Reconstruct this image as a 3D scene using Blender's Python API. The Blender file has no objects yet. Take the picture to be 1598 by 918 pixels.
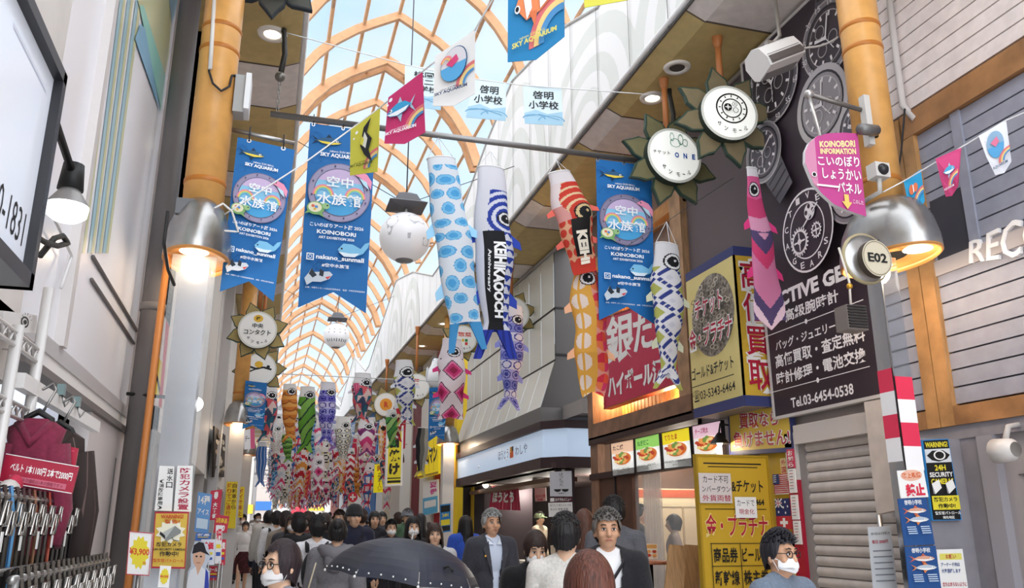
import bpy, bmesh, math, random
from math import sin, cos, pi, radians as rad
from mathutils import Vector as V, Matrix, Euler
random.seed(7)
S=bpy.context.scene; COL=S.collection
# ---------------------------------------------------------------- camera, sky, added soft fill sun, exposure
FPX=1290.; VX,VY=410.,825.; CAMZ=1.6
PIT=math.atan((VY-459)/FPX); YAW=math.atan((799-VX)/math.hypot(FPX,VY-459))
cam=bpy.data.cameras.new('camera'); co=bpy.data.objects.new('camera',cam); COL.objects.link(co)
cam.sensor_width=36; cam.lens=FPX*36/1598; cam.clip_start=.05; cam.clip_end=500
co.location=(0,0,CAMZ); co.rotation_euler=(pi/2+PIT,0,-YAW); S.camera=co
S.view_settings.view_transform='Standard'; S.view_settings.look='None'; S.view_settings.gamma=1
S.view_settings.use_curve_mapping=False; S.view_settings.exposure=0.7
S.cycles.max_bounces=7; S.cycles.transparent_max_bounces=24; S.cycles.diffuse_bounces=4
S.cycles.caustics_reflective=False; S.cycles.caustics_refractive=False
w=bpy.data.worlds.new('sky'); S.world=w; w.use_nodes=True
wn=w.node_tree; bg=wn.nodes['Background']; bg.inputs[1].default_value=.78
g=wn.nodes.new('ShaderNodeTexCoord'); mp=wn.nodes.new('ShaderNodeMapping'); mp.inputs[3].default_value=(1.2,1.2,2.5)
nz=wn.nodes.new('ShaderNodeTexNoise'); nz.inputs[2].default_value=1.6; nz.inputs[3].default_value=4
cr=wn.nodes.new('ShaderNodeValToRGB')
cr.color_ramp.elements[0].position=.38; cr.color_ramp.elements[0].color=(.46,.70,.95,1)
cr.color_ramp.elements[1].position=.60; cr.color_ramp.elements[1].color=(.80,.90,1,1)
for a,b in ((g.outputs[0],mp.inputs[0]),(mp.outputs[0],nz.inputs[0]),(nz.outputs[0],cr.inputs[0]),(cr.outputs[0],bg.inputs[0])): wn.links.new(a,b)
sl=bpy.data.lights.new('sun','SUN'); so=bpy.data.objects.new('sun',sl); COL.objects.link(so)
sl.energy=4.2; sl.angle=rad(150); sl.color=(1,.98,.97); so.rotation_euler=(rad(40),rad(-4),0)  # very wide soft lamp, added to lift the street without brightening the sky
# ---------------------------------------------------------------- pixel -> place on a known plane of the street
_R=co.rotation_euler.to_matrix()
def ray(x,y): return _R@V(((x-799)/FPX,-(y-459)/FPX,-1))
def _at(a,x,y,c):
    d=ray(x,y); o=V((0,0,CAMZ)); return o+d*((c-o[a])/d[a])
def aX(x,y,c): return _at(0,x,y,c)
def aY(x,y,c): return _at(1,x,y,c)
def aZ(x,y,c): return _at(2,x,y,c)
def slope(y): return max(0,y-14)*.02        # the street climbs gently in the distance
# ---------------------------------------------------------------- materials
_m={}
def lin(h):
    r=[int(h[i:i+2],16)/255 for i in (0,2,4)]
    return tuple(c/12.92 if c<=.04045 else ((c+.055)/1.055)**2.4 for c in r)
def m(h,rough=.6,metal=0.,emit=None,kind=None,spec=.35):
    """hex colour -> principled material; '!hex' lit from inside; kind = procedural pattern"""
    k=(h,rough,metal,emit,kind)
    if k in _m: return _m[k]
    lit=h[0]=='!'; hx=h.lstrip('!'); c=lin(hx)
    M=bpy.data.materials.new(('lit_' if lit else '')+(kind or 'paint')+'_'+hx); M.use_nodes=True
    nt=M.node_tree; b=nt.nodes['Principled BSDF']; I=b.inputs
    I['Base Color'].default_value=(*c,1); I['Roughness'].default_value=rough; I['Metallic'].default_value=metal
    I['Specular IOR Level'].default_value=spec
    if lit or emit:
        I['Emission Color'].default_value=(*c,1); I['Emission Strength'].default_value=emit or .3
    if kind=='glass':
        I['Roughness'].default_value=.03; I['Alpha'].default_value=.16
    if kind=='film': I['Alpha'].default_value=.5; I['Roughness'].default_value=.3
    if kind=='fabric' :
        I['Roughness'].default_value=.9; I['Sheen Weight'].default_value=.1
    if kind in('noise','wood','metal','hair','fabric','dots','tile','skin','plaid','cross','gold','coins'):
        tc=nt.nodes.new('ShaderNodeTexCoord'); mpn=nt.nodes.new('ShaderNodeMapping'); nt.links.new(tc.outputs['Object'],mpn.inputs[0])
        n=nt.nodes.new('ShaderNodeTexNoise'); sc,det,lo,hi={'noise':(1.7,6,.82,1.06),'wood':(3,8,.62,1.15),'metal':(5,5,.8,1.1),'hair':(9,4,.5,1.5),'fabric':(60,2,.85,1.1),'dots':(8,2,.9,1.05),'tile':(3,4,.9,1.05),'skin':(6,3,.95,1.04),'plaid':(4,2,.9,1.05),'cross':(30,2,.9,1.05),'gold':(40,4,.3,1.5),'coins':(22,6,.1,1.8)}[kind]
        n.inputs['Scale'].default_value=sc; n.inputs['Detail'].default_value=det
        mpn.inputs[3].default_value={'wood':(1,1,12),'hair':(14,14,1)}.get(kind,(1,1,1))
        if kind=='wood': mpn.inputs[3].default_value=(14,1.5,1.5)
        mr=nt.nodes.new('ShaderNodeMapRange'); mr.inputs[1].default_value=.3; mr.inputs[2].default_value=.7; mr.inputs[3].default_value=lo; mr.inputs[4].default_value=hi
        mx=nt.nodes.new('ShaderNodeVectorMath'); mx.operation='MULTIPLY'; mx.inputs[0].default_value=c
        L=nt.links.new; L(mpn.outputs[0],n.inputs[0]); L(n.outputs[0],mr.inputs[0]); L(mr.outputs[0],mx.inputs[1]); L(mx.outputs[0],I['Base Color'])
        if kind in('noise','wood','metal','fabric','hair'):
            bp=nt.nodes.new('ShaderNodeBump'); bp.inputs[0].default_value=.25 if kind!='hair' else .6; bp.inputs[1].default_value=.01
            L(n.outputs[0],bp.inputs['Height']); L(bp.outputs[0],I['Normal'])
        if kind in('tile','plaid','cross'):
            br=nt.nodes.new('ShaderNodeTexBrick'); br.offset=0 if kind!='tile' else .5
            s={'tile':1.7,'plaid':9,'cross':12}[kind]; br.inputs['Scale'].default_value=s
            br.inputs['Color1'].default_value=(*c,1); br.inputs['Color2'].default_value=(*[x*.86 for x in c],1)
            br.inputs['Mortar'].default_value=(*[x*(.55 if kind=='tile' else .2) for x in c],1); br.inputs['Mortar Size'].default_value=.012 if kind=='tile' else .12
            L(tc.outputs['Object'],br.inputs[0]); L(br.outputs[0],mx.inputs[0])
    _m[k]=M; return M
def vcol_mat(name,trans=.3,rough=.8):
    M=bpy.data.materials.new(name); M.use_nodes=True; nt=M.node_tree; b=nt.nodes['Principled BSDF']; b.inputs['Roughness'].default_value=rough
    a=nt.nodes.new('ShaderNodeVertexColor'); a.layer_name='dye'; nt.links.new(a.outputs[0],b.inputs['Base Color'])
    t=nt.nodes.new('ShaderNodeBsdfTranslucent'); nt.links.new(a.outputs[0],t.inputs[0])
    x=nt.nodes.new('ShaderNodeMixShader'); x.inputs[0].default_value=trans
    nt.links.new(b.outputs[0],x.inputs[1]); nt.links.new(t.outputs[0],x.inputs[2]); nt.links.new(x.outputs[0],nt.nodes['Material Output'].inputs[0]); return M
# ---------------------------------------------------------------- mesh builder
class MB:
    def __init__(s): s.v=[]; s.f=[]; s.mi=[]; s.ms=[]; s.sm=[]
    def mat(s,M):
        if isinstance(M,str): M=m(M)
        if M not in s.ms: s.ms.append(M)
        return s.ms.index(M)
    def add(s,vs,fs,M,smooth=False):
        o=len(s.v); i=s.mat(M); s.v+= [tuple(p) for p in vs]
        for f in fs: s.f.append([k+o for k in f]); s.mi.append(i); s.sm.append(smooth)
        return s
    def quad(s,a,b,c,d,M): return s.add([a,b,c,d],[(0,1,2,3)],M)
    def poly(s,pts,M): return s.add(pts,[tuple(range(len(pts)))],M)
    def box(s,x0,x1,y0,y1,z0,z1,M):
        if x0>x1:x0,x1=x1,x0
        if y0>y1:y0,y1=y1,y0
        if z0>z1:z0,z1=z1,z0
        return s.add([(x,y,z) for x in(x0,x1) for y in(y0,y1) for z in(z0,z1)],[(0,1,3,2),(4,6,7,5),(0,4,5,1),(2,3,7,6),(0,2,6,4),(1,5,7,3)],M)
    def obox(s,c,ax,ay,az,M):
        c,ax,ay,az=V(c),V(ax),V(ay),V(az)
        return s.add([c+ax*i+ay*j+az*k for i in(-1,1) for j in(-1,1) for k in(-1,1)],[(0,1,3,2),(4,6,7,5),(0,4,5,1),(2,3,7,6),(0,2,6,4),(1,5,7,3)],M)
    def prism(s,pts,n,M,side=None):
        """flat outline pushed back along n (Vector)"""
        k=len(pts); P=[V(p) for p in pts]; Q=[p+V(n) for p in P]
        s.add(P+Q,[tuple(range(k)),tuple(range(2*k-1,k-1,-1))],M)
        return s.add(P+Q,[(i,(i+1)%k,(i+1)%k+k,i+k) for i in range(k)],side or M)
    def tube(s,path,r,M,n=10,cap=True,flat=1.):
        P=[V(p) for p in path]; k=len(P); R=r if isinstance(r,(list,tuple)) else [r]*k
        vs=[]; fs=[]; up=None
        for i,p in enumerate(P):
            t=(P[min(i+1,k-1)]-P[max(i-1,0)]).normalized()
            if up is None: up=V((0,0,1)) if abs(t.z)<.9 else V((1,0,0))
            a=t.cross(up); a=a.normalized() if a.length>1e-5 else V((1,0,0)); b=a.cross(t); up=b
            for j in range(n):
                q=2*pi*j/n; vs.append(p+a*(R[i]*cos(q))+b*(R[i]*flat*sin(q)))
        for i in range(k-1):
            for j in range(n): fs.append((i*n+j,i*n+(j+1)%n,(i+1)*n+(j+1)%n,(i+1)*n+j))
        if cap: fs+= [tuple(range(n-1,-1,-1)),tuple(range((k-1)*n,k*n))]
        return s.add(vs,fs,M,True)
    def lathe(s,prof,M,c=(0,0,0),n=24,ax='z',sx=1,sy=1,a0=0,a1=2*pi):
        vs=[];fs=[];k=len(prof); full=abs(a1-a0-2*pi)<1e-6; N=n if full else n+1
        for r,z in prof:
            for j in range(N):
                q=a0+(a1-a0)*j/n; x,y=r*cos(q)*sx,r*sin(q)*sy
                p={'z':(x,y,z),'y':(x,z,y),'x':(z,x,y)}[ax]; vs.append((c[0]+p[0],c[1]+p[1],c[2]+p[2]))
        for i in range(k-1):
            for j in range(n):
                j2=(j+1)%N if full else j+1
                fs.append((i*N+j,i*N+j2,(i+1)*N+j2,(i+1)*N+j))
        return s.add(vs,fs,M,True)
    def ball(s,c,r,M,n=14,k=9):
        rx,ry,rz=r if isinstance(r,(tuple,list)) else (r,r,r); vs=[];fs=[]
        for i in range(k+1):
            t=pi*i/k
            for j in range(n): q=2*pi*j/n; vs.append((c[0]+rx*sin(t)*cos(q),c[1]+ry*sin(t)*sin(q),c[2]+rz*cos(t)))
        for i in range(k):
            for j in range(n): fs.append((i*n+j,(i+1)*n+j,(i+1)*n+(j+1)%n,i*n+(j+1)%n))
        return s.add(vs,fs,M,True)
    def disc(s,c,u,v,M,n=24):
        c,u,v=V(c),V(u),V(v); return s.add([c+u*cos(2*pi*i/n)+v*sin(2*pi*i/n) for i in range(n)],[tuple(range(n))],M)
    def build(s,name,parent=None,loc=None,label=None,cat=None,group=None,kind=None):
        me=bpy.data.meshes.new(name); o=bpy.data.objects.new(name,me); COL.objects.link(o)
        L=V((0,0,0))
        if parent is not None:
            o.parent=parent; q=parent
            while q is not None: L=L+q.location; q=q.parent
        elif loc is not None: L=V(loc); o.location=L
        me.from_pydata([(p[0]-L.x,p[1]-L.y,p[2]-L.z) for p in s.v],[],s.f)
        for M in s.ms: me.materials.append(M)
        me.polygons.foreach_set('material_index',s.mi); me.polygons.foreach_set('use_smooth',s.sm)
        me.update()
        tag(o,label,cat,group,kind); return o
def tag(o,label=None,cat=None,group=None,kind=None):
    if label:o['label']=label
    if cat:o['category']=cat
    if group:o['group']=group
    if kind:o['kind']=kind
    return o
def empty(name,loc,label=None,cat=None,group=None):
    o=bpy.data.objects.new(name,None); COL.objects.link(o); o.location=loc; o.empty_display_size=.1
    return tag(o,label,cat,group)
def struct(name,b): return b.build(name,kind='structure')
def copy_tree(o,parent=None):
    c=o.copy(); COL.objects.link(c)
    if parent is not None: c.parent=parent
    for ch in [x for x in o.children]: copy_tree(ch,c)
    return c
# ---------------------------------------------------------------- lettering
_tc={}
def glyphs(s,bold=0.):
    k=(s,bold)
    if k in _tc: return _tc[k]
    if any(ord(c)>0x2E80 for c in s) and bold<.05: bold=min(bold,.02)
    cu=bpy.data.curves.new('lettering','FONT'); cu.body=s; cu.resolution_u=2; cu.offset=bold; cu.fill_mode='FRONT'
    o=bpy.data.objects.new('lettering',cu); COL.objects.link(o)
    dg=bpy.context.evaluated_depsgraph_get(); me=bpy.data.meshes.new_from_object(o.evaluated_get(dg))
    vs=[(v.co.x,v.co.y) for v in me.vertices]; fs=[tuple(p.vertices) for p in me.polygons]
    bpy.data.objects.remove(o); bpy.data.curves.remove(cu); bpy.data.meshes.remove(me)
    if vs:
        x0=min(v[0] for v in vs);x1=max(v[0] for v in vs);y0=min(v[1] for v in vs);y1=max(v[1] for v in vs)
        vs=[((x-x0)/max(x1-x0,1e-6),1-(y-y0)/max(y1-y0,1e-6)) for x,y in vs]
    _tc[k]=(vs,fs); return _tc[k]
def layer(b,f,items,eps=.0012,n0=1):
    """flat artwork: f(u,v,h) -> point, u to the right, v downwards, h lift towards the viewer"""
    for i,it in enumerate(items):
        h=(n0+i)*eps; k=it[0]
        if k=='T' or k=='V':
            _,s,u0,v0,u1,v1,c=it[:7]; bold=it[7] if len(it)>7 else .02
            if k=='T':
                vs,fs=glyphs(s,bold); b.add([f(u0+(u1-u0)*x,v0+(v1-v0)*y,h) for x,y in vs],fs,c)
            else:
                n=len(s)
                for j,ch in enumerate(s):
                    if ch==' ': continue
                    if ch in 'ー-': ch='|'
                    vs,fs=glyphs(ch,bold); d=(v1-v0)/n; a=v0+d*(j+.07); e=d*.86
                    p0,p1=(u0,u1) if ch not in '|!' else (u0+(u1-u0)*.4,u0+(u1-u0)*.6)
                    b.add([f(p0+(p1-p0)*x,a+e*y,h) for x,y in vs],fs,c)
        elif k=='R':
            _,u0,v0,u1,v1,c=it; b.add([f(u0,v0,h),f(u0,v1,h),f(u1,v1,h),f(u1,v0,h)],[(0,1,2,3)],c)
        elif k=='O':
            _,u,v,ru,rv,c=it[:6]; n=it[6] if len(it)>6 else 28
            b.add([f(u+ru*cos(2*pi*j/n),v-rv*sin(2*pi*j/n),h) for j in range(n)],[tuple(range(n))],c)
        elif k=='A':
            _,u,v,ru,rv,t,c=it[:7]; n=36; a0,a1=(it[7],it[8]) if len(it)>7 else (0,2*pi)
            vs=[f(u+ru*q*cos(a0+(a1-a0)*j/n),v-rv*q*sin(a0+(a1-a0)*j/n),h) for q in(1,1-t) for j in range(n+1)]
            b.add(vs,[(j,j+1,n+2+j,n+1+j) for j in range(n)],c)
        elif k=='P': b.add([f(u,v,h) for u,v in it[1]],[tuple(range(len(it[1])))],it[2])
        elif k=='L':
            _,pts,t,c=it[:4]; asp=it[4] if len(it)>4 else 1
            for (x0,y0),(x1,y1) in zip(pts,pts[1:]):
                dx,dy=x1-x0,(y1-y0)*asp; l=math.hypot(dx,dy) or 1; nx,ny=-dy/l*t/2,dx/l*t/2/asp
                b.add([f(x0+nx,y0+ny,h),f(x1+nx,y1+ny,h),f(x1-nx,y1-ny,h),f(x0-nx,y0-ny,h)],[(0,1,2,3)],c)
def corners(pl,c,TL,BR,TR=None,BL=None):
    g={'X':aX,'Y':aY}[pl]
    a=g(*TL,c); e=g(*BR,c)
    if TR: return [a,g(*TR,c),e,g(*BL,c)]
    i=1 if pl=='X' else 0
    b_=a.copy(); b_[i]=e[i]; d=e.copy(); d[i]=a[i]
    return [a,b_,e,d]
def qf(C):
    a,b_,c,d=[V(p) for p in C]; n=(b_-a).cross(d-a).normalized()*-1
    n=-n if n.dot(V((0,0,CAMZ))-a)<0 else n
    def f(u,v,h): return a*(1-u)*(1-v)+b_*u*(1-v)+c*u*v+d*(1-u)*v+n*h
    f.n=n; return f
def sign(name,label,cat,C,items,depth=.04,base='ffffff',outline=None,group=None,parent=None,frame=None,edge=None,extra=None,eps=.0012,kind=None):
    """a board standing at the four corners C with flat artwork on it"""
    f=qf(C); b=MB(); o=outline or [(0,0),(1,0),(1,1),(0,1)]
    b.prism([f(u,v,0) for u,v in o],-f.n*depth,base,edge)
    if frame:
        t,fc=frame; W_=(V(C[1])-V(C[0])).length; H_=(V(C[3])-V(C[0])).length; tu,tv=t/W_,t/H_
        for u0,v0,u1,v1 in((-tu,-tv,1+tu,0),(-tu,1,1+tu,1+tv),(-tu,0,0,1),(1,0,1+tu,1)):
            b.prism([f(u0,v0,.012),f(u1,v0,.012),f(u1,v1,.012),f(u0,v1,.012)],-f.n*(depth+.01),fc)
    layer(b,f,items,eps)
    if extra: extra(b,f)
    return b.build(name,parent,None if parent else f(.5,.5,-depth/2),label,cat,group,kind)
def spot(name,loc,e,c=(1,.85,.65),r=.05,parent=None,kind='POINT',ang=140,aim=None):
    l=bpy.data.lights.new(name,kind); l.energy=e; l.color=c
    if kind!='AREA': l.shadow_soft_size=r
    else: l.shape='DISK'; l.size=r
    if kind=='SPOT': l.spot_size=rad(ang); l.spot_blend=.8
    o=bpy.data.objects.new(name,l); COL.objects.link(o); o.location=loc
    if parent: o.parent=parent; o.location=V(loc)-parent.location
    return o
# ================================================================ SETTING
XR,XL,SOF,ER,EL,CX=5.0,-1.1,6.8,3.9,0.0,1.95
b=MB(); b.box(-6,10,-4,14,-.1,0,m('dbd7d3',.45,kind='tile'))
b.add([(-6,14,0),(10,14,0),(10,110,slope(110)),(-6,110,slope(110))],[(0,1,2,3)],m('dbd7d3',.45,kind='tile'))
struct('floor',b)
# roof: glazed vault on curved ribs
HP=[(0,12.1),(.45,11.86),(.9,11.6),(1.35,11.25),(1.7,10.85),(2.05,10.3),(2.3,9.6),(2.35,7.5)]
def vx(sgn,t,lift=0):  # t 0..7 along half profile
    i=min(int(t),6); a,c=HP[i],HP[i+1]; q=t-i; return CX+sgn*(a[0]+(c[0]-a[0])*q),a[1]+(c[1]-a[1])*q+lift
ORG=m('cb9a70',.45,kind='dots')
GL=m('eaf4ff',.05,kind='glass')
k=0; Y=7.4; ys=[]
while Y<75:
    ys.append(Y); Y+=1.97 if Y<44 else 3.94
for i,y in enumerate(ys):
    b=MB(); major=(i%3==2); z0=slope(y)
    for off in ((-.16,.16) if major else (0,)):
        for sg in(-1,1):
            P=[(CX+sg*x,y+off,z+z0) for x,z in HP[:7]]
            vs=[];fs=[];hh=.11 if major else .09; ww=.05
            for (x,yy,z) in P:
                dx=x-CX; dz=z-z0-9.2; l=math.hypot(dx,dz) or 1; nx,nz=dx/l,dz/l
                for a,c in((0,-ww),(0,ww),(-hh*2,ww),(-hh*2,-ww)): vs.append((x+nx*a,yy+c,z+nz*a))
            for j in range(len(P)-1):
                for q in range(4): fs.append((j*4+q,j*4+(q+1)%4,j*4+4+(q+1)%4,j*4+4+q))
            b.add(vs,fs,ORG)
    if major:
        for sg in(-1,1):
            for x,z in HP[1:6]:
                b.box(CX+sg*x-.03,CX+sg*x+.03,y-.16,y+.16,z+z0-.14,z+z0-.08,ORG)
    b.build('trim_%d'%(i+1),kind='structure')
b=MB()
for t in (0,1.6,3.2,5.0,6.0):
    for sg in((-1,1) if t else (1,)):
        x,z=vx(sg,t)
        for y0,y1 in((4,14),(14,75)): b.tube([(x,y0,z+slope(y0)-.05),(x,y1,z+slope(y1)-.05)],.04,ORG,6)
struct('trim_90',b)
b=MB()
for sg in(-1,1):
    for y0,y1 in((-2,14),(14,80)):
        for j in range(7):
            (x,z),(x2,z2)=HP[j],HP[j+1]
            b.quad((CX+sg*x,y0,z+slope(y0)),(CX+sg*x,y1,z+slope(y1)),(CX+sg*x2,y1,z2+slope(y1)),(CX+sg*x2,y0,z2+slope(y0)),GL)
struct('ceiling',b)
# soffits over both pavements: gold and grey bays, bevelled inner lip
GOLD=m('c6ae76',.6,kind='dots'); GRY=m('e2d8d2',.6,kind='dots'); LINE=m('5d5148')
for sg,nm in((1,'trim_91'),(-1,'trim_92')):
    b=MB(); e,wl=(ER,XR+.3) if sg>0 else (EL,XL-.3)
    y=5.75-3.25*2
    while y<70:
        for c,y0,y1 in((GRY,y,y+1.05),(GOLD,y+1.05,y+3.25)):
            z0,z1=SOF+slope(y0),SOF+slope(y1); i1=e+sg*.22
            b.quad((i1,y0,z0),(wl,y0,z0),(wl,y1,z1),(i1,y1,z1),c)
            b.quad((e,y0,z0+.1),(i1,y0,z0),(i1,y1,z1),(e,y1,z1+.1),c)
            b.box(min(i1,wl),max(i1,wl),y0-.012,y0+.012,z0-.006,z0+.05,LINE)
            b.quad((i1,y0,z0-.004),(e,y0,z0+.096),(e,y0+.02,z0+.096),(i1,y0+.02,z0-.004),LINE)
        y+=3.25
    if sg>0:
        for y0,y1 in((-1,14),(14,70)): b.tube([(XR-.02,y0,SOF+slope(y0)-.05),(XR-.02,y1,SOF+slope(y1)-.05)],.035,m('9a958f',.4,.5),6)
    struct(nm,b)
# white panelled fascia with its scalloped top and grey wave arcs
WH=m('f3f1ef',.5); WAV=m('e2e3dd',.5); SEAM=m('55504c')
prof=[(-1,10),(7,9.2),(9.16,8.52),(10.5,9.07),(13.4,9.76),(15.3,9.4),(17.5,8.75),(19.8,8.17),(21.1,8.17),(24.5,9.3),(28.2,10.1),(32,9.3),(35.7,8.4),(37,8.4),(43,10.2),(50,8.6),(57,10.3),(64,8.8),(72,10)]
def ptop(y):
    for (a,c),(d,e) in zip(prof,prof[1:]):
        if a<=y<=d: return c+(e-c)*(y-a)/(d-a)
    return 9
for sg,nm in((1,'trim_93'),(-1,'trim_94')):
    b=MB(); e=ER if sg>0 else EL; y=-1.
    while y<71:
        y1=y+1.02; z0=SOF+.1+slope(y); z1=SOF+.1+slope(y1)
        b.add([(e,y,z0),(e,y1,z1),(e,y1,ptop(y1)),(e,y,ptop(y)),(e+sg*.12,y,z0),(e+sg*.12,y1,z1),(e+sg*.12,y1,ptop(y1)),(e+sg*.12,y,ptop(y))],[(0,1,2,3),(4,7,6,5),(3,2,6,7),(0,4,5,1)],WH)
        b.quad((e-sg*.03,y-.007,z0),(e-sg*.03,y+.007,z0),(e-sg*.03,y+.007,ptop(y)-.01),(e-sg*.03,y-.007,ptop(y)-.01),SEAM)
        y=y1
    for y0,y1 in((-1,14),(14,70)):
        if sg>0: b.tube([(e-sg*.01,y0,SOF+.1+slope(y0)),(e-sg*.01,y1,SOF+.1+slope(y1))],.014,SEAM,6)
        b.tube([(e-sg*.03,y0,SOF+.16+slope(y0)),(e-sg*.03,y1,SOF+.16+slope(y1))],.035,WH,6)
    b.tube([(e,y_,z_) for y_,z_ in prof],.03,m('bdbab6'),6)
    if sg>0:
        for ai,(yc,H) in enumerate(((6.4,1.5),(9.7,1.5),(13.2,2.5),(17.0,1.5),(24.8,2.0),(28.2,2.7),(33,1.6),(43,2.6),(57,2.6))):
            zb=SOF+.14+slope(yc)
            for q,c in((1,WAV),(.82,WH),(.66,WAV),(.5,WH),(.36,WAV),(.24,WH)):
                n=18; lift=.004+.012*(1-q)+.0011*ai
                P=[(e-lift,yc+1.75*q*cos(pi*j/n),zb+H*q*sin(pi*j/n)) for j in range(n+1)]
                P=[(x,yy,min(z,ptop(yy)-.03)) for x,yy,z in P]
                b.poly(P,c)
    struct(nm,b)
# downlights in every gold bay
def downlight(x,y,lab,on=True):
    t=empty('ceiling_downlight',(x,y,SOF+slope(y)),lab,'ceiling light','recessed downlights along the soffits'); z=SOF+slope(y)
    r=MB(); r.lathe([(.09,0),(.095,-.02),(.15,-.022),(.16,0)],m('f6efe6',.4),(x,y,z),24); r.build('rim',t)
    l=MB(); l.lathe([(.001,-.008),(.09,-.008)],m('!fff6e6' if on else '4a4643',emit=3 if on else None),(x,y,z),20); l.build('lens',t,label=None if on else 'dark unlit lens')
    return t
downlight(4.28,8.44,'lit round downlight beside the sunflower lamp post on the right')
downlight(4.25,7.71,'unlit dark recessed downlight above the two large sunflower lamps',False)
downlight(-.31,8.32,'lit round downlight at the upper left beside the hanging black hook')
for k in range(1,7):
    y=8.44+3.25*k
    downlight(4.28,y,'lit downlight, number %d past the banner pole over the right pavement'%k)
for k in range(1,4): downlight(-.31,8.32+3.25*k,'lit downlight, number %d past the hanging hook over the left pavement'%k)
# ================================================================ RIGHT SIDE SHELL
W1=m('eee2de',.6,kind='dots'); W2=m('9a9ba8',.55,kind='dots'); WOOD=m('a8794e',.55,kind='wood'); WOODB=m('b98a58',.5,kind='wood'); DK=m('241f22',.7); G1=m('8c888e',.5,kind='dots')
XS=4.95
b=MB()
b.box(XS+.04,XS+.5,-2,5.58,0,SOF,DK)
z=4.98
while z<SOF:                       # pale boards above the beam
    b.box(XS-.012,XS+.05,-2,5.6,z,min(z+.118,SOF),W1); z+=.131
z=2.5
while z<4.7:                       # grey boards below it
    b.box(XS-.012,XS+.05,-2,5.6,z,z+.118,W2); z+=.131
b.box(XS-.03,XS+.05,4.575,4.665,3.62,4.72,W2)           # flat upright trim
b.box(XS-.014,XS+.05,4.665,5.0,3.5,4.12,m('3c3b42',.5))         # flat dark rectangle over the boards
b.box(XS-.03,XS+.05,-2,5.6,3.50,3.62,m('b3aaa9',.55))
b.box(XS-.03,XS+.05,-2,5.6,2.24,2.34,G1)
b.box(XS-.02,XS+.05,4.85,5.6,0,2.24,G1); b.box(4.43,XS,5.04,5.08,0,2.24,G1); b.box(XS-.05,XS+.05,4.72,4.86,0,2.24,m('98949a',.5)); b.box(XS+.02,XS+.1,-2,4.72,0,2.24,m('a19a9b',.5))
b.box(XS+.005,XS+.1,4.45,4.46,0,1.95,m('5d585b')); b.box(XS+.005,XS+.1,4.30,4.60,1.95,1.96,m('5d585b'))
b.box(XS-.01,XS+.1,3.6,4.05,0,2.24,m('4a3c35',.6)); b.box(XS-.02,XS+.1,4.05,4.12,0,2.24,m('6f5540',.6,kind='wood'))
struct('wall_right',b)
b=MB()
b.box(XS-.06,XS+.02,-2,5.14,4.72,4.93,WOOD); b.box(XS-.055,XS+.02,5.03,5.16,2.34,4.72,WOODB); b.box(XS-.055,XS+.02,5.17,5.3,2.34,4.93,WOODB)
b.box(XS-.05,XS+.02,-2,5.03,2.34,2.48,WOOD); b.box(XS-.05,XS+.02,5.3,5.6,2.34,2.48,WOOD)
struct('trim_95',b)
# shop letters
def letters(name,label,C,items,depth=.03,cat='sign letters'):
    f=qf(C); bb=MB(); layer(bb,f,items,0,1); n=len(bb.v); vs=[V(p) for p in bb.v]
    base=list(zip(bb.f,bb.mi)); M=bb.ms[0]; from collections import Counter
    ed=Counter()
    for fc,_ in base:
        for i in range(len(fc)): ed[(fc[i],fc[(i+1)%len(fc)])]+=1
    out=MB(); out.add([p+f.n*depth for p in vs],[fc for fc,_ in base],M)
    rim=[(a,c) for a,c in ed if (c,a) not in ed]
    out.add([p+f.n*depth for p in vs]+vs,[(a,c,c+n,a+n) for a,c in rim],M)
    return out.build(name,None,f(.5,.5,0),label,cat)
letters('shop_lettering','white raised letters of a shop name on the grey board siding at right',corners('X',XS-.014,(1517,378),(1640,395),(1640,318),(1517,412)),[('T','RECO',0,0,1,1,m('f4f0ee',.4),.004)])
# ---------------------------------------------------------------- shutter shop
b=MB()
b.box(XR,XR+.1,5.6,7.45,0,SOF,m('b9b0ab',.6)); b.box(4.93,XR,6.93,7.03,0,2.5,m('8f8a88',.5)); b.box(4.93,XR,5.6,5.72,0,2.5,m('8f8a88',.5))
b.box(4.9,XR,7.03,7.2,0,2.05,m('b3203a',.5)); b.box(4.9,XR,7.03,7.2,2.05,2.5,m('d5cfca',.5))
struct('wall_right_shutter_shop',b)
t=empty('roller_shutter',(4.95,6.3,0),'closed beige grey roller shutter beneath the dark watch shop board','shutter')
b=MB(); SH=m('c6beb9',.5,kind='dots'); z=.05
while z<2.36:
    n=5; P=[(4.955-.02*sin(pi*j/n),z+.082*j/n) for j in range(n+1)]
    b.add([(x,y,zz) for x,zz in P for y in(5.72,6.93)],[(2*j,2*j+1,2*j+3,2*j+2) for j in range(n)],SH,True); b.box(4.955,4.97,5.72,6.93,z+.082,z+.094,m('6d6562')); z+=.094
b.build('curtain',t); b=MB(); b.box(4.87,XR,5.7,7.0,2.38,2.56,m('cdc4bf',.5)); b.build('hood',t)
b=MB(); b.box(4.93,4.97,5.72,6.93,0,.05,m('8f8884',.4,.6)); b.build('bottom_bar',t)
b=MB(); b.prism([aX(1348,628,4.8),aX(1392,620,4.8),aX(1404,795,4.8),aX(1368,803,4.8)],(.06,0,0),m('d2c6bd',.7,kind='dots')); b.build('awning_cover',None,aX(1375,720,4.83),'beige folded cover hanging in front of the shutter beside the mirrored column','cover')
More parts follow.
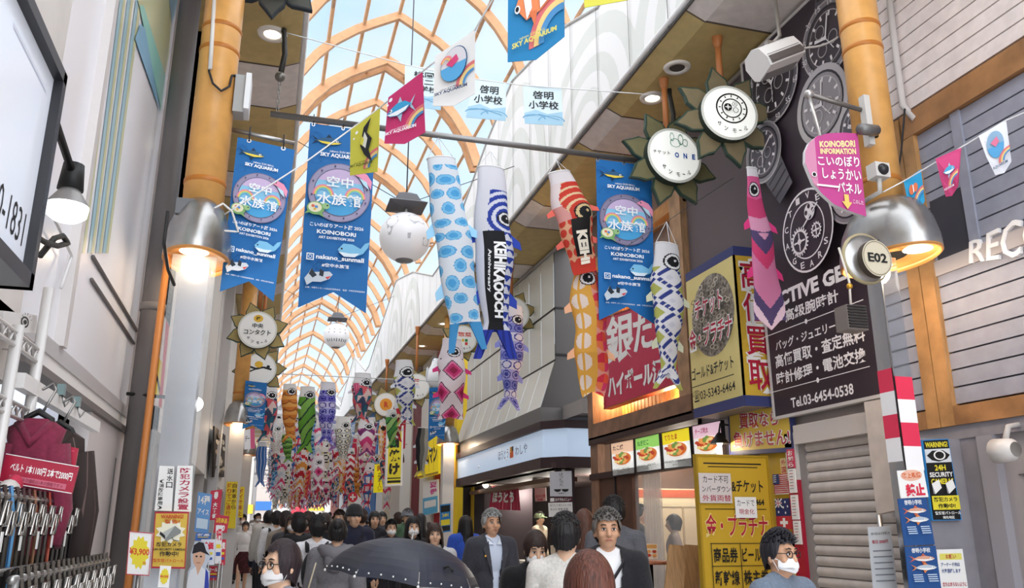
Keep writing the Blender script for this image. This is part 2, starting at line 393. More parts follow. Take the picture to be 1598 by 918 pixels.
# ---------------------------------------------------------------- watch shop board
K='3a2f37'; wht=m('efe9ea',.5)
C=[V((4.87,7.32,6.7)),V((4.87,5.62,6.7)),V((4.87,5.62,2.68)),V((4.87,7.27,2.68))]
ff=qf(C)
def uvpx(pl,c,C,x,y):   # pixel on a plane -> u,v of an axis aligned board
    p={'X':aX,'Y':aY}[pl](x,y,c); i=1 if pl=='X' else 0
    return (p[i]-C[0][i])/(C[1][i]-C[0][i]),(p.z-C[0].z)/(C[3].z-C[0].z)
U=lambda x,y: uvpx('X',4.88,C,x,y)
def T_(s,x0,y0,x1,y1,c=wht,bold=.02):    # text by left/right pixel with top/bottom at centre
    u0,_=U(x0,(y0+y1)/2); u1,_=U(x1,(y0+y1)/2); _,v0=U((x0+x1)/2,y0); _,v1=U((x0+x1)/2,y1)
    return ('T',s,u0,v0,u1,v1,c,bold)
A=4.02/1.75 # board aspect
items=[]
gA,gB,gC,gD=m('8f8a90',.35,.4),m('5f5a62',.35,.3),m('b9b2b4',.3,.4),m('2b262c',.4)
def watch(x,y,ry_,case,dial,num=True,strap=None,ang=0):
    u,v=U(x,y); rv=ry_/4.02; ru=ry_/1.75; o=[]
    if strap:
        for s_ in(-1,1):
            P=[(-.55,.8),(.55,.8),(.42,2.0),(-.42,2.0)]
            o.append(('P',[(u+ru*(a*cos(ang)-s_*c*sin(ang)),v+rv*(a*sin(ang)+s_*c*cos(ang))) for a,c in P],strap))
            for q in (1.1,1.4,1.7): o.append(('L',[(u+ru*(a*cos(ang)-s_*q*sin(ang)),v+rv*(a*sin(ang)+s_*q*cos(ang))) for a in(-.45,.45)],.012,gD,A))
    o+= [('O',u,v,ru,rv,case),('A',u,v,ru,rv,.05,gC),('O',u,v,ru*.84,rv*.84,gD),('O',u,v,ru*.78,rv*.78,dial),('A',u,v,ru*.7,rv*.7,.04,gC)]
    for j in range(12):
        a=pi*j/6+ang
        o.append(('L',[(u+ru*q*cos(a),v-rv*q*sin(a)) for q in(.55,.68)],.016,wht,A))
        if num: o.append(('T',str(j*5 or 60),u+ru*.92*cos(a)-.022,v-rv*.92*sin(a)-.008,u+ru*.92*cos(a)+.022,v-rv*.92*sin(a)+.008,wht,0))
    for a,q,t in((1.1+ang,.62,.012),(2.7+ang,.42,.02),(-1.2+ang,.5,.006)): o.append(('L',[(u,v),(u+ru*q*cos(a),v-rv*q*sin(a))],t,wht,A))
    for a in (-.4,2.2,4.2): o.append(('A',u+ru*.3*cos(a),v-rv*.3*sin(a),ru*.18,rv*.18,.14,gC))
    o.append(('O',u,v,.012,.006,wht)); return o
items+=watch(1292,60,.40,gA,m('453c43',.4),True,gB,.2)
items+=watch(1210,130,.46,gB,m('332c33',.4),True,None,-.4)
items+=watch(1290,165,.40,gC,m('9a9498',.4),False,None,.3)
items+=watch(1200,240,.34,gA,m('5c5660',.4),False,gB,-.5)
items+=watch(1352,200,.3,gC,gB,False)
items+=watch(1338,300,.3,gA,gC,False)
u,v=U(1275,362); ru,rv=.41/1.75,.41/4.02
items+=[('O',u,v,ru,rv,m(K,.45)),('A',u,v,ru,rv,.05,wht),('A',u,v,ru*.68,rv*.68,.05,wht)]
for j,ch in enumerate('ACTIVE'):
    a=rad(190-28*j); items.append(('T',ch,u+ru*.83*cos(a)-.018,v-rv*.83*sin(a)-.008,u+ru*.83*cos(a)+.018,v-rv*.83*sin(a)+.008,wht))
for j,ch in enumerate('GEARS'):
    a=rad(225+25*j); items.append(('T',ch,u+ru*.83*cos(a)-.018,v-rv*.83*sin(a)-.008,u+ru*.83*cos(a)+.018,v-rv*.83*sin(a)+.008,wht))
def gear(u,v,ru,rv,n):
    P=[]
    for j in range(n):
        for d,q in((0,1),(.25,1),(.5,.82),(.75,.82)): a=2*pi*(j+d)/n; P.append((u+ru*q*cos(a),v-rv*q*sin(a)))
    return [('P',P,wht),('O',u,v,ru*.68,rv*.68,m(K,.45)),('L',[(u-ru*.6,v),(u+ru*.6,v)],.01,wht,A),('L',[(u,v-rv*.6),(u,v+rv*.6)],.01,wht,A),('O',u,v,ru*.2,rv*.2,wht)]
items+=gear(u-.07,v+.02,ru*.36,rv*.36,22)+gear(u+.09,v+.012,ru*.2,rv*.2,14)
items+=[('O',u+.05,v-.04,ru*.2,rv*.2,wht)]+[('O',u+.05+.03*cos(a),v-.04+.013*sin(a),.013,.006,m(K,.45)) for a in(0,1.57,3.14,4.71)]
items+=[('L',[(u-.02,v-.01),(u+ru*.55,v-rv*.5)],.01,wht,A)]
items+=[T_('ACTIVE GEARS',1213,428,1392,454,wht,.045),T_('高級腕時計',1240,469,1330,490),T_('バッグ・ジュエリー・貴金属',1224,509,1378,526),T_('高価買取・査定無料',1224,533,1374,556,wht,.035),T_('時計修理・電池交換',1226,563,1376,585,wht,.035),T_('Tel.03-6454-0538',1250,611,1354,628)]
u0,v0=U(1290,499); items.append(('R',.02,v0-.001,.98,v0+.001,wht)); items.append(('O',.5,v0,.012,.006,wht)); u0,v0=U(1300,594); items.append(('R',.04,v0-.0008,.97,v0+.0008,wht)); items.append(('O',.55,v0,.012,.006,wht))
sign('watch_shop_board','tall dark watch shop board with gear emblem and phone number above the shutter','signboard',C,items,.06,m(K,.45),eps=.0006,frame=(.03,m('cfc9c6',.4)))
# ---------------------------------------------------------------- ticket shop front
b=MB(); YW=m('c9a52c',.55); b.box(XR,XR+.1,7.2,9.1,0,SOF,m('6d6264',.6)); b.box(4.96,XR,7.2,7.75,0,2.45,YW); b.box(4.94,XR,7.2,7.24,0,2.5,m('9a7c22'))
struct('wall_right_ticket_shop',b)
# grey high-rise facing the alley, metal panelled
CR=m('dcdad0',.35,.15); CG=m('5e5a58',.5,.3); SE=m('2e2a2a')
b=MB()
ya,yb=14.35,21.6
def sec(y0,y1,M):
    Z=[(3.72,-.3),(4.62,.0),(5.5,.0),(SOF+.3,.0)]   # flared lower skirt, then upright panels
    for (z0,o0),(z1,o1) in zip(Z,Z[1:]): b.quad((XR+o0,y0,z0),(XR+o0,y1,z0),(XR+o1,y1,z1),(XR+o1,y0,z1),M)
y=ya
while y<yb-.1:
    y1=min(y+.8,yb); sec(y+.012,y1,CR); b.box(XR+.01,XR+.05,y,y+.012,4.62,SOF+.2,SE); b.quad((XR-.29,y,3.72),(XR-.29,y+.012,3.72),(XR+.02,y+.012,4.62),(XR+.02,y,4.62),SE); y=y1
for z in(4.62,5.62): b.box(XR-.006,XR+.05,ya,yb,z-.02,z+.02,SE)
b.box(XR-.33,XR+.3,ya-.1,yb,3.42,3.72,m('7b7876',.4,.4))
b.box(XR,XR+3,ya-.05,ya,3.42,SOF+.3,CG); b.box(XR,XR+3,ya-.06,ya,5.6,5.64,SE); b.box(XR,XR+2.5,ya-.07,ya,4.7,4.74,SE)
b.prism([(XR-.33,ya-.05,3.42),(XR-.3,ya-.05,3.72),(XR,ya-.05,4.62),(XR,ya-.05,3.42)],(0,.05,0),CG)
b.box(XR+.1,XR+2.5,ya-1.1,ya-.06,3.5,3.75,m('a09a96',.5))
struct('wall_right_metal_building',b)
# plain upper walls behind everything else on the right
b=MB(); b.box(XR+.12,XR+.3,9.1,13.0,5.2,SOF,m('8a7466',.6)); b.box(XR+2.8,XR+3,9,23,0,SOF,m('3a3232',.7))
cols=['e8c32a','b8232f','d9d4cc','7a2a30','e9e4da','c8b9a0','dcd8d2','3b6ea5','e0ddd8','b8a58a','dfe3e6','8c4a3a','ece8e0']
y=22.75
for i,c in enumerate(cols):
    d=[1.6,1.2,2.4,2.2,3,4,3,5,4,6,5,7,8][i]; b.box(XR-.05*(i%3),XR+.4,y,y+d,0,SOF+slope(y),m(c,.6)); y+=d
struct('wall_right_far_shops',b)
# ---------------------------------------------------------------- LEFT SIDE SHELL
PW=m('f5f4f9',.25,spec=.6); TR=m('bdb8b8',.4); FR=m('b8afa9',.4,.2)
b=MB()
b.box(XL-.3,XL,-2,4.0,2.2,SOF,m('e0d9d3',.85,kind='noise'))       # rough plaster beside the lightbox
b.box(XL-.25,XL+.0,4.0,7.05,2.42,SOF,PW)
b.box(XL-.25,XL+.03,7.05,7.2,0,SOF,FR); b.box(XL-.2,XL+.05,4.62,4.70,2.5,SOF,m('d3cdca',.5))
b.box(XL-.2,XL+.03,4.0,7.1,2.42,2.5,TR); b.box(XL-.2,XL+.05,4.0,7.1,2.3,2.34,m('77706e')); b.box(XL-.2,XL+.02,4.0,7.1,2.34,2.42,m('efebe8',.4))
b.box(XL-.1,XL+.02,5.7,7.05,0,2.3,m('d8d0cf',.5)); b.box(XL-.1,XL+.025,6.75,6.77,0,2.1,m('6d6764')); b.box(XL-.1,XL+.025,6.0,6.01,0,1.9,m('8d8784'))
b.box(XL-1.2,XL-1.1,-2,5.7,0,2.5,m('2c2a30',.6)); b.box(XL-1.2,XL,-2,5.7,2.45,2.5,m('8a8480'))
# slanting double rail on the glossy panels
for a,c,M in (((142,400),(213,518),m('6a6360',.4)),((140,436),(207,536),m('6a6360',.4))):
    p,q=aX(*a,XL),aX(*c,XL); b.tube([p+V((.01,0,0)),q+V((.01,0,0))],.012,M,6)
p=aX(100,395,XL)
# painted stripes running up the panel and folding over at the top
BL_,GR_=m('9cc4d2',.3),m('c9cba0',.3)
def strip(px,M,l): b.poly([aX(x,y,XL)+V((l,0,0)) for x,y in px],M)
for i,(xt,xb) in enumerate(((172,131),(186,145),(198,157),(211,168))):
    for j,(M,o,w_) in enumerate(((BL_,0,5),(GR_,5,4))): strip([(xt+o,0),(xt+o+w_,0),(xb+o+w_-9,395),(xb+o-9,395)],M,.004+.001*j)
for j,(M,P) in enumerate(((GR_,[(213,0),(268,0),(262,85),(250,150)]),(m('8fd0c4',.3),[(215,8),(222,8),(256,118),(250,175)]),(m('7fb4d4',.3),[(208,60),(217,36),(224,45),(249,178)]))):
    strip(P,M,.009+.001*j)
strip([(262,0),(275,0),(266,40)],m('7fb4d4',.3),.013)
struct('wall_left',b)
b=MB()
y=7.2; lc=['d8d3d0','efeae6','c9c5c4','e8e2dc','f1efec','d9d3cd','c9b8a8','e4e0dc','d0ccc8','ece6de','d8d4cf']
for i,c in enumerate(lc):
    d=[1.3,1.8,2.2,3,3.5,4,5,6,8,10,10][i]; b.box(XL-.4,XL+.06*(i%2),y,y+d,2.5,SOF+slope(y),m(c,.5)); b.box(XL-.9,XL-.1,y,y+d,0,2.5,m(['9a9aa2','c8c2c0','8a7d75','d9d4d0'][i%4],.6)); b.box(XL-.5,XL+.06,y,y+.12,0,SOF,m('a5a09c',.5)); y+=d
struct('wall_left_far_shops',b)
# ---------------------------------------------------------------- closing view at the end of the street
b=MB(); b.box(-8,12,82,83,0,14,m('8f8a88',.7))
for i in range(9): b.box(-4+1.6*i,-2.8+1.6*i,81.9,82,1.5,9.5,m(['9aa4ae','b8b2aa','b9aca4','8f9aa6'][i%4],.4)); b.box(-4+1.6*i,-2.6+1.6*i,81.85,82,2.6+.3*(i%3),3.4+.3*(i%3),m(['c83a48','e0c03a','3a6fb0','e9e4da'][i%4],.5))
struct('wall_far',b)
# ================================================================ STREET LAMP COLUMNS
OR_=m('dda35c',.3,kind='dots'); STEEL=m('a9a7a5',.28,.85,kind='metal'); MIR=m('c9ccd0',.06,.95); GLS=m('dfe6ea',.04,kind='glass')
WARM=m('!fff3dc',emit=2.2)
def pole(x,y,lab,zc=3.5,lower='mirror',ztop=None,cs=1.,lamp=True,z0=0):
    t=empty('street_lamp_column',(x,y,z0),lab,'lamp column','orange lamp columns along the street'); ztop=ztop or SOF+slope(y)
    zc+=z0
    b=MB(); b.tube([(x,y,zc+.3),(x,y,ztop)],.15,OR_,24)
    for z in(zc+.62,zc+1.75,zc+1.95): b.lathe([(.15,-.02),(.156,-.012),(.156,.012),(.15,.02)],m('b9722c',.4),(x,y,z),24)
    if x>0: b.box(x+.1,x+.175,y-.03,y+.03,zc+.9,ztop,m('d29650',.4))
    b.build('shaft',t)
    b=MB(); b.lathe([(.44,0),(.445,.02),(.44,.1),(.40,.25),(.32,.38),(.2,.45),(.16,.46)],STEEL,(x,y,zc),36,sx=.62*cs,sy=.98*cs); hd=b.build('lamp_hood',t)
    b=MB(); b.lathe([(.16,.03),(.44,.03),(.445,0),(.42,-.012),(.41,.02)],m('c88a4a',.4),(x,y,zc),36,sx=.62*cs,sy=.98*cs); b.build('hood_rim',hd)
    for dy in(-.28,.28):
        b=MB(); b.lathe([(.001,.012),(.085,.012),(.1,.0)],WARM,(x,y+dy*cs,zc),20); b.build('lamp_lens',hd)
    if lamp:
        for dy in(-.28,.28): spot('lamp_glow',(x,y+dy*cs,zc-.06),8 if x>0 else 2.2,(1,.8,.58),.08,t)
    b=MB(); X0=x-.09
    if lower=='mirror':
        b.box(X0-.075,X0+.075,y-.075,y+.075,z0,zc,MIR); b.box(X0-.08,X0-.07,y-.08,y-.07,z0,zc,STEEL)
    elif lower=='glass':
        b.box(x-.1,x+.1,y-.1,y+.1,z0,zc,m('a8a6aa',.2,.7))
    else: b.box(x-.14,x+.14,y-.14,y+.14,z0,zc,m('cdc8c4',.4))
    b.build('lower_post',t)
    if lower=='glass':
        b=MB(); b.box(x-.15,x+.15,y-.16,y-.155,1.2,zc,GLS); b.build('glass_panel',t)
        b=MB(); b.tube([(x-.19,y-.12,0),(x-.19,y-.12,zc)],.025,m('b9743a',.4),8); b.build('side_pipe',t)
    if lower=='mirror':
        b=MB(); i=0
        for z in(2.62,2.46,2.30,2.14):
            c=m('e03a58' if i%2==0 else 'f5f2f2',.4); b.box(X0-.079,X0+.075,y-.08,y-.075,z-.16,z,c); b.box(X0-.08,X0-.075,y-.079,y+.075,z-.10,z+.06,c)
            i+=1
        b.build('safety_stripes',t)
    return t
pole(4.3,4.80,'orange lamp column at right with domed steel hood and mirrored lower post')
pole(-.62,6.25,'orange lamp column at left with steel hood and glass fronted post',lower='glass',cs=.87)
pole(-.62,17.2,'orange lamp column behind the left sunflower sign with grey square post',lower='box',z0=slope(17.2))
pole(4.3,20.6,'lamp column in front of the far end of the metal panelled facade',lower='box',z0=slope(20.6))
pole(4.25,29.,'thin orange lamp column above the yellow pillar lantern far right',lower='box',z0=slope(29),lamp=False)
pole(-.62,27.,'farthest visible lamp column on the left pavement',lower='box',z0=slope(27),lamp=False)
# ================================================================ SUNFLOWER LAMPS
PET=m('8d7a4a',.5,kind='dots'); PED=m('33473a',.5)
def sunflower(c,r,lab,items,face='!fdfdf6',yaw=0,post=1,pet=PET,rot=0,group=None,npet=8,pl=.62,petE=PED):
    c=V(c); t=empty('sunflower_lamp',c,lab,'lamp',group or 'sunflower shaped lamps')
    R=Matrix.Rotation(yaw,3,'Z'); ex,ez,ny=R@V((1,0,0)),V((0,0,1)),R@V((0,-1,0))
    for j in range(npet):
        a=rot+2*pi*j/npet; b=MB(); d=ex*cos(a)+ez*sin(a); e=ex*-sin(a)+ez*cos(a)
        P=[(.8,-.33),(1.0,-.40),(.7+pl*.75,-.36),(.85+pl*.8,-.2),(1+pl,.02),(.85+pl*.8,.2),(.7+pl*.75,.36),(1.0,.40),(.8,.33)]
        back=-ny*(.02+.03*(j%2))
        b.prism([c+(d*p+e*q)*r+back for p,q in P],-ny*.05,petE)
        b.poly([c+(d*(.8+(p-.8)*.92)+e*q*.88)*r+back+ny*.003 for p,q in P],pet)
        b.build('petal',t)
    b=MB(); b.prism([c+(ex*cos(2*pi*i/40)+ez*sin(2*pi*i/40))*r+ny*.06 for i in range(40)],-ny*.14,m('dcdcd2',.4),m('2f3a33',.5)); 
    f=lambda u,v,h: c+(ex*(u-.5)*2+ez*(.5-v)*2)*r+ny*(.062+h)
    layer(b,f,[('O',.5,.5,.455,.455,m(face,emit=.22) if face[0]=='!' else m(face),40)]+items,.0015); b.build('lamp_face',t)
    if post:
        b=MB(); q=c+ez*r*.6-ny*.1; p=V((q.x,q.y,SOF+.12+slope(q.y))); b.tube([q,p],.035,m('b5713f',.4),10); b.lathe([(.035,-.25),(.05,-.2),(.075,-.02),(.075,0)],m('b5713f',.4),p,14); b.build('hanging_post',t)
    return t
INK=m('1d1d1d',.5)
MALL=[('T','サ',.25,.70,.32,.78,INK,.04),('T','ン',.36,.78,.43,.86,INK,.04),('T','モ',.5,.82,.57,.89,INK,.04),('R',.61,.835,.66,.85,INK),('T','ル',.70,.76,.77,.84,INK,.04)]
c1=aY(1135,180,6.94); clock=[('A',.54,.42,.28,.28,.1,INK),('A',.54,.42,.18,.18,.12,INK)]
for j in range(12):
    a=2*pi*j/12; clock.append(('L',[(.54+q*cos(a),.42-q*sin(a)) for q in(.20,.24)],.02,INK))
clock+= [('O',.46,.42,.07,.07,INK),('P',[(.46,.36),(.475,.405),(.52,.42),(.475,.435),(.46,.48),(.445,.435),(.40,.42),(.445,.405)],m('fdfdf6')),('A',.58,.36,.045,.045,.2,INK),('A',.59,.47,.05,.05,.2,INK),('O',.58,.36,.012,.012,INK)]
sunflower(c1,.315,'sunflower lamp with a watch gear drawing on its white face, upper right',clock+MALL,yaw=-.12,rot=.2,pl=.88,pet=m('7d6f52',.5,kind='dots'))
c2=aY(1049,246,7.9)
sunflower(c2,.34,'sunflower lamp marked ONE, lower left of the watch gear sunflower lamp',[('T','チケット',.10,.44,.42,.51,INK,.04),('T','O',.5,.44,.58,.54,m('2b62b8'),.05),('T','N',.66,.44,.73,.54,m('2b62b8'),.05),('T','E',.82,.44,.88,.54,m('2b62b8'),.05),('A',.52,.27,.10,.08,.12,m('5d9a86')),('A',.62,.2,.05,.1,.2,m('5d9a86')),('A',.70,.25,.05,.07,.2,m('5d9a86')),('A',.46,.17,.04,.08,.2,m('5d9a86'))]+MALL,rot=.5,pl=.8,pet=m('756f4e',.5,kind='dots'))
c3=aY(402,516,13.0)
sunflower(c3,.29,'gold sunflower sign for a contact lens shop above the left far column',[('O',.5,.2,.12,.1,m('e9b83a')),('T','瞳',.45,.15,.55,.25,INK),('T','中央',.36,.33,.64,.46,INK,.03),('T','コンタクト',.16,.5,.84,.64,INK,.03)]+MALL,face='f7f6f2',pet=m('a8935a',.5),rot=.3)
c=aY(405,577,17.2)
sunflower(c,.33,'gold sunflower sign with a flying figure, lower of two at left',[('L',[(.15,.42),(.4,.5),(.6,.44),(.85,.5)],.06,INK),('L',[(.4,.5),(.2,.6)],.04,INK),('O',.47,.36,.12,.1,m('e9b83a')),('O',.75,.42,.05,.05,INK)],face='f7f6f2',pet=m('a8935a',.5),rot=.1)
c=aY(722,530,17.6)
sunflower(c,.31,'sunflower sign of a greengrocer behind the light blue carp streamer',[('T','惣菜',.3,.25,.8,.42,m('d8432f')),('R',.45,.5,.53,.6,m('e9b83a')),('R',.56,.5,.66,.6,m('2f8f4a')),('R',.56,.62,.66,.72,m('d8432f'))]+MALL,face='f7f6f2',pet=m('a8935a',.5),rot=.3)
c=aY(800,490,15.6)
sunflower(c,.34,'sunflower sign with coloured squares behind the purple carp streamer',[('R',.1,.22,.24,.36,m('e9a83a')),('R',.27,.26,.37,.36,m('2f8f4a')),('R',.27,.39,.37,.49,m('d8432f')),('A',.3,.6,.12,.1,.2,m('2f8f4a')),('A',.62,.46,.05,.04,.3,m('2f8f4a')),('A',.74,.46,.05,.04,.3,m('2f8f4a'))],face='f7f6f2',pet=m('a8935a',.5),rot=.3)
c=aY(650,604,22.5)
sunflower(c,.36,'sunflower sign of a pharmacy next to the perched penguin figure',[('T','薬',.35,.2,.6,.42,m('d8432f'))]+MALL,face='f7f6f2',pet=m('a8935a',.5),rot=.3)
c=aY(602,632,28.)
sunflower(c,.40,'sunflower sign with an orange R disc above the far pillar lantern',[('O',.5,.5,.26,.26,m('f0a23a')),('T','R',.42,.38,.6,.62,m('d2452d'),.05)],face='f7f6f2',pet=m('a8935a',.5),rot=.3)
# petal tips of a lamp cut by the top frame edge
c=aY(428,-50,6.6)
sunflower(c,.30,'dark sunflower lamp cut off by the top edge above the left downlight',[],rot=-.5*pi+.02,pet=m('4a4a44',.5),face='e9e6d8',petE=m('2d3338'))
# ================================================================ GLOBE LAMPS
def globe(px,py,r_px,lab,figs=False):
    c=aX(px,py,CX); d=(c-V((0,0,CAMZ))).dot(_R@V((0,0,-1))); r=r_px*d/FPX
    t=empty('globe_lamp',c,lab,'lamp','white globe lamps over the street'); 
    b=MB(); b.ball(c,r,m('e7e7ea',.3,spec=.5,emit=.12),32,20); gb=b.build('globe',t)
    if figs:
        for j in range(9):
            a=-pi/2+(-.9+.22*j); 
            for k,(z0,z1) in enumerate(((-.62,-.42),(.05,.1),(.3,.36)) if j%2 else ((-.66,-.4),)):
                b=MB(); p=[c+V((cos(a)*cos(z),sin(a)*cos(z),sin(z)))*(r*1.006) for z in(z0,z1)]; b.tube(p,r*.035,m('6a7078'),5); b.build('figure_relief',gb)
    else:
        for (a0,z0,pts) in ((-2.35,.3,[(-.2,.3),(.25,.35),(.35,.05),(.15,-.2),(.05,-.5),(-.05,-.5),(-.15,-.1),(-.3,.1)]),(-1.25,.35,[(-.35,.35),(.1,.5),(.5,.3),(.4,.0),(.1,.05),(-.1,-.1),(-.3,.05)]),(-.75,-.35,[(-.2,.15),(.2,.2),(.25,-.1),(-.1,-.15)]),(-1.55,-.25,[(-.08,.1),(.06,.12),(.05,-.1),(-.06,-.1)])):
            b=MB(); b.poly([c+V((cos(a0+a)*cos(z0+z),sin(a0+a)*cos(z0+z),sin(z0+z)))*(r*1.012) for a,z in pts],m('c2c3c8',.4)); b.build('map_relief',gb)
    b=MB(); b.lathe([(.02,-r*1.04),(r*.32,-r*.97),(r*.36,-r*.92)],m('8f9094',.4,.5),c,20); b.build('bottom_cap',t)
    H=m('5c5c60',.45,.3); b=MB(); b.lathe([(.05*r,r),(.08*r,r*1.35)],STEEL,c,10); b.build('stem',t)
    b=MB(); z=c.z
    for (h,wd,h2,w2) in ((1.2,.3,1.28,.74),(1.28,.74,1.42,.5),(1.42,.5,1.72,.36),(1.72,.36,1.85,.15)):
        q=[(c.x+sx*wd*r,c.y+sy*wd*r,z+h*r) for sx,sy in((-1,-1),(1,-1),(1,1),(-1,1))]+[(c.x+sx*w2*r,c.y+sy*w2*r,z+h2*r) for sx,sy in((-1,-1),(1,-1),(1,1),(-1,1))]
        b.add(q,[(i,(i+1)%4,(i+1)%4+4,i+4) for i in range(4)]+[(0,1,2,3),(4,5,6,7)],H)
    b.build('canopy',t)
    b=MB(); b.tube([c+V((0,0,1.8*r)),(c.x,c.y,11.6+slope(c.y))],.012,m('4a4a4c'),6)
    for s in(-1,1): b.tube([c+V((0,0,1.4*r)),(c.x+s*2.,c.y,c.z+1.6)],.007,m('3a3a3c'),5)
    b.build('suspension_wire',t); return t
globe(632,371,40,'large white globe lamp with grey continents left of the light blue streamer')
globe(525,524,20,'smaller white globe lamp with dark figures farther down the street',True)
# ================================================================ BANNER POLE, HOOKS, BANNERS
YB=8.2
pa,pb=aY(422,178,YB),aY(1061,259,YB)
b=MB(); b.tube([pa,pb],.034,m('8d8b8a',.35,.7),14)
b.build('banner_pole',None,(pa+pb)/2,'long grey pipe hung across the street carrying banners and streamers','pole')
def hook(px,top,ball,end,lab):
    a,c,e=aY(*top,YB),aY(*ball,YB),aY(*end,YB); a.z=max(a.z,SOF) if False else a.z
    t=empty('pole_hanger',a,lab,'hanger','hangers of the banner pole')
    b=MB(); b.tube([V((a.x,a.y,SOF)),a,a*.5+c*.5+V((.03,0,0)),c],.03,m('35332f',.4),8); b.build('hook_arm',t)
    b=MB(); b.ball(c,.055,m('7a766f',.35,.6)); b.build('ball_weight',t)
    b=MB(); n=9
    for i in range(n):
        p=c.lerp(e,(i+.5)/n); L=(e-c).length/n*.62; b.tube([p+V((.012*cos(2*pi*j/8)*(1 if i%2 else .3),.012*cos(2*pi*j/8)*(.3 if i%2 else 1),L*sin(2*pi*j/8))) for j in range(9)],.005,m('8b8783',.3,.8),5,False)
    b.build('chain',t)
hook(0,(443,50),(437,120),(432,182),'black hanger hook with ball and chain at the left end of the banner pole')
hook(0,(1045,150),(1050,207),(1055,255),'black hanger hook with ball and chain at the right end of the banner pole')
BLU,wh=m('1b6cb0',.6),m('f4f7fa',.6); BL2=m('17599a',.6)
def fish2(cx,cy,L,h,body,belly,fin,flip=1,eye='222222'):
    s=flip; X=lambda x:cx+s*x*L
    return [('P',[(X(-.5),cy-h*.45),(X(-.36),cy),(X(-.5),cy+h*.45),(X(-.3),cy+h*.12),(X(-.3),cy-h*.12)],fin),('P',[(X(-.05),cy-h*.3),(X(.05),cy-h*.75),(X(.2),cy-h*.25)],fin),('P',[(X(-.05),cy+h*.3),(X(.0),cy+h*.75),(X(.15),cy+h*.25)],fin),
      ('P',[(X(-.38),cy),(X(-.15),cy-h*.32),(X(.15),cy-h*.4),(X(.4),cy-h*.22),(X(.5),cy),(X(.38),cy+h*.22),(X(.1),cy+h*.36),(X(-.18),cy+h*.25)],body),
      ('P',[(X(-.3),cy+h*.03),(X(.1),cy+h*.06),(X(.48),cy+h*.05),(X(.36),cy+h*.2),(X(.1),cy+h*.34),(X(-.18),cy+h*.23)],belly),('O',X(.33),cy-h*.06,L*.05,h*.1,wh),('O',X(.34),cy-h*.06,L*.025,h*.05,eye)]
def banner_items():
    o=[]
    for j in range(9):     # faint line drawings in the ground
        u,v=(.12,.2) if j==0 else ((j*37%90)/100+.05,(j*53%88)/100+.06)
        o.append(('A',u,v,.09,.025,.06,BL2)); o.append(('L',[(u-.1,v+.02),(u,v-.02),(u+.1,v+.015)],.006,BL2,2.9))
    o+=fish2(.27,.095,.46,.055,m('2f5d84'),m('f0d64a'),m('17324d'))
    o+= [('T','nakano SUN MALL',.32,.142,.68,.154,wh,.01),('T','SKY AQUARIUM',.18,.160,.76,.186,wh,.04)]
    o+= [('O',.5,.375,.47,.162,m('77708c',.4,.2),40),('O',.5,.375,.455,.157,m('918aa6',.4,.2),40),('O',.5,.375,.385,.133,m('6b6480'),40),('O',.5,.375,.37,.128,m('8cc7e6'),40)]
    o+= [('P',[(.5+.37*cos(a),.375-.128*sin(a)) for a in [pi*(.15+.7*j/10) for j in range(11)]],m('c9b3d6')),('P',[(.5+.37*cos(a),.375-.128*sin(a)) for a in [pi*(1.1+.8*j/12) for j in range(13)]],m('4ba3d8'))]
    for j,c in enumerate(('e98aa8','f2c46a','8fcf9a','6fb7e6')):
        o+= [('A',.26,.40,.16-.022*j,.06-.008*j,.16,c,0,pi),('A',.74,.40,.16-.022*j,.06-.008*j,.16,c,0,pi)]
    for j in range(12): o.append(('O',.5+.42*cos(j*pi/6+.2),.375-.145*sin(j*pi/6+.2),.014,.005,m('4f4962'),10))
    o+= [('T','空中',.30,.292,.70,.352,wh,.035),('T','水族館',.16,.385,.83,.452,wh,.035)]
    o+= [('P',[(.68,.268),(.78,.245),(.9,.262),(.98,.30),(.97,.345),(.9,.31),(.8,.285)],m('f09ab8')),('P',[(.78,.285),(.9,.305),(.94,.345),(.86,.325)],m('bfe0f2')),('O',.76,.262,.012,.004,INK)]
    o+= [('O',.16,.478,.13,.036,m('7fae6a')),('O',.15,.474,.10,.027,m('e9e4c4')),('O',.12,.468,.025,.008,m('e0705a')),('O',.17,.472,.025,.008,m('5a8fd0')),('O',.15,.484,.02,.007,m('e9b84a')),('O',.31,.463,.055,.017,m('9cc48a')),('P',[(.06,.49),(-.0,.515),(.08,.505)],m('7fae6a')),('P',[(.24,.495),(.30,.525),(.2,.512)],m('7fae6a')),('O',.33,.46,.012,.004,INK)]
    o+= [('T','こいのぼりアート展 2026',.09,.556,.89,.580,wh,.03),('T','KOINOBORI',.20,.592,.78,.614,wh,.03),('T','ART EXHIBITION 2026',.23,.625,.76,.639,wh,.02)]
    o+= [('P',[(.52,.69),(.6,.655),(.74,.655),(.86,.675),(.92,.645),(.99,.635),(.97,.665),(.9,.70),(.78,.72),(.62,.72)],m('7fc1e6')),('P',[(.53,.70),(.7,.705),(.85,.70),(.78,.722),(.62,.724)],m('e3f1f9')),('O',.58,.683,.014,.005,INK)]
    o+= [('R',.07,.722,.18,.758,wh),('R',.085,.727,.165,.753,BLU),('A',.125,.74,.027,.0095,.3,wh),('T','nakano_sunmall',.21,.725,.92,.752,wh,.03),('T','#空中水族館',.30,.768,.70,.788,wh,.025)]
    o+= [('P',[(.06,.855),(.12,.825),(.16,.80),(.2,.82),(.3,.815),(.42,.81),(.47,.825),(.42,.85),(.3,.868),(.18,.87),(.1,.89)],m('c9d3dd')),('P',[(.12,.83),(.16,.80),(.2,.82),(.24,.835),(.18,.85)],m('26303c')),('P',[(.28,.80),(.34,.812),(.33,.84),(.27,.835)],m('26303c')),('P',[(.36,.842),(.45,.832),(.40,.852)],m('d2434a'))]
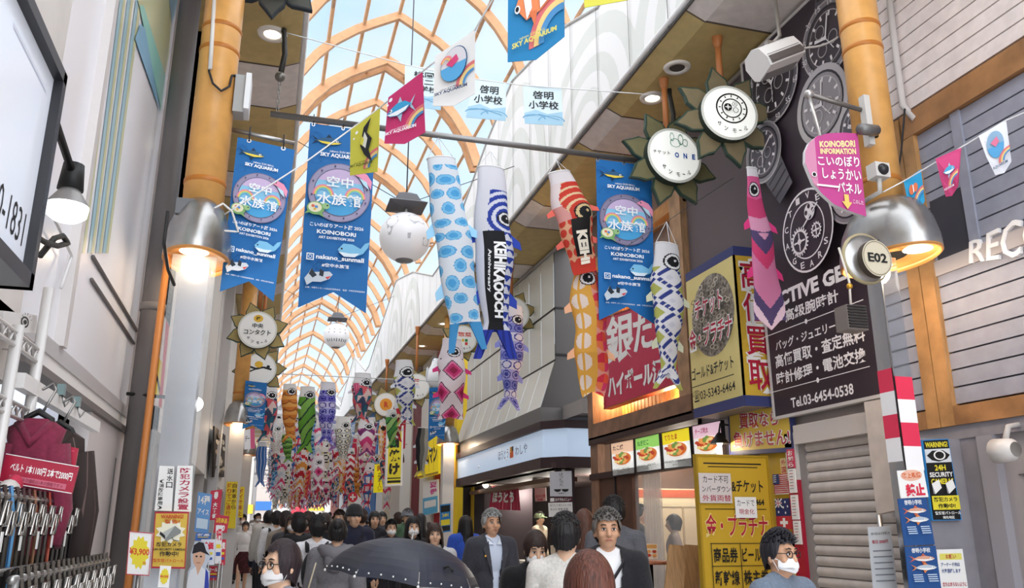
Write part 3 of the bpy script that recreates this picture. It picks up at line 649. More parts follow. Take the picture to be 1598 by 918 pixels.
    o+= [('T','主催：中野サンモール商店街振興組合　後援：中野区教育委員会',.08,.896,.96,.905,wh,0)]
    return o
BI=banner_items()
TAIL=[(0,0),(1,0),(1,1),(.5,.905),(0,1)]
def banner(lab,C,ties=(),grp='blue swallowtail street banners'):
    o=sign('street_banner',lab,'banner',C,BI,.006,BLU,TAIL,group=grp,eps=.0008); 
    f=qf(C)
    for u in ties:
        b=MB(); p=f(u,.008,.002); b.lathe([(.010,0),(.018,0)],m('d9d9d9',.3,.8),p,10,'y'); b.tube([p,p+V((0,-.02,.05)),p+V((0,.0,.12))],.006,m('33343a'),6)
        b.build('tie_ring',o)
    return o
def Q(Y,TL,TR,BR,BL): return [aY(*p,Y) for p in(TL,TR,BR,BL)]
banner('blue aquarium banner second from left, on the long pipe over the street',Q(YB,(484,192),(586,206),(571,489),(465,480)),(.05,.5))
banner('blue aquarium banner at the right end of the long pipe',Q(YB,(930,248),(1016,259),(1023,507),(935,500)),(.03,.5,.97))
banner('blue aquarium banner on the left orange column, nearest of the left banners',Q(6.3,(371,214),(460,234),(427,471),(343,455)),(.2,.8))
b=MB(); b.tube([aY(350,200,6.3),aY(460,224,6.3)],.018,STEEL,8); b.tube([aY(352,180,6.3),aY(347,255,6.3)],.014,STEEL,8); b.build('banner_bracket',None,aY(400,212,6.3),'small steel arm holding the left blue banner to the orange column','bracket')
banner('small blue aquarium banner farther off beside the left far column',Q(16.9,(383,594),(417,598),(411,673),(378,670)))
banner('small blue aquarium banner below the penguin at the right far column',Q(20.2,(670,605),(699,604),(693,688),(668,690)))
# ================================================================ BUNTING
def cord(name,lab,pts,r=.006,c='f2f2f2',sag=0):
    b=MB(); P=[]
    for p,q in zip(pts,pts[1:]):
        for i in range(6): P.append(V(p).lerp(V(q),i/6)-V((0,0,sag*4*(i/6)*(1-i/6))))
    P.append(V(pts[-1])); b.tube(P,r,c,6); return b.build(name,None,P[len(P)//2],lab,'string')
def flag(lab,C,base,items,grp='aquarium bunting flags',outline=None):
    return sign('bunting_flag',lab,'flag',C,items,.004,base,outline or [(0,0),(1,0),(1,.9),(.5,1),(0,.9)],group=grp,eps=.004)
def Q2(TL,TR,BR,BL,y0,y1): return [aY(*TL,y0),aY(*TR,y1),aY(*BR,y1),aY(*BL,y0)]
def rainbow(u,v,r,asp): return [('A',u,v,r-.09*j,(r-.09*j)*asp,.22,c,pi/2,pi) for j,c in enumerate(('e0787a','f0cf8a','4f8fc4'))]
def txt2(c,v=.8): return [('T','nakano SUN MALL',.25,v-.035,.7,v-.01,c,.01),('T','SKY AQUARIUM',.12,v,.9,v+.06,c,.04)]
flag('yellow bunting flag with an angelfish overlapping the second blue banner',Q2((547,202),(593,168),(589,268),(546,274),6.0,5.8),m('d2cc4e',.7),rainbow(1.0,.92,.5,.6)+[('P',[(.5,.18),(.75,.08),(.62,.3),(.8,.45),(.7,.62),(.85,.85),(.55,.68),(.4,.5)],m('26282c')),('P',[(.55,.28),(.66,.42),(.6,.58),(.45,.48)],m('e6e4d8')),('P',[(.48,.34),(.55,.42),(.5,.52),(.42,.46)],m('e0d64a')),('O',.3,.22,.05,.03,wh),('O',.22,.32,.03,.02,wh)]+txt2(m('4a5a2a'),.84),outline=[(0,0),(1,0),(1,1),(0,1)])
flag('pink bunting flag with a blue and white fish left of the white flag',Q2((606,152),(659,112),(664,217),(599,232),5.3,5.1),m('c8386e',.7),rainbow(1.0,.78,.5,.6)+fish2(.45,.42,.75,.3,m('3f9fd0'),m('eef4f8'),m('a9c4d8'),-1)+[('O',.2,.2,.05,.035,wh),('O',.13,.28,.03,.02,wh)]+txt2(m('f4e6ee'),.80))
flag('white bunting flag with an oval picture of leaping carp',Q2((679,88),(741,47),(741,157),(675,174),4.7,4.5),m('eceae8',.7),rainbow(1.0,.72,.45,.65)+[('O',.52,.36,.33,.27,m('2f5d84')),('O',.52,.36,.31,.255,m('d9d6dc')),('P',[(.52+.31*cos(a),.38-.255*sin(a)) for a in [pi*(1+j/12) for j in range(13)]],m('5aa6d8')),('P',[(.35,.33),(.6,.24),(.66,.34),(.5,.42)],m('d8487a')),('A',.36,.3,.14,.1,.3,m('e98a8a'),0,pi),('A',.36,.31,.1,.07,.3,m('f2c46a'),0,pi)]+txt2(m('3a4a6a'),.77))
flag('blue bunting flag with an orange clownfish at the top of the picture',Q2((793,-52),(880,-75),(881,72),(792,114),4.1,3.9),m('2a82b8',.7),rainbow(1.0,.88,.62,.75)+[('P',[(.15,.45),(.25,.3),(.6,.05),(.95,.1),(.9,.4),(.6,.55),(.35,.6)],m('e88a5a')),('P',[(.28,.3),(.4,.2),(.45,.5),(.36,.6)],wh),('P',[(.55,.1),(.68,.05),(.72,.48),(.6,.54)],wh),('O',.2,.48,.05,.04,wh),('O',.2,.48,.03,.025,INK),('P',[(.42,.55),(.52,.72),(.56,.56)],m('d9744a'))]+txt2(m('d9cf6a'),.80))
flag('yellow bunting flag corner cut off at the top edge beside the white fascia',Q2((905,-95),(985,-120),(980,0),(912,12),3.7,3.6),m('d2cc4e',.7),[],outline=[(0,0),(1,0),(1,1),(0,1)])
cord('bunting_string','white string of the colourful bunting rising from the left column to the upper right',[aY(350,335,6.15),aY(470,258,6.05),aY(547,202,6.0),aY(593,168,5.8),aY(659,112,5.1),aY(741,47,4.5),aY(800,-55,4.05),aY(985,-120,3.6)])
def school(lab,TL,TR,BR,BL,rows):
    it=[('P',[(0,.72),(.3,.62),(.6,.72),(1,.64),(1,1),(0,1)],m('a9cfe4')),('A',.25,.86,.3,.12,.12,m('6fa9cf'),0,pi),('A',.7,.9,.35,.14,.1,m('6fa9cf'),0,pi),('L',[(0,.8),(.4,.74),(.9,.86)],.02,m('6fa9cf'))]
    n=len(rows)
    for j,r in enumerate(rows): it.append(('T',r,.12 if len(r)>2 else .24,.12+.52*j/n,.90 if len(r)>2 else .78,.12+.52*(j+.84)/n,INK,.03))
    return sign('school_flag',lab,'flag',Q(YB+.08,TL,TR,BR,BL),it,.004,m('dcecf2',.7),group='school name flags on the upper string',eps=.0008)
school('pale blue school flag half hidden behind the white bunting flag',(632,102),(690,108),(688,172),(631,165),['桃園','第二','小学校'])
school('pale blue school flag touching the right edge of the white bunting flag',(738,124),(790,130),(789,189),(727,183),['啓明','小学校'])
school('pale blue school flag on the right, hanging clear before the white fascia',(816,134),(876,137),(879,196),(819,193),['啓明','小学校'])
cord('flag_string','thin white string of the school flags between the two black hooks',[aY(443,50,YB),aY(632,101,YB+.08),aY(738,123,YB+.08),aY(816,133,YB+.08),aY(1045,150,YB)])
def sflag(lab,C,base,items): return flag(lab,C,base,items,'small bunting flags over the grey board siding',[(.0,0),(1,0),(.95,.85),(.6,1),(.25,.95),(.08,.5)])
sflag('small blue clownfish flag, lowest of three beside the domed hood',[aY(1410,283,4.55),aY(1437,264,4.45),aY(1446,322,4.45),aY(1416,336,4.55)],m('2f9fd0',.7),rainbow(1.,.85,.6,.7)+[('O',.4,.4,.13,.14,m('e0744a')),('O',.62,.4,.12,.12,m('e0744a')),('R',.48,.3,.53,.52,wh)])
sflag('small pink fish flag in the middle of three beside the domed hood',[aY(1460,248,4.25),aY(1500,230,4.1),aY(1496,300,4.1),aY(1470,314,4.25)],m('d0487e',.7),fish2(.5,.42,.6,.25,m('4fb0d8'),wh,m('a9c4d8'))+rainbow(1.,.8,.5,.6)+[('T','AQUARIUM',.3,.82,.85,.88,wh)])
sflag('small white carp picture flag, uppermost of three at the right edge',[aY(1527,212,3.95),aY(1570,188,3.8),aY(1582,262,3.8),aY(1545,282,3.95)],m('e9eaf0',.7),[('O',.5,.36,.32,.28,m('8fb0cc')),('P',[(.5+.3*cos(a),.38-.26*sin(a)) for a in [pi*(1+j/12) for j in range(13)]],m('5aa6d8')),('P',[(.35,.3),(.6,.22),(.66,.34),(.5,.42)],m('e07a9a'))]+rainbow(1.,.78,.5,.5)+[('T','AQUARIUM',.25,.8,.85,.87,m('3a5a7a'))])
cord('bunting_string','white string of the three small flags rising right from the column camera',[aX(1378,300,4.15),aY(1410,283,4.55),aY(1500,230,4.1),aY(1570,188,3.8),aY(1640,158,3.5)],.005)
# ================================================================ RIGHT SIDE SHOP FRONTS
RED=m('b3203c',.5); NAVY=m('3a4070',.5); CRM=m('e2d08a',.55); YEL=m('d8b84a',.55); PAP=m('f1efec',.7)
def TO(s,u0,v0,u1,v1,c,oc=PAP,k='T',b1=.015,b2=.075,g=.015):
    return [(k,s,u0-g,v0-g*.5,u1+g,v1+g*.5,oc,b2),(k,s,u0,v0,u1,v1,c,b1)]
# ticket shop box: two lit faces
t=empty('ticket_shop_lightbox',(4.58,7.35,2.83),'cream and navy corner sign box of the ticket shop, left of the watch board','signboard')
XA,YA=4.58,7.35
y1=aX(1070,435,XA).y; zt,zb=4.50,2.79
b=MB(); b.box(XA+.02,XR,YA+.02,y1,zb+.01,zt,m('8e887e',.5)); b.build('housing',t)
it=[('R',0,0,1,.06,NAVY),('R',0,.935,1,1,NAVY),('O',.52,.37,.43,.27,m('8d8377',.5,kind='coins'),36)]
for j in range(70):
    a=j*2.4; q=.04+.94*math.sqrt((j+.5)/70); it.append(('A',.52+.39*q*cos(a),.37+.245*q*sin(a),.045,.016,.35,m(('b9ae9e','6f655a','d6ccba')[j%3],.35,.3)))
it+=TO('チケット',.24,.24,.80,.37,RED)+TO('金・プラチナ',.08,.42,.95,.565,RED)+[('T','ゴールド&チケット',.09,.68,.93,.765,INK,.02),('R',.08,.80,.92,.806,INK),('T','☎03-5343-6464',.09,.83,.93,.91,INK,.01)]
sign('street_face',None,None,[V((XA,y1,zt)),V((XA,YA,zt)),V((XA,YA,zb)),V((XA,y1,zb))],it,.02,CRM,parent=t,eps=.0006)
it=[('R',0,0,1,.06,NAVY),('R',0,.935,1,1,NAVY)]
for j,ch in enumerate('高価買取'): it+=TO(ch,.16,.09+.21*j,.84,.27+.21*j,RED,b2=.06,g=.04)
sign('end_face',None,None,[V((XA,YA,zt)),V((XR,YA,zt)),V((XR,YA,zb)),V((XA,YA,zb))],it,.02,m('cfa93a',.55),parent=t,eps=.0008)
sign('buying_sign','yellow sign with red outlined lettering under the ticket shop box','signboard',corners('X',4.9,(1138,643),(1238,703),(1231,634),(1141,709)),TO('買取なら',.18,.07,.82,.43,RED)+TO('負けません!',.06,.49,.97,.88,RED)+[('R',0,.93,1,1,NAVY)],.05,YEL,frame=(.015,NAVY))
b=MB(); p,q=aX(1148,642,4.87),aX(1200,626,4.87); b.tube([p,q],.03,m('d5d0cb',.4),10); b.tube([p,p+V((.1,0,.06))],.012,STEEL,6); b.tube([q,q+V((.1,0,.06))],.012,STEEL,6); b.build('sign_lamp',None,(p+q)/2,'white tube lamp mounted along the top of the yellow buying sign','lamp')
it=[('R',.08,.035,.92,.043,INK),('R',.14,.055,.86,.06,INK),('T','&チケット',.46,.13,.92,.20,INK,.04),('T','3464',.75,.235,.92,.27,INK,.03),('R',.06,.29,.94,.294,INK)]
it+=TO('金・プラチナ',.06,.32,.94,.44,RED,m('e9d48a'),b2=.05)
for r,(a,c) in enumerate((('商品券','ビール券'),('新幹線','株主券'),('テレカ','切手'),('図書券','コイン'))):
    v=.48+.12*r; it+= [('T',a,.14,v+.02,.48,v+.1,INK,.03),('T',c,.54,v+.02,.9,v+.1,INK,.03),('R',.10,v-.004,.95,v,INK)]
it+= [('R',.10,.48,.11,.96,INK),('R',.505,.48,.515,.96,INK),('R',.94,.48,.95,.96,INK),('R',.1,.956,.95,.96,INK)]
it+= [('R',-.02,.095,.44,.26,m('d6ccc8',.8)),('T','カード不可',.04,.11,.4,.15,INK,0),('T','ンバーダウン',.02,.165,.42,.20,INK,0),('T','外貨両替',.02,.215,.42,.25,RED,0),('R',.47,.225,.78,.34,PAP),('T','カードで',.5,.24,.75,.275,INK,0),('T','現金化',.52,.29,.74,.32,RED,0),('R',.22,.90,.44,1.0,PAP)]
CB=[aY(1088,712,7.5),aY(1195,715,7.5),aY(1213,960,7.5),aY(1104,960,7.5)]
C=[CB[0],CB[1],CB[1].copy(),CB[0].copy()]; C[2].z=C[3].z=.55; C[1].z=C[0].z; 
sign('standing_ticket_board','tall yellow standing board listing gift vouchers, taped with handwritten notes','signboard',C,it,.06,m('cda62e',.5),frame=(.02,m('b08d22',.5)))
b=MB(); 
for x in(C[0].x+.1,C[1].x-.1): b.box(x-.02,x+.02,7.46,7.6,0,.56,STEEL)
b.box(C[0].x,C[1].x,7.4,7.66,0,.04,STEEL); b.build('board_foot',None,((C[0].x+C[1].x)/2,7.55,0),'steel foot of the tall yellow standing board','stand')
XP=4.94
def small(name,lab,cat,TL,BR,items,base='f1efec',pl='X',c=XP,grp=None,**k): return sign(name,lab,cat,corners(pl,c,TL,BR),items,.012,m(base,.6) if isinstance(base,str) else base,group=grp,**k)
us=[('R',0,.09*j*1.1,1,.09*j*1.1+.05,m('b8343f')) for j in range(10)]+[('R',0,0,.42,.5,m('2c3d73'))]+[('O',.07+.07*i,.08+.1*j,.018,.025,wh,8) for i in range(5) for j in range(4)]
small('flag_card','small American flag card, top one of three on the yellow door frame','flag',(1207,741),(1233,771),us,'f3efec')
au=[('L',[(0,0),(.5,.5)],.08,wh),('L',[(.5,0),(0,.5)],.08,wh),('R',0,.2,.5,.3,wh),('R',.2,0,.3,.5,wh),('R',0,.23,.5,.27,m('c8323f')),('R',.23,0,.27,.5,m('c8323f'))]+[('O',u,v,.05,.07,wh,7) for u,v in((.25,.75),(.75,.2),(.9,.45),(.62,.5),(.75,.8))]
small('flag_card','small Australian flag card, middle one of three on the yellow door frame','flag',(1209,779),(1234,806),au,'26316b')
small('flag_card','small Swiss flag card, lowest of three on the yellow door frame','flag',(1211,806),(1237,826),[('R',.42,.15,.58,.85,wh),('R',.25,.38,.75,.62,wh)],'c8323f')
small('shop_notice','narrow notice with red characters above the flag cards','notice',(1217,716),(1228,740),[('V','外国',.15,.05,.9,.95,RED)],'e6d7a0')
small('shop_notice','pink topped strip notice at the head of the red pillar','notice',(1227,702),(1240,731),[('V','お知ら',.15,.05,.9,.95,PAP)],'c83a58',c=4.885)
for i,(y0,y1,l) in enumerate(((731,769,'uppermost'),(773,811,'second'),(813,850,'lowest'))): small('shop_notice','white paper notice with red writing, %s of three beside the red pillar'%l,'notice',(1229+4*i,y0),(1243+4*i,y1),[('R',.2,.1+.12*j,.75,.13+.12*j,m('c86a78') if j%2 else m('8a8488')) for j in range(7)],c=4.885)
# 安売 strip
sign('strip_sign','narrow white vertical strip sign with red characters above the ticket shop box','signboard',[aY(1092,315,8.95),aY(1109,312,8.95),aY(1117,408,8.95),aY(1098,412,8.95)],[('V','安　売',.15,.22,.85,.95,RED,.03)],.05,PAP)
# ---------------------------------------------------------------- silver highball restaurant
b=MB(); WB=m('8e6a52',.55,kind='wood'); WO=m('c98f52',.5,kind='wood'); WD=m('5a3a2a',.55,kind='wood')
Y0,Y1=9.05,12.72
ZI=aX(930,661,4.9).z
b.box(4.9,5.5,12.28,12.5,2.95,5.9,WB); b.box(4.9,5.2,Y0,12.28,2.95,ZI,WB); b.box(5.2,5.5,Y0,12.28,ZI-.05,ZI,WO); b.box(4.9,5.5,Y0,9.35,ZI,5.9,m('b8906a',.5,kind='wood')); b.box(4.95,5.6,Y0,12.3,5.72,5.9,WO)
b.box(5.42,5.5,Y0,12.3,3.2,5.8,WO)
for i in range(24): b.box(5.40,5.42,9.3+i*.125,9.4+i*.125,ZI,5.72,WO)
b.box(4.93,5.05,12.2,12.5,0,2.98,WB); b.box(4.95,5.05,11.0,12.2,0,2.4,WD); b.box(4.93,4.95,11.55,11.58,0,2.4,m('20161a'))
b.box(4.9,5.1,9.0,12.5,2.87,2.98,m('3a2620',.6)); b.box(4.9,5.1,9.0,12.5,2.33,2.42,m('3a2620',.6))
b.box(5,7.8,12.4,12.5,0,3,m('6a5040',.6)); b.box(7.7,7.8,9,12.5,0,3,m('3d2f2c',.6)); b.box(5,7.8,9,9.1,0,3,m('6a5040',.6)); b.box(5,7.8,9,12.5,2.9,3,m('4a3a34',.6))
zb0,zb1=aY(1050,777,12.36).z,aY(1050,765,12.36).z
b.box(5.05,7.7,12.34,12.4,1.0,zb1+.02,m('efdcb8',.5)); b.box(5.05,7.7,12.33,12.34,zb0,zb1,m('d9653a',.5)); b.box(5.05,7.7,12.32,12.34,zb0-.14,zb0-.05,m('f6e6c0',.4)); b.box(5.2,7.7,11.9,12.0,.0,1.0,m('d8c0a0',.5,kind='wood')); b.box(5.2,7.7,11.5,12.0,1.0,1.04,m('efe6dc',.4))
for i in range(5): b.box(5.4+.5*i,5.43+.5*i,12.32,12.34,1.0,zb0-.14,m('c9b48e',.5))
struct('wall_right_restaurant',b)
it=TO('銀',.06,.02,.44,.55,PAP,PAP,b1=.02,b2=.02)+TO('だこ',.46,.08,.96,.5,PAP,PAP,b1=.02,b2=.02)+[('T','ハイボール酒場',.06,.66,.94,.93,PAP,.05)]
sign('restaurant_sign','red restaurant sign with big white characters inside a lit wooden frame','signboard',corners('X',4.96,(941,497),(1062,596),(1058,460),(944,637)),it,.12,m('c0274a',.45),frame=(.02,m('9c4a3a',.5)))
for y,z in((9.7,5.6),(10.8,5.6),(11.9,5.6),(10.2,ZI+.08),(12.12,3.6),(12.12,4.6)): spot('frame_glow',(5.22,y,z),16,(1,.72,.36),.06)
for y in(9.6,10.8,11.8): spot('restaurant_light',(6.2,y,2.7),26,(1,.9,.78),.1)
def bowl(u,v,bg,ti,tc,pr):
    o=[('R',0,0,1,.34,m(bg)),('T',ti,.08,.08,.55,.24,tc,.04),('O',.5,.55,.42,.24,m('!f6f3ee')),('O',.5,.52,.36,.19,m('!c8753a'))]
    for j in range(26):
        a=j*2.4; q=math.sqrt((j+.5)/26); o.append(('O',.5+.31*q*cos(a),.51+.16*q*sin(a),.07,.045,m(('!e2a25a','!b8452f','!e9d08a','!7a9a4a')[j%4]),9))
    return o+[('T',pr,.12,.80,.86,.87,INK,0),('T','税込',.4,.91,.6,.95,INK,0)]
MC=[((953.5,693),(989,686),(991,738),(956.5,743)),((991.5,685.6),(1029,677),(1033,732),(994,737.5)),((1033,676.6),(1076,667),(1081,727),(1037,731.5)),((1080.7,666),(1125,657),(1130,718),(1085,725.5))]
for i,(bg,ti,tc,pr,lab) in enumerate((('!f2c8a8','たこ焼',INK,'8個580円 12個770円','orange topped'),('!9ad86a','ねぎだこ',m('3f9a4a'),'8個680円 12個870円','green topped'),('!f2dc2a','てりたま',m('d8432f'),'8個680円 12個880円','yellow topped'),('!ecc8d8','チーズ明太',m('c8327a'),'8個680円 12個880円','pink topped'))):
    sign('menu_lightbox','lit %s takoyaki menu panel, %s in the row of four'%(lab,('leftmost','second','third','rightmost')[i]),'menu',[aX(*p,4.9) for p in MC[i]],bowl(0,0,bg,ti,tc,pr),.04,m('!f4f6f2'),group='lit menu panels over the restaurant window',frame=(.01,m('2a2224')))
# window: glass and gauze curtain, interior
b=MB(); b.box(4.99,5.0,9.1,11.0,.5,2.33,GLS); b.build('shop_window_pane',None,(5,10,.5),'restaurant window glass below the lit menu panels','window')
b=MB(); n=40; P=[(5.06+.025*sin(i*1.35),10.33+.52*i/n) for i in range(n+1)]
b.add([(x,y,z) for x,y in P for z in(.4,2.32)],[(2*i,2*i+2,2*i+3,2*i+1) for i in range(n)],m('d6c8be',.9,kind='film'),True); b.build('gauze_curtain',None,(5.06,10.4,.4),'translucent pale curtain gathered inside the restaurant window','curtain')
for y in(9.7,10.3,10.95):
    b=MB(); b.lathe([(.09,0),(.08,.08),(.02,.14)],m('f0ece6',.4),(6.2,y,2.35),14); b.lathe([(.001,.01),(.07,.01)],m('!fff2dc',emit=5),(6.2,y,2.35),12); b.tube([(6.2,y,2.5),(6.2,y,2.92)],.008,INK,5)
    b.build('pendant_lamp',None,(6.2,y,2.35),'small white pendant lamp inside the restaurant, %s'%{9.7:'nearest the yellow board',10.3:'middle of three',10.95:'nearest the dark door'}[y],'lamp','restaurant pendant lamps')
sign('ramen_poster','red headed food poster on the post left of the restaurant door','poster',[aY(931,748,12.7),aY(954,743,12.7),aY(957,782,12.7),aY(935,790,12.7)],[('R',0,0,1,.25,m('c83a48')),('T','★おすすめ',.1,.06,.9,.2,PAP,.02)]+[('O',.5+.38*math.sqrt((j+.5)/20)*cos(j*2.4),.58+.28*math.sqrt((j+.5)/20)*sin(j*2.4),.1,.07,m(('e2a25a','b8452f','5a7a3a','e9e0d0')[j%4]),9) for j in range(20)],.02,m('efe9e2'))
def wall_lamp(x,y,z,lab):
    t=empty('wall_lamp',(x,y,z),lab,'lamp'); b=MB(); b.tube([(5.0,y,z+.18),(x+.02,y,z+.2),(x,y,z+.1)],.012,INK,6); b.build('arm',t)
    b=MB(); b.lathe([(.02,.1),(.05,.06),(.11,-.02)],m('1f1b1a',.4),(x,y,z),16); b.build('shade',t); b=MB(); b.ball((x,y,z-.01),.035,WARM,10,6); b.build('bulb',t); spot('lamp_glow',(x,y,z-.05),5,(1,.8,.55),.04,t)
p=aX(1123,690,4.78); wall_lamp(p.x,p.y,p.z,'small black shaded wall lamp between the pink menu panel and yellow buying sign')
# easel, table, stool in front of the restaurant
t=empty('easel_board',(4.3,8.6,0),'brown wooden folding easel boards left of the yellow standing board','easel'); WE=m('b08a62',.6,kind='wood')
for k,(x0,x1) in enumerate(((1045,1072),(1070,1096))):
    C=[aY(x0,850,8.2+.2*k),aY(x1,852,8.2+.2*k),aY(x1-10,985,8.0+.2*k),aY(x0-14,985,8.0+.2*k)]; b=MB(); f=qf(C); b.prism([f(u,v,0) for u,v in((0,0),(1,0),(1,.7),(0,.7))],-f.n*.03,WE); b.build('panel',t)
    for u in(.1,.9): b=MB(); b.tube([f(u,.7,-.015),V((f(u,1,0).x,f(u,1,0).y,0))],.014,WE,6); b.build('leg',t)
t=empty('side_table',(4.05,8.9,0),'small round wooden table with a menu stand behind the grey shirted man','table'); c=aY(1015,880,8.9)
b=MB(); b.lathe([(.001,.03),(.3,.03),(.3,0),(.001,0)],m('9a5a3a',.45,kind='wood'),(c.x,8.9,c.z),24); b.build('tabletop',t); b=MB(); b.tube([(c.x,8.9,c.z),(c.x,8.9,.02)],.03,INK,8); b.lathe([(.22,.0),(.2,.02),(.03,.03)],INK,(c.x,8.9,0),16); b.build('pedestal',t)
sign('menu_stand','picture menu card standing on the small round table','menu',[aY(998,849,8.9),aY(1026,849,8.9),aY(1027,873,8.9),aY(998,873,8.9)],[('R',.05,.05,.95,.3,m('d8a25a'))]+[('O',.2+.3*(j%3),.5+.25*(j//3),.12,.1,m(('b8452f','e2a25a')[j%2]),10) for j in range(6)],.02,m('e9dcc8'))
b=MB(); b.lathe([(.001,.05),(.17,.05),(.18,.02),(.17,0),(.001,0)],m('c8283a',.4),(3.95,8.2,.58),20); b.tube([(3.95,8.2,.58),(3.95,8.2,0)],.025,STEEL,8); b.lathe([(.16,0),(.03,.03)],STEEL,(3.95,8.2,0),16); b.build('stool',None,(3.95,8.2,0),'red round topped stool by the small wooden table','stool')
# ---------------------------------------------------------------- noodle shop with the long lit sign
XW=4.62; BR_=m('3a2a2c',.5); b=MB(); LB=m('!c4d8f0',.4,emit=.22)
pts=[(XW,20.95),(XW,13.97),(4.94,13.6),(6.2,13.6)]
t=empty('shop_awning_sign',(XW,17,2.6),'long pale blue lit fascia sign wrapping the noodle shop corner','signboard')
for (z0,z1,M,o,nm) in((2.79,3.28,LB,0,'lit_panel'),(3.28,3.42,BR_,-.06,'top_trim'),(2.6,2.79,BR_,-.06,'bottom_trim')):
    b=MB(); P=[(x+o,y+o*.5) for x,y in pts]
    q=[(x+.3,y+.12) for x,y in pts]
    for i in range(3):
        (x0,y0),(x1,y1)=P[i],P[i+1]; (a0,c0),(a1,c1)=q[i],q[i+1]
        b.add([(x0,y0,z0),(x1,y1,z0),(x1,y1,z1),(x0,y0,z1),(a0,c0,z0),(a1,c1,z0),(a1,c1,z1),(a0,c0,z1)],[(0,1,2,3),(4,7,6,5),(0,4,5,1),(3,2,6,7),(0,3,7,4),(1,5,6,2)],M)
    b.build(nm,t)
C=corners('X',XW-.006,(778,713),(823,702),(823,694),(778,712)); C=[V((XW-.004,a.y,z)) for a,z in zip((aX(778,710,XW),aX(823,700,XW),aX(823,700,XW),aX(778,710,XW)),(3.14,3.14,2.96,2.96))]
f=qf(C)
for nm,it in (('sign_lettering',[('T','ほうとう',0,.0,.38,1,m('4a4a46'),.0)]),('sign_lettering',[('T','わしや',.62,0,1,1,m('4a4a46'),.0)]),('sign_emblem',[('R',.43,-.1,.495,.5,m('e9a83a')),('R',.43,.5,.495,1.1,m('d8632f')),('R',.495,-.1,.56,.4,m('3a3a36')),('R',.495,.4,.56,1.1,m('d8632f'))])): b=MB(); layer(b,f,it,.002); b.build(nm,t)
for y in(18.6,16.3):
    b=MB(); b.ball((XW-.005,y,2.95),.03,m('ffffff',.3),10,6); b.build('fixing_cap',t)
b=MB(); b.box(XR-.02,XR+.15,20.6,21.0,0,2.6,m('c9a82a',.5)); b.box(XR+2.7,XR+2.8,13.7,21,0,2.7,m('2a2224',.7)); b.box(XR-.2,XR+2.8,20.9,21.0,0,3.4,m('2a2224',.7)); b.box(XR-.3,XR+2.8,13.7,21,2.6,2.7,m('4a3a38',.7)); b.box(XR,XR+1.2,19.6,20.6,0,2.6,m('2f262a',.7))
b.box(XR,XR+.12,13.75,13.9,0,2.6,BR_); b.box(XR-.15,XR-.05,13.95,14.05,0,2.6,BR_); b.box(XR+.9,XR+1.0,13.7,13.8,0,2.6,BR_); b.box(XR+1.6,XR+1.7,13.7,13.8,0,2.6,m('7a5a44',.6))
b.box(XR+2,XR+2.05,13.75,20,1.0,1.5,m('c9b49a',.5)); b.box(XR+.2,XR+.9,14.6,17.4,0,.92,m('8a6a50',.6,kind='wood')); b.box(XR+.1,XR+.95,14.5,17.5,.92,.97,m('cfc6ba',.4)); b.box(XR+.9,XR+1.7,16.2,17.4,.97,1.25,m('b9b9bb',.3,.6))
b.box(XR-.15,XR+.3,14.1,20.5,2.4,2.48,m('6d503c',.6)); struct('wall_right_noodle_shop',b)
for p in((6.2,15.2,2.4),(6.0,17.5,2.4),(6,19.3,2.4)): spot('noodle_shop_light',p,48,(1,.93,.82),.1)
# noren curtain with folds
t=empty('noren_curtain',(4.95,17.9,2.2),'crimson split shop curtain with white characters hanging in the noodle shop entrance','curtain')
C=[aX(768,758,5.1),aX(809,757,5.1),aX(812,797,5.1),aX(763,795,5.1)]; f=qf(C)
for k in range(4):
    b=MB(); n=10; P=[]
    for i in range(n+1):
        u=k/4+.245*i/n; P.append((u,.02*sin(i*1.3+k)))
    b.add([f(u,v,h*(.3+v)) for u,h in P for v in(0,.5,1)],[(3*i+j,3*i+3+j,3*i+4+j,3*i+1+j) for i in range(n) for j in(0,1)],m('b8304f',.8,kind='fabric'),True); b.build('cloth_panel',t)
b=MB(); layer(b,lambda u,v,h:f(u,v,h+.035),[('T','ほうとう',.14,.28,.88,.72,PAP,.05)]); b.build('character_print',t); b=MB(); b.tube([f(-.05,-.02,0),f(1.05,-.02,0)],.02,WB,8); b.build('rod',t)
p=aX(758,757,5.0); b=MB(); b.ball(p,.07,m('!fff4de',emit=14),16,10); b.tube([p,p+V((.1,0,.2))],.02,INK,6); b.build('bare_bulb_lamp',None,p,'glaring round bulb left of the crimson noren curtain','lamp'); spot('bulb_glow',p+V((-.15,0,0)),10,(1,.9,.75),.08)
for i,(x,y) in enumerate(((800,752),(818,751),(832,748),(845,750))):
    p=aX(x,y,5.5); b=MB(); b.lathe([(.2,0),(.17,.05),(.05,.12),(.03,.16)],m('f4f2ee',.3),p,18); b.lathe([(.001,.01),(.17,.01)],m('!fff8ea',emit=3),p,14); b.tube([p+V((0,0,.15)),(p.x,p.y,2.62)],.015,m('e9e6e2'),6)
    b.build('pendant_lamp',None,p,'white pendant lamp in the noodle shop, %s from the noren'%('first','second','third','fourth')[i],'lamp','noodle shop pendant lamps')
F=13.62
sign('shop_poster','grey poster with two bowl drawings on the noodle shop corner','poster',Q(F,(858,737),(892,735),(893,775),(859,775)),[('V','ほうとう九',.42,.05,.6,.6,INK,.0),('O',.33,.72,.16,.1,INK),('R',.15,.6,.5,.71,m('cfcfd4')),('O',.68,.72,.16,.1,INK),('R',.5,.6,.86,.71,m('cfcfd4')),('T','営業中',.35,.86,.65,.9,INK,.02)],.02,m('cfcfd4'))
sign('menu_heading','narrow brown heading strip between the bowl poster and the white menu','notice',Q(F,(858,777),(893,776),(893,783),(858,784)),[('R',.02,.1,.2,.9,PAP),('T','おすすめメニュー',.24,.15,.95,.85,PAP,.03)],.02,m('5a2a34'))
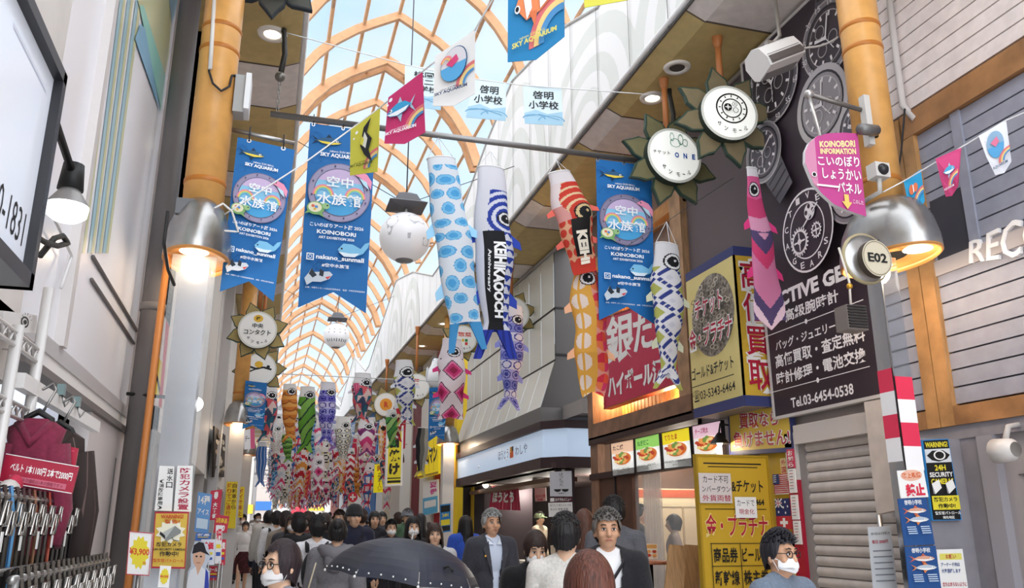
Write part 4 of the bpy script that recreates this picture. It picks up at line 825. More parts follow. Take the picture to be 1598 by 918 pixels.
sign('menu_sheet','white paper menu under the brown heading strip on the noodle shop corner','menu',Q(F,(856,785),(893,784),(894,806),(857,807)),[('T','ほうとう 肉うどん そば',.06,.1,.95,.28,INK,.0),('T','天ぷら 定食 冷酒',.06,.38,.8,.56,INK,0),('T','本日のおすすめ',.3,.68,.8,.86,INK,0)],.02,PAP)
sign('sale_notice','white notice with red writing deep inside the noodle shop','notice',[aX(834,762,5.8),aX(851,761,5.8),aX(852,782,5.8),aX(835,783,5.8)],[('T','当分の間',.08,.5,.95,.75,RED,.04),('T','営業',.25,.8,.75,.97,RED,.04)],.02,m('cfc6c0'))
# ---------------------------------------------------------------- far right side signs
sign('shop_signboard','yellow board sign with black slanting characters left of the long lit fascia','signboard',[aX(651,690,4.6),aX(684,676,4.6),aX(684,739,4.6),aX(651,747,4.6)],[('T','ゲームマン',.06,.25,.95,.72,INK,.05),('R',0,0,1,.06,m('a8852a')),('R',0,.95,1,1,m('a8852a'))]+[('R',.2*j,.1,.2*j+.01,.9,m('b8981f')) for j in range(1,5)],.12,m('!f2d71e',emit=.12))
sign('vertical_signboard','yellow vertical sign for grilled dishes under the green streamers','signboard',[aY(607,668,23.5),aY(627,667,23.5),aY(625,755,23.5),aY(604,756,23.5)],[('V','旨焼け',.1,.14,.9,.86,INK,.06),('R',0,.89,1,.91,INK),('R',0,.94,1,.98,INK)],.2,m('f0e03a'),frame=(.05,PAP))
sign('pillar_lantern','yellow vertical lantern marked R on the far right column','signboard',Q(28.7,(585,725),(600,724),(600,768),(584,769)),[('T','R',.25,.05,.75,.25,m('d88a2a'),.05),('V','名物チャーハン',.3,.3,.7,.95,m('8a6a1a'),.02)],.3,m('!f4e21e',emit=.15))
sign('vertical_signboard','red vertical banner sign with yellow lettering behind the green streamers','signboard',[aY(618,640,25.5),aY(634,640,25.5),aY(632,700,25.5),aY(617,701,25.5)],[('V','ラーメン',.2,.05,.8,.95,m('f2d03a'),.05)],.2,RED)
sign('shop_signboard','narrow yellow and black strip sign on the post beside the lit fascia','signboard',[aX(701,688,4.55),aX(711,684,4.55),aX(711,760,4.55),aX(701,764,4.55)],[('V','ＤＡＩＲＹ',.25,.04,.75,.96,INK,.02)],.05,m('e0a92a'))
sign('round_sign','white and red round no entry style disc under the pink streamers','signboard',Q(27.,(543,768),(558,768),(558,784),(543,784)),[('O',.5,.5,.5,.5,m('d8324a')),('R',.2,.42,.8,.58,PAP),('R',.42,.2,.58,.8,PAP)],.05,PAP,outline=[(.5+.5*cos(j*pi/10),.5+.5*sin(j*pi/10)) for j in range(20)])
sign('security_notice','blue bordered camera warning notice on the post left of the noodle shop','notice',[aY(687,788,19.5),aY(703,786,19.5),aY(703,830,19.5),aY(687,832,19.5)],[('R',.06,.05,.94,.28,INK),('T','24H',.2,.33,.8,.45,m('e9d83a'),.04),('R',.06,.55,.94,.75,m('e9d83a')),('R',.06,.78,.94,.95,INK)],.03,m('2f7fc0'))
sign('poster_column','white and pink poster panel under the yellow board sign','poster',[aX(660,752,4.7),aX(683,748,4.7),aX(683,800,4.7),aX(660,805,4.7)],[('V','夏得',.5,.05,.95,.45,m('d84a9a'),.06),('R',0,.5,1,1,m('5ab0d8')),('R',.1,.6,.9,.8,PAP)],.05,PAP)
t=empty('penguin_figure',aY(680,590,20.3),'white and black penguin figure perched on the top of the small right banner','figure'); p=aY(680,604,20.3)
b=MB(); b.lathe([(.001,-.02),(.16,.02),(.24,.18),(.22,.38),(.13,.55),(.11,.64),(.08,.72),(.001,.75)],m('f1f1f3',.5),p,18,sy=.8); b.build('body',t)
b=MB(); b.ball(p+V((0,.03,.7)),(.1,.1,.07),m('2f3038',.4),12,8); b.build('cap',t); b=MB(); b.lathe([(.03,0),(.001,.14)],m('3a6ab0',.4),p+V((-.09,-.03,.66)),8,ax='x',sx=1); b.build('beak',t)
for s in(-1,1): b=MB(); b.ball(p+V((s*.22,.02,.3)),(.04,.08,.2),m('cfd2da',.5),10,8); b.build('flipper',t)
# ---------------------------------------------------------------- things fixed to the right column and boards
c=aY(1302,272,4.55); fish=[(.04,.5),(.0,.4),(.02,.24),(.1,.12),(.25,.03),(.45,.0),(.75,.0),(1,.02),(1,1),(.72,.97),(.45,.92),(.25,.80),(.12,.68)]
PK=m('c04a8c',.4); Yk=4.55
sign('information_panel','pink fish shaped streamer information panel hanging left of the right column','signboard',Q(Yk,(1253,210),(1338,206),(1352,338),(1262,322)),[('P',[(.04,.5),(.0,.4),(.02,.24),(.1,.12),(.2,.06),(.2,.74),(.12,.68)],m('d08aa8',.4)),('T','KOINOBORI',.28,.10,.93,.185,m('f2e0a0'),.04),('T','INFORMATION',.28,.20,.93,.275,m('f2e0a0'),.04),('T','こいのぼり',.22,.30,.97,.43,PAP,.04),('T','しょうかい',.28,.46,.97,.60,PAP,.04),('T','パネル',.52,.63,.95,.76,PAP,.04),('O',.13,.56,.045,.035,PAP),('O',.13,.56,.03,.025,INK),('R',.16,.685,.55,.71,PAP),('P',[(.62,.78),(.70,.78),(.70,.87),(.75,.87),(.66,.96),(.57,.87),(.62,.87)],m('e9c96a')),('T','このした',.77,.83,.95,.88,PAP,.0)],.03,PK,outline=fish,edge=m('e6e2e6',.4))
b=MB(); p,q=aY(1262,147,Yk+.05),aY(1345,172,Yk+.1); b.tube([p,q,V((4.2,4.72,q.z))],.018,m('77726e',.35,.7),8); b.ball(p,.035,m('b9b5b2',.3,.7)); e=aY(1280,212,Yk); b.tube([p,e],.012,m('d6d2ce',.3,.6),6); b.build('panel_bracket',None,p,'steel arm holding the pink information panel out from the right column','bracket')
t=empty('area_number_sign',aY(1369,403,4.28),'round beige E02 sign in front of the right domed hood','signboard'); c=aY(1369,403,4.28)
b=MB(); b.prism([c+V((.115*cos(i*pi/20),0,.125*sin(i*pi/20))) for i in range(40)],(0,.05,0),m('cfc4ac',.5),m('4a4038')); layer(b,lambda u,v,h:c+V(((u-.5)*.23,-h,(.5-v)*.25)),[('A',.5,.5,.47,.47,.05,m('8a7f6a')),('T','E02',.18,.36,.82,.62,INK,.03)],.002); b.build('number_disc',t)
b=MB(); b.lathe([(.001,.0),(.16,.012),(.17,.03),(.15,.035)],m('b9b7b6',.3,.6),c+V((0,.1,.03)),36,ax='y'); b.lathe([(.165,.0),(.18,.006),(.18,.02)],m('a89a78',.4),c+V((0,.1,.03)),36,ax='y'); b.build('backing_dish',t)
b=MB(); b.tube([c+V((0,.12,.1)),V((4.2,4.72,c.z+.35))],.012,STEEL,6); b.build('arm',t)
t=empty('vent_unit',aY(1338,495,4.3),'small grilled metal vent unit on a dangling cable below the number disc','vent'); c=aY(1338,495,4.3)
b=MB(); b.box(c.x-.075,c.x+.075,4.3,4.42,c.z-.08,c.z+.08,m('8a7f78',.4,.4)); hs=b.build('housing',t)
for j in range(8): b=MB(); b.box(c.x-.07,c.x+.07,4.285,4.3,c.z-.07+.019*j,c.z-.06+.019*j,m('2a2624',.5)); b.build('slat',hs)
b=MB(); b.tube([c+V((.0,.05,.08)),c+V((.01,.05,.25)),c+V((0,.1,.5))],.008,m('d9cfc4'),6); b.ball(c+V((.008,.05,.22)),.02,m('d8a23a',.3,.6)); b.build('cable',t)
t=empty('security_camera',aY(1378,266,4.55),'square fronted white security camera on the right column above the hood','camera'); c=aY(1378,264,4.5)
b=MB(); b.box(c.x-.06,c.x+.06,4.5,4.6,c.z-.055,c.z+.055,m('d3cfc9',.4)); hs=b.build('housing',t); b=MB(); b.lathe([(.001,-.035),(.025,-.03),(.042,-.01),(.044,0)],m('2c2a2c',.2),(c.x,4.5,c.z),18,ax='y'); b.build('lens',hs); b=MB(); b.tube([c+V((0,.05,-.05)),c+V((.02,.08,-.14)),c+V((.0,.25,-.16))],.018,m('c9c5bf'),8); b.build('bracket',t)
t=empty('security_camera',aY(1355,205,4.6),'grey cylindrical camera on the column beside the pink panel top','camera'); c=aY(1352,203,4.55)
b=MB(); b.tube([c+V((-.09,-.05,-.03)),c+V((.1,.02,.02))],.042,m('7a7876',.4,.5),14); b.build('housing',t); b=MB(); b.tube([c+V((.1,.02,.02)),c+V((.14,.06,.0)),c+V((.16,.2,.05))],.015,INK,6); b.build('bracket',t)
b=MB(); p,q=aY(1347,225,4.62),aY(1350,150,4.62); b.box(q.x-.03,q.x+.02,4.6,4.66,p.z,q.z,m('cfcac4',.4)); b.build('junction_plate',None,p,'pale vertical plate on the right column behind the cylindrical camera','plate')
b=MB(); b.tube([aX(1388,0,4.9),aX(1400,100,4.9),aX(1409,165,4.9),aX(1428,186,4.9)],.028,m('c9c2be',.4),10); b.build('conduit_pipe',None,aX(1400,100,4.9),'pale conduit pipe running down the pale boards beside the right column','pipe')
cord('cable','black cable hanging along the right edge of the right column',[aX(1412,170,4.85),aX(1406,240,4.7),aX(1398,285,4.5),aX(1385,292,4.4)],.008,'2a2828')
t=empty('floodlight',aY(1215,95,5.9),'large white floodlight hanging from the soffit before the watch board','lamp'); c=aY(1212,95,5.9)
R=Matrix.Rotation(rad(-28),3,'Y')@Matrix.Rotation(rad(-12),3,'X')
b=MB(); pr=[(-.17,0),(-.15,.13),(-.06,.2),(.1,.2),(.17,.12),(.17,-.05),(.12,-.1),(-.14,-.1)]
b.prism([c+R@V((-.22,x*.9,z*.85)) for x,z in pr],R@V((.44,0,0)),m('eeeae6',.35)); b.build('housing',t)
b=MB(); b.add([c+R@V(p) for p in((-.2,-.16,-.07),(.2,-.16,-.07),(.2,.1,-.095),(-.2,.1,-.095))],[(0,1,2,3)],m('8a8482',.25,.4)); b.add([c+R@V(p) for p in((-.2,-.162,-.07),(.2,-.162,-.07),(.2,-.15,.02),(-.2,-.15,.02))],[(0,1,2,3)],m('77716f',.3,.4)); b.build('glass_front',t)
b=MB(); top=aY(1228,-20,5.9); b.tube([c+R@V((.0,0,.15)),V((c.x+.06,5.9,c.z+.28)),V((c.x+.04,5.9,SOF))],.02,m('9a938c',.35,.5),8); b.box(c.x-.1,c.x+.2,5.87,5.93,c.z+.15,c.z+.19,m('9a938c',.35,.5)); b.build('mount',t)
cord('cable','white cable looping from the floodlight across the watch board',[aY(1228,62,5.9),aY(1262,74,5.8),aY(1318,50,5.7)],.01,'d6d0ca',.04)
t=empty('floodlight',aX(1572,700,4.8),'white spotlight under the wooden beam over the grey doorway','lamp'); c=aX(1570,703,4.78)
b=MB(); b.lathe([(.05,-.08),(.075,-.05),(.085,.08),(.07,.085)],m('d9d4d0',.4),c,18,ax='y'); b.build('housing',t); b=MB(); b.tube([c+V((0,0,.05)),c+V((.05,0,.16)),V((4.95,c.y,c.z+.18))],.02,m('b9b3ae',.4),8); b.build('bracket',t)
YS=5.0
cam_=lambda x,y,s:[('P',[(x-s,y-.4*s),(x+.6*s,y-.7*s),(x+s,y-.1*s),(x-.5*s,y+.35*s)],PAP),('P',[(x-s,y-.4*s),(x-.5*s,y+.35*s),(x-.9*s,y+.3*s)],m('8a8a8e'))]
it=[('R',.03,.01,.97,.99,INK),('T','WARNING!',.08,.03,.92,.10,m('e9d83a'),.03),('R',.03,.12,.97,.29,m('d9dde2')),('P',[(.08,.2),(.3,.14),(.7,.14),(.94,.2),(.8,.25),(.5,.28),(.25,.26)],INK),('A',.55,.2,.22,.06,.25,PAP),('T','24H',.3,.32,.7,.39,m('e9d83a'),.03),('T','SECURITY',.08,.41,.92,.47,PAP,.03),('T','CAMERAS',.1,.49,.9,.56,m('e9d83a'),.03)]+cam_(.27,.62,.17)+cam_(.75,.62,.17)+[('R',.03,.70,.97,.87,m('e6d53a')),('T','防犯カメラ',.1,.715,.9,.775,INK,.04),('T','作動中!',.2,.795,.8,.855,INK,.04),('T','警察官パトロール',.06,.89,.94,.93,PAP,.03),('T','強化地区',.3,.945,.7,.98,PAP,.03)]
sign('security_notice','tall blue edged security camera warning sign right of the mirrored column','notice',[aY(1439,687,YS),aY(1480,685,YS),aY(1501,812,YS),aY(1455,813,YS)],it,.02,m('2f86c8'))
sign('paper_notice','white shop notice with yellow heading below the camera warning sign','notice',[aY(1462,858,YS),aY(1502,857,YS),aY(1514,940,YS),aY(1468,940,YS)],[('R',.08,.08,.92,.2,m('e6dc6a')),('T','お願い',.3,.1,.7,.18,RED,.02),('T','アーケード内は',.1,.25,.8,.33,m('2f4a8a'),.02),('T','大変混雑します',.1,.37,.8,.45,m('2f4a8a'),.02),('T','立ち止まらないように',.1,.62,.95,.7,RED,.02),('T','お願いします',.2,.78,.8,.86,RED,.02)],.01,PAP)
YP=4.718
def koiposter(lab,TL,TR,BR,BL): sign('event_poster',lab,'poster',Q(YP,TL,TR,BR,BL),[('T','啓明小学校',.2,.03,.8,.14,PAP,.03)]+fish2(.5,.27,.8,.16,m('d8a28a'),PAP,m('c8624a'))+fish2(.5,.46,.8,.16,m('b9c3cf'),PAP,m('d8844a'))+[('R',.1+.45*(j%2),.60+.045*(j//2),.4+.45*(j%2),.62+.045*(j//2),m('c9d8ea')) for j in range(8)],.006,m('27508a'),group='blue streamer posters on the mirrored column')
koiposter('blue streamer event poster on the mirrored column, upper of two',(1401,779),(1446,777),(1459,850),(1412,852))
koiposter('blue streamer event poster on the mirrored column, lower of two',(1412,854),(1460,852),(1470,925),(1420,926))
sign('prohibition_notice','white notice with big red prohibition characters on the mirrored column','notice',Q(YP-.004,(1400,735),(1441,732),(1449,776),(1406,778)),[('O',.5,.2,.4,.2,m('e9b8a0')),('T','路上喫煙',.15,.1,.85,.3,m('d8632f'),.02),('T','禁止',.2,.5,.9,.95,m('d8324a'),.05)],.006,PAP)
sign('paper_notice','white handwritten style notice in front of the shutter beside the column','notice',[aY(1355,823,5.45),aY(1390,821,5.45),aY(1401,925,5.45),aY(1364,926,5.45)],[('T','GW 4/25-5/6 のお知らせ',.08,.08,.92,.13,INK,.01),('T','毎日 2000円',.1,.2,.8,.26,RED,.02)]+[('R',.1,.36+.09*j,.9,.38+.09*j,m('8a8f9a')) for j in range(6)],.01,m('dfe4ea'))
b=MB(); p=aY(1375,830,5.48); b.tube([(p.x,5.48,0),(p.x,5.48,1.7)],.02,STEEL,8); b.lathe([(.12,0),(.02,.03)],STEEL,(p.x,5.48,0),14); b.build('notice_stand',None,(p.x,5.48,0),'thin steel stand behind the white notice by the shutter','stand')
b=MB(); b.tube([V((4.9,4.4,.9))+V(d) for d in((.03,0,0),(-.04,0,0),(-.04,0,.28),(.03,0,.28))],.012,STEEL,8); b.build('door_handle_bar',None,aX(1590,890,4.9),'bent steel pull handle on the grey door at right','handle')
# ================================================================ CARP STREAMERS
KM=vcol_mat('streamer_cloth'); _h={}
def H(h):
    if h not in _h: _h[h]=lin(h)
    return _h[h]
def eye(x,y,cx,cy,r,ring='1c1c22',white='f6f6f6',pup='15151a'):
    d=math.hypot(x-cx,y-cy)/r
    if d>1: return None
    if d>.86: return ring
    if d>.62: return white
    if d<.16 and False: return white
    dd=math.hypot(x-cx-.12*r,y-cy+.14*r)/r
    return white if dd<.14 else pup
def P_dots(x,y,v):
    if v>.86: return '4a9fd8'
    if y<.5: return 'f1f4f8'
    best=9
    i0=math.floor(y*1.2)
    for i in(i0-1,i0,i0+1):
        o=.5*(i%2)
        for k in range(math.floor(x*1.2+o)-1,math.floor(x*1.2+o)+2):
            rr=random.Random(i*31+k*7+5); cx,cy=(k+.5-o+rr.uniform(-.12,.12))/1.2,(i+.5+rr.uniform(-.12,.12))/1.2; r=.27+.1*rr.random(); e=.8+.45*rr.random()
            best=min(best,math.hypot((x-cx)/e,(y-cy)*e)/r)
    return '55aee6' if best<.55 else '86cdf3' if best<.88 else '5cb0e4' if best<1. else 'f1f4f8'
def P_navy(x,y,v):
    if v<.13: return 'ebebf2'
    if v<.36:
        d=math.hypot(x-.55,(y-2.9)*.8); 
        if x<-.15-(v-.13)*.5: return 'ebebf2'
        e=eye(x,y,.55,2.9,.42)
        if e: return e
        return '2a44a8' if (d*3.2)%1<.55 else 'e6e8f4'
    if v>.86: return '2a3fb0' if (x*3)%1<.6 else '1f2f8a'
    if x<-.45: return 'e3e4f0'
    if x<.35: return '17171c'
    return '2a44a8' if (abs((x*2.2+int(y*2.2)%2*.5)%1-.5)*1.2+(y*2.2)%1)<.75 else 'e6e8f4'
def P_red(x,y,v):
    if v<.12: return 'f2eef0'
    if v<.5:
        if x<-.35+.1*sin(y*3): return 'f2e6e6' if v<.35 else 'e9a6a0'
        e=eye(x,y,.35,2.4,.5,'2a1a1a','e8cf9a'); 
        if e: return e
        d=math.hypot(x-.35,y-2.4); return 'd8402f' if (d*2.6)%1<.7 else 'f0d3a8'
    if v>.88: return 'd8402f'
    if abs(x-.1)<.42 and v<.84: return '1a1718'
    return 'd8402f' if ((x*2)%1-.5)**2+((y*2)%1-.5)**2<.17 else 'e9b08a'
def P_flor(x,y,v):
    e=eye(x,y,.0,1.4,.45); 
    if e: return e
    if y<.9: return 'f0ece8'
    a,b_=(x*1.1)%1-.5,(y*.9)%1-.5; d=math.hypot(a,b_); q=math.atan2(b_,a)
    if x>.1: return ('d8324a','e8563a','d83a6a','ea7a4a')[int((q+pi)/(pi/2))%4] if d<.46 else 'e8a090'
    if abs(a)<.05 or abs(abs(b_)-.45)<.05: return 'e9b04a'
    return 'f0e2d6' if d<.4 else 'e9b04a'
def P_check(x,y,v):
    e=eye(x,y,.2,1.2,.55)
    if e: return e
    if y<1.6: return 'efeef0'
    a,b_=(x*.66+y*.66),(x*.66-y*.66); i,j=math.floor(a),math.floor(b_); f,g_=a-i,b_-j
    if .22<f<.78 and .22<g_<.78: return ('b9bb62','eceaf0')[(i+j)%2] if not(.38<f<.62 and .38<g_<.62 and (i+j)%2) else 'dcdce6'
    return '31418c' if ((f<.22)!=(g_<.22)) and ((f*4)%1<.75) else 'efeef0'
def P_ogee(x,y,v):
    e=eye(x,y,.1,1.,.4)
    if e: return e
    if y<1.5: return 'efe9ee'
    i=math.floor(y*.62); t=(y*.62)%1; s_=.5+.5*cos(2*pi*t); 
    xx=(x*.8+.5*(i%2)) ; a=abs((xx%1)-.5)*2; d=a+ .9*abs(t-.5)*2
    if d<.35: return '9c1f4c'
    if d<.62: return 'd83a7e'
    if d<.8: return 'f08ab8'
    if d<.9: return '33222e'
    return 'f4eef2'
def P_circ(x,y,v,c1='3a3fb0',c2='8f8fe0',c3='e9e8f6'):
    e=eye(x,y,.3,1.2,.42)
    if e: return e
    if y<1.0: return 'f1f0f6'
    i,j=math.floor(x*1.3),math.floor(y*1.3); a,b_=x*1.3-i-.5,y*1.3-j-.5; d=math.hypot(a,b_); k=(i*3+j*5)%3
    if d<.44 and d>.32: return c1
    if d<.22: return c1 if k else c3
    return (c3,c2,'b9b8ee')[k]
def P_tri(x,y,v,cs=('2f6f86','e0606a','f2d3cc','3a4a6a')):
    e=eye(x,y,.3,1.0,.42)
    if e: return e
    if y<1.3: return 'f2f1f3'
    i=math.floor(y*1.3); t=y*1.3-i; xx=x*1.3+.5*(i%2); j=math.floor(xx); f=abs(xx-j-.5)*2
    return cs[(i+2*j+(1 if f>t else 0)*3)%len(cs)]
def P_scale(x,y,v,c=('e08a3a','f0b05a','a85a2a')):
    e=eye(x,y,.2,1.0,.45)
    if e: return e
    if y<.8: return 'f3f0ec'
    i=math.floor(y*1.0); xx=x*1.0+.5*(i%2); f=(xx%1)-.5; t=y-i; d=math.hypot(f,t-.0)
    return c[2] if abs(d-.55)<.07 else (c[0] if d<.55 else c[1])
def P_wave(x,y,v,c=('6aa83a','23343a','8fc45a')):
    e=eye(x,y,.2,1.0,.45)
    if e: return e
    if y<1.2: return 'f3f2f0'
    s_=sin(y*2.2+2.2*sin(x*2.)); return c[1] if abs(s_)<.3 else (c[0] if s_>0 else c[2])
def P_grid(x,y,v,c=('26262a','f2f0ea','d8c87a')):
    e=eye(x,y,.2,1.0,.4)
    if e: return e
    if y<1.4: return 'f3f2f0'
    a,b_=(x*1.5)%1-.5,(y*1.5)%1-.5; d=math.hypot(a,b_)
    return c[0] if .24<d<.36 or abs(a)>.46 or abs(b_)>.46 else (c[2] if d<.12 else c[1])
def P_zig(x,y,v,c=('e0488a','f4a6c4','8a3a7a','f6f0f2')):
    e=eye(x,y,.2,.9,.4)
    if e: return e
    if y<1.1: return 'f3f2f4'
    return c[int(math.floor(y*1.5+2*abs((x*.8)%1-.5)))%4]
def P_cloth(x,y,v):   # magenta and purple folded streamer
    if v<.06: return 'f1eef2'
    e=eye(x,y,-.1,1.6,.55)
    if e: return e
    q=y+ (abs(x)-.5)*(1.4 if v>.45 else .3)
    for t,c in((2.2,'e6669e'),(3.6,'d8487e'),(4.6,'e9a6c6'),(5.6,'5a4a78'),(6.6,'e0487e'),(9.,'e08ab4'),(9.8,'5a4a78'),(10.6,'f2d6e4'),(12.4,'5a4a78')):
        if q<t: return c
    return 'd83a6e'
def P_plain(x,y,v,c=('3a6fb8','d9e2ee')):
    if v<.1: return 'f2f2f4'
    return c[0] if (x*2.2)%1<.75 else c[1]
def P_sil(x,y,v): return ('1e1e22' if x<-.25 else '77736a' if x<.2 else 'b9b3a6') if v<.9 else 'd9c86a'
def tailcut(v,x):  return 0
def koi(lab,top,bot,Y,wpx,pat,nu=40,nv=96,bend=0.,fork=.10,grp='carp streamers hanging under the arcade',thin=.55,ring=True,up=0.35,fins=None,prof=None,Yb=None,name='carp_streamer',w3=None,T=None,B=None):
    T=aY(*top,Y) if T is None else V(T); B=aY(*bot,Yb or Y) if B is None else V(B)
    dep=(T-V((0,0,CAMZ))).dot(_R@V((0,0,-1))); w=(w3 or wpx*dep/FPX)/2; L=(B-T).length
    ax=(B-T).normalized(); sx=(V((1,0,0))-ax*ax.x).normalized(); sy=-ax.cross(sx)
    pr=prof or [(0,.78),(.04,.84),(.3,1.),(.55,.92),(.75,.62),(.86,.5),(1,.95)]
    def rad_(v):
        for (a,c),(d,e) in zip(pr,pr[1:]):
            if a<=v<=d: return c+(e-c)*(v-a)/(d-a)
        return pr[-1][1]
    def pt(u,v,h=0):
        a=2*pi*(u-.5)-pi/2; r=w*rad_(v); fl=thin*max(.12,1-max(0,v-.7)*3)
        x,y_=(r+h)*cos(a),(r*fl+h)*sin(a); s=L*v
        if v>.86: s-=fork*L*(1-min(1,abs(x)/(w*.7)))*(v-.86)/.14
        off=bend*w*sin(pi*v*1.6)+.05*w*sin(v*17)
        return T+ax*s+sx*(x+off)+sy*(y_+.12*w*sin(v*9+x/w))
    b=MB(); vs=[pt(i/nu,j/nv) for j in range(nv+1) for i in range(nu)]; fs=[]; cols=[]
    for j in range(nv):
        for i in range(nu):
            fs.append((j*nu+i,j*nu+(i+1)%nu,(j+1)*nu+(i+1)%nu,(j+1)*nu+i))
            u,v=(i+.5)/nu,(j+.5)/nv; x=(u-.5)*4; 
            if abs(x)>1: x=(2-abs(x))*(1 if x>0 else -1)*1.
            else: x=x
            cols.append(H(pat(x,v*L/w,v)))
    b.add(vs,fs,KM,True); o=b.build(name,None,T,lab,'streamer',grp)
    at=o.data.color_attributes.new('dye','BYTE_COLOR','CORNER'); buf=[]
    for c in cols: buf+= [c[0],c[1],c[2],1.]*4
    at.data.foreach_set('color',buf)
    return o,pt,w,L,T
def koi_full(lab,top,bot,Y,wpx,pat,fin='e8eef4',hang=None,**k):
    try: o,pt,w,L,T=koi(lab,top,bot,Y,wpx,pat,**k)
    except AttributeError: raise
    b=MB(); P=[pt(i/24,.003) for i in range(24)]; b.tube(P+[P[0]],.008,m('f0f0f0',.5),5,False); b.build('mouth_ring',o)
    if hang is not None:
        b=MB(); h=aY(*hang,Y)
        for u in(.25,.75,.5): b.tube([pt(u,.003),h],.004,m('e8e8e8'),4,False)
        b.build('hanging_cord',o)
    for s,v in((.25,.34),(.75,.36),(.25,.66),(.75,.66)):
        a=pt(s,v); d=(pt(s,v,w*.55)-a); c=(pt(s,v+.06)-a)
        b=MB(); b.prism([a,a+d*.75+c*.7,a+d*.8+c*1.4,a+c*1.1],V((0,.006,0)),m(fin,.8)); b.build('fin',o)
    return o,pt,w,L
class _N: pass
# ---- big ones on the pole
koi_full('white streamer with light blue dots, first below the long pole from left',(688,248),(732,548),YB,58,P_dots,'9fd3f2',(684,214),bend=.0,fork=.22,nu=96,nv=260,prof=[(0,.78),(.04,.82),(.3,.92),(.55,.95),(.75,.9),(.84,.82),(1,1.0)])
o,pt,w_,L_=koi_full('blue and white streamer with black lettered band, below the middle of the pole',(766,263),(775,560),YB,60,P_navy,'2a44a8',(765,236),nu=96,nv=240,prof=[(0,.72),(.04,.76),(.3,.9),(.5,1.0),(.7,.8),(.82,.62),(1,1.1)],fork=.16)
b=MB()
def wrap(b,pt,s,u0,u1,v0,v1,c,bold=.05):   # lettering running down a streamer
    vs,fs=glyphs(s,bold); b.add([pt(u0+(u1-u0)*(1-y),v0+(v1-v0)*x,.012) for x,y in vs],fs,c)
wrap(b,pt,'KEIHIKAOOCH',.47,.575,.42,.80,m('f4f4f6')); b.build('band_lettering',o)
b=MB(); wrap(b,pt,'110th',.5,.58,.72,.82,m('f4f4f6')) if False else wrap(b,pt,'Anniversary',.415,.45,.46,.68,m('f4f4f6'),.02); b.build('anniversary_lettering',o)
o,pt,w_,L_=koi_full('red and white streamer with big ringed eye, right of the blue lettered one',(872,270),(918,425),YB,62,P_red,'e0685a',(868,250),nu=88,nv=170,bend=.1,fork=.0,prof=[(0,.62),(.05,.66),(.35,.95),(.6,.9),(.85,.72),(1,.6)])
b=MB(); wrap(b,pt,'KEIHI',.46,.57,.62,.92,m('f4ead8'),.06); b.build('band_lettering',o)
koi_full('orange and cream floral streamer below the red one, left of the right banner',(912,398),(928,622),YB+.15,56,P_flor,'e9b08a',None,nu=72,nv=170,prof=[(0,.4),(.1,.62),(.35,1.0),(.55,.85),(.7,1.),(.85,.9),(1,.6)],fork=.05)
koi_full('white streamer with gold and navy squares, right of the right blue banner',(1040,382),(1044,608),YB-.3,50,P_check,'c9cbb0',(1040,346),nu=80,nv=190)
cord('bunting_string','thin dark wire holding the gold and navy squared streamer in front of the restaurant',[aY(960,395,YB-.3),aY(1034,350,YB-.3),aY(1168,262,YB-.3)],.004,'5a5a5a')
koi_full('limp magenta and purple streamer hanging before the dark watch board',(1173,262),(1204,500),6.6,46,P_cloth,'d83a7e',None,nu=72,nv=180,thin=.3,fork=-.06,prof=[(0,.42),(.1,.5),(.3,.62),(.5,.8),(.75,1.0),(.9,1.15),(1,1.1)])
koi_full('purple and white streamer with ring motifs behind the blue lettered one',(800,478),(795,640),12.5,38,lambda x,y,v:P_circ(x,y,v,'3f48a8','8f96dc','eceaf6'),'8f96dc',None,nu=64,nv=140)
koi_full('magenta ogee patterned streamer above the middle right column',(705,530),(704,655),13.5,42,P_ogee,'d83a7e',None,nu=64,nv=140,prof=[(0,.7),(.3,1.),(.6,1.),(.85,.85),(1,.95)],fork=.03)
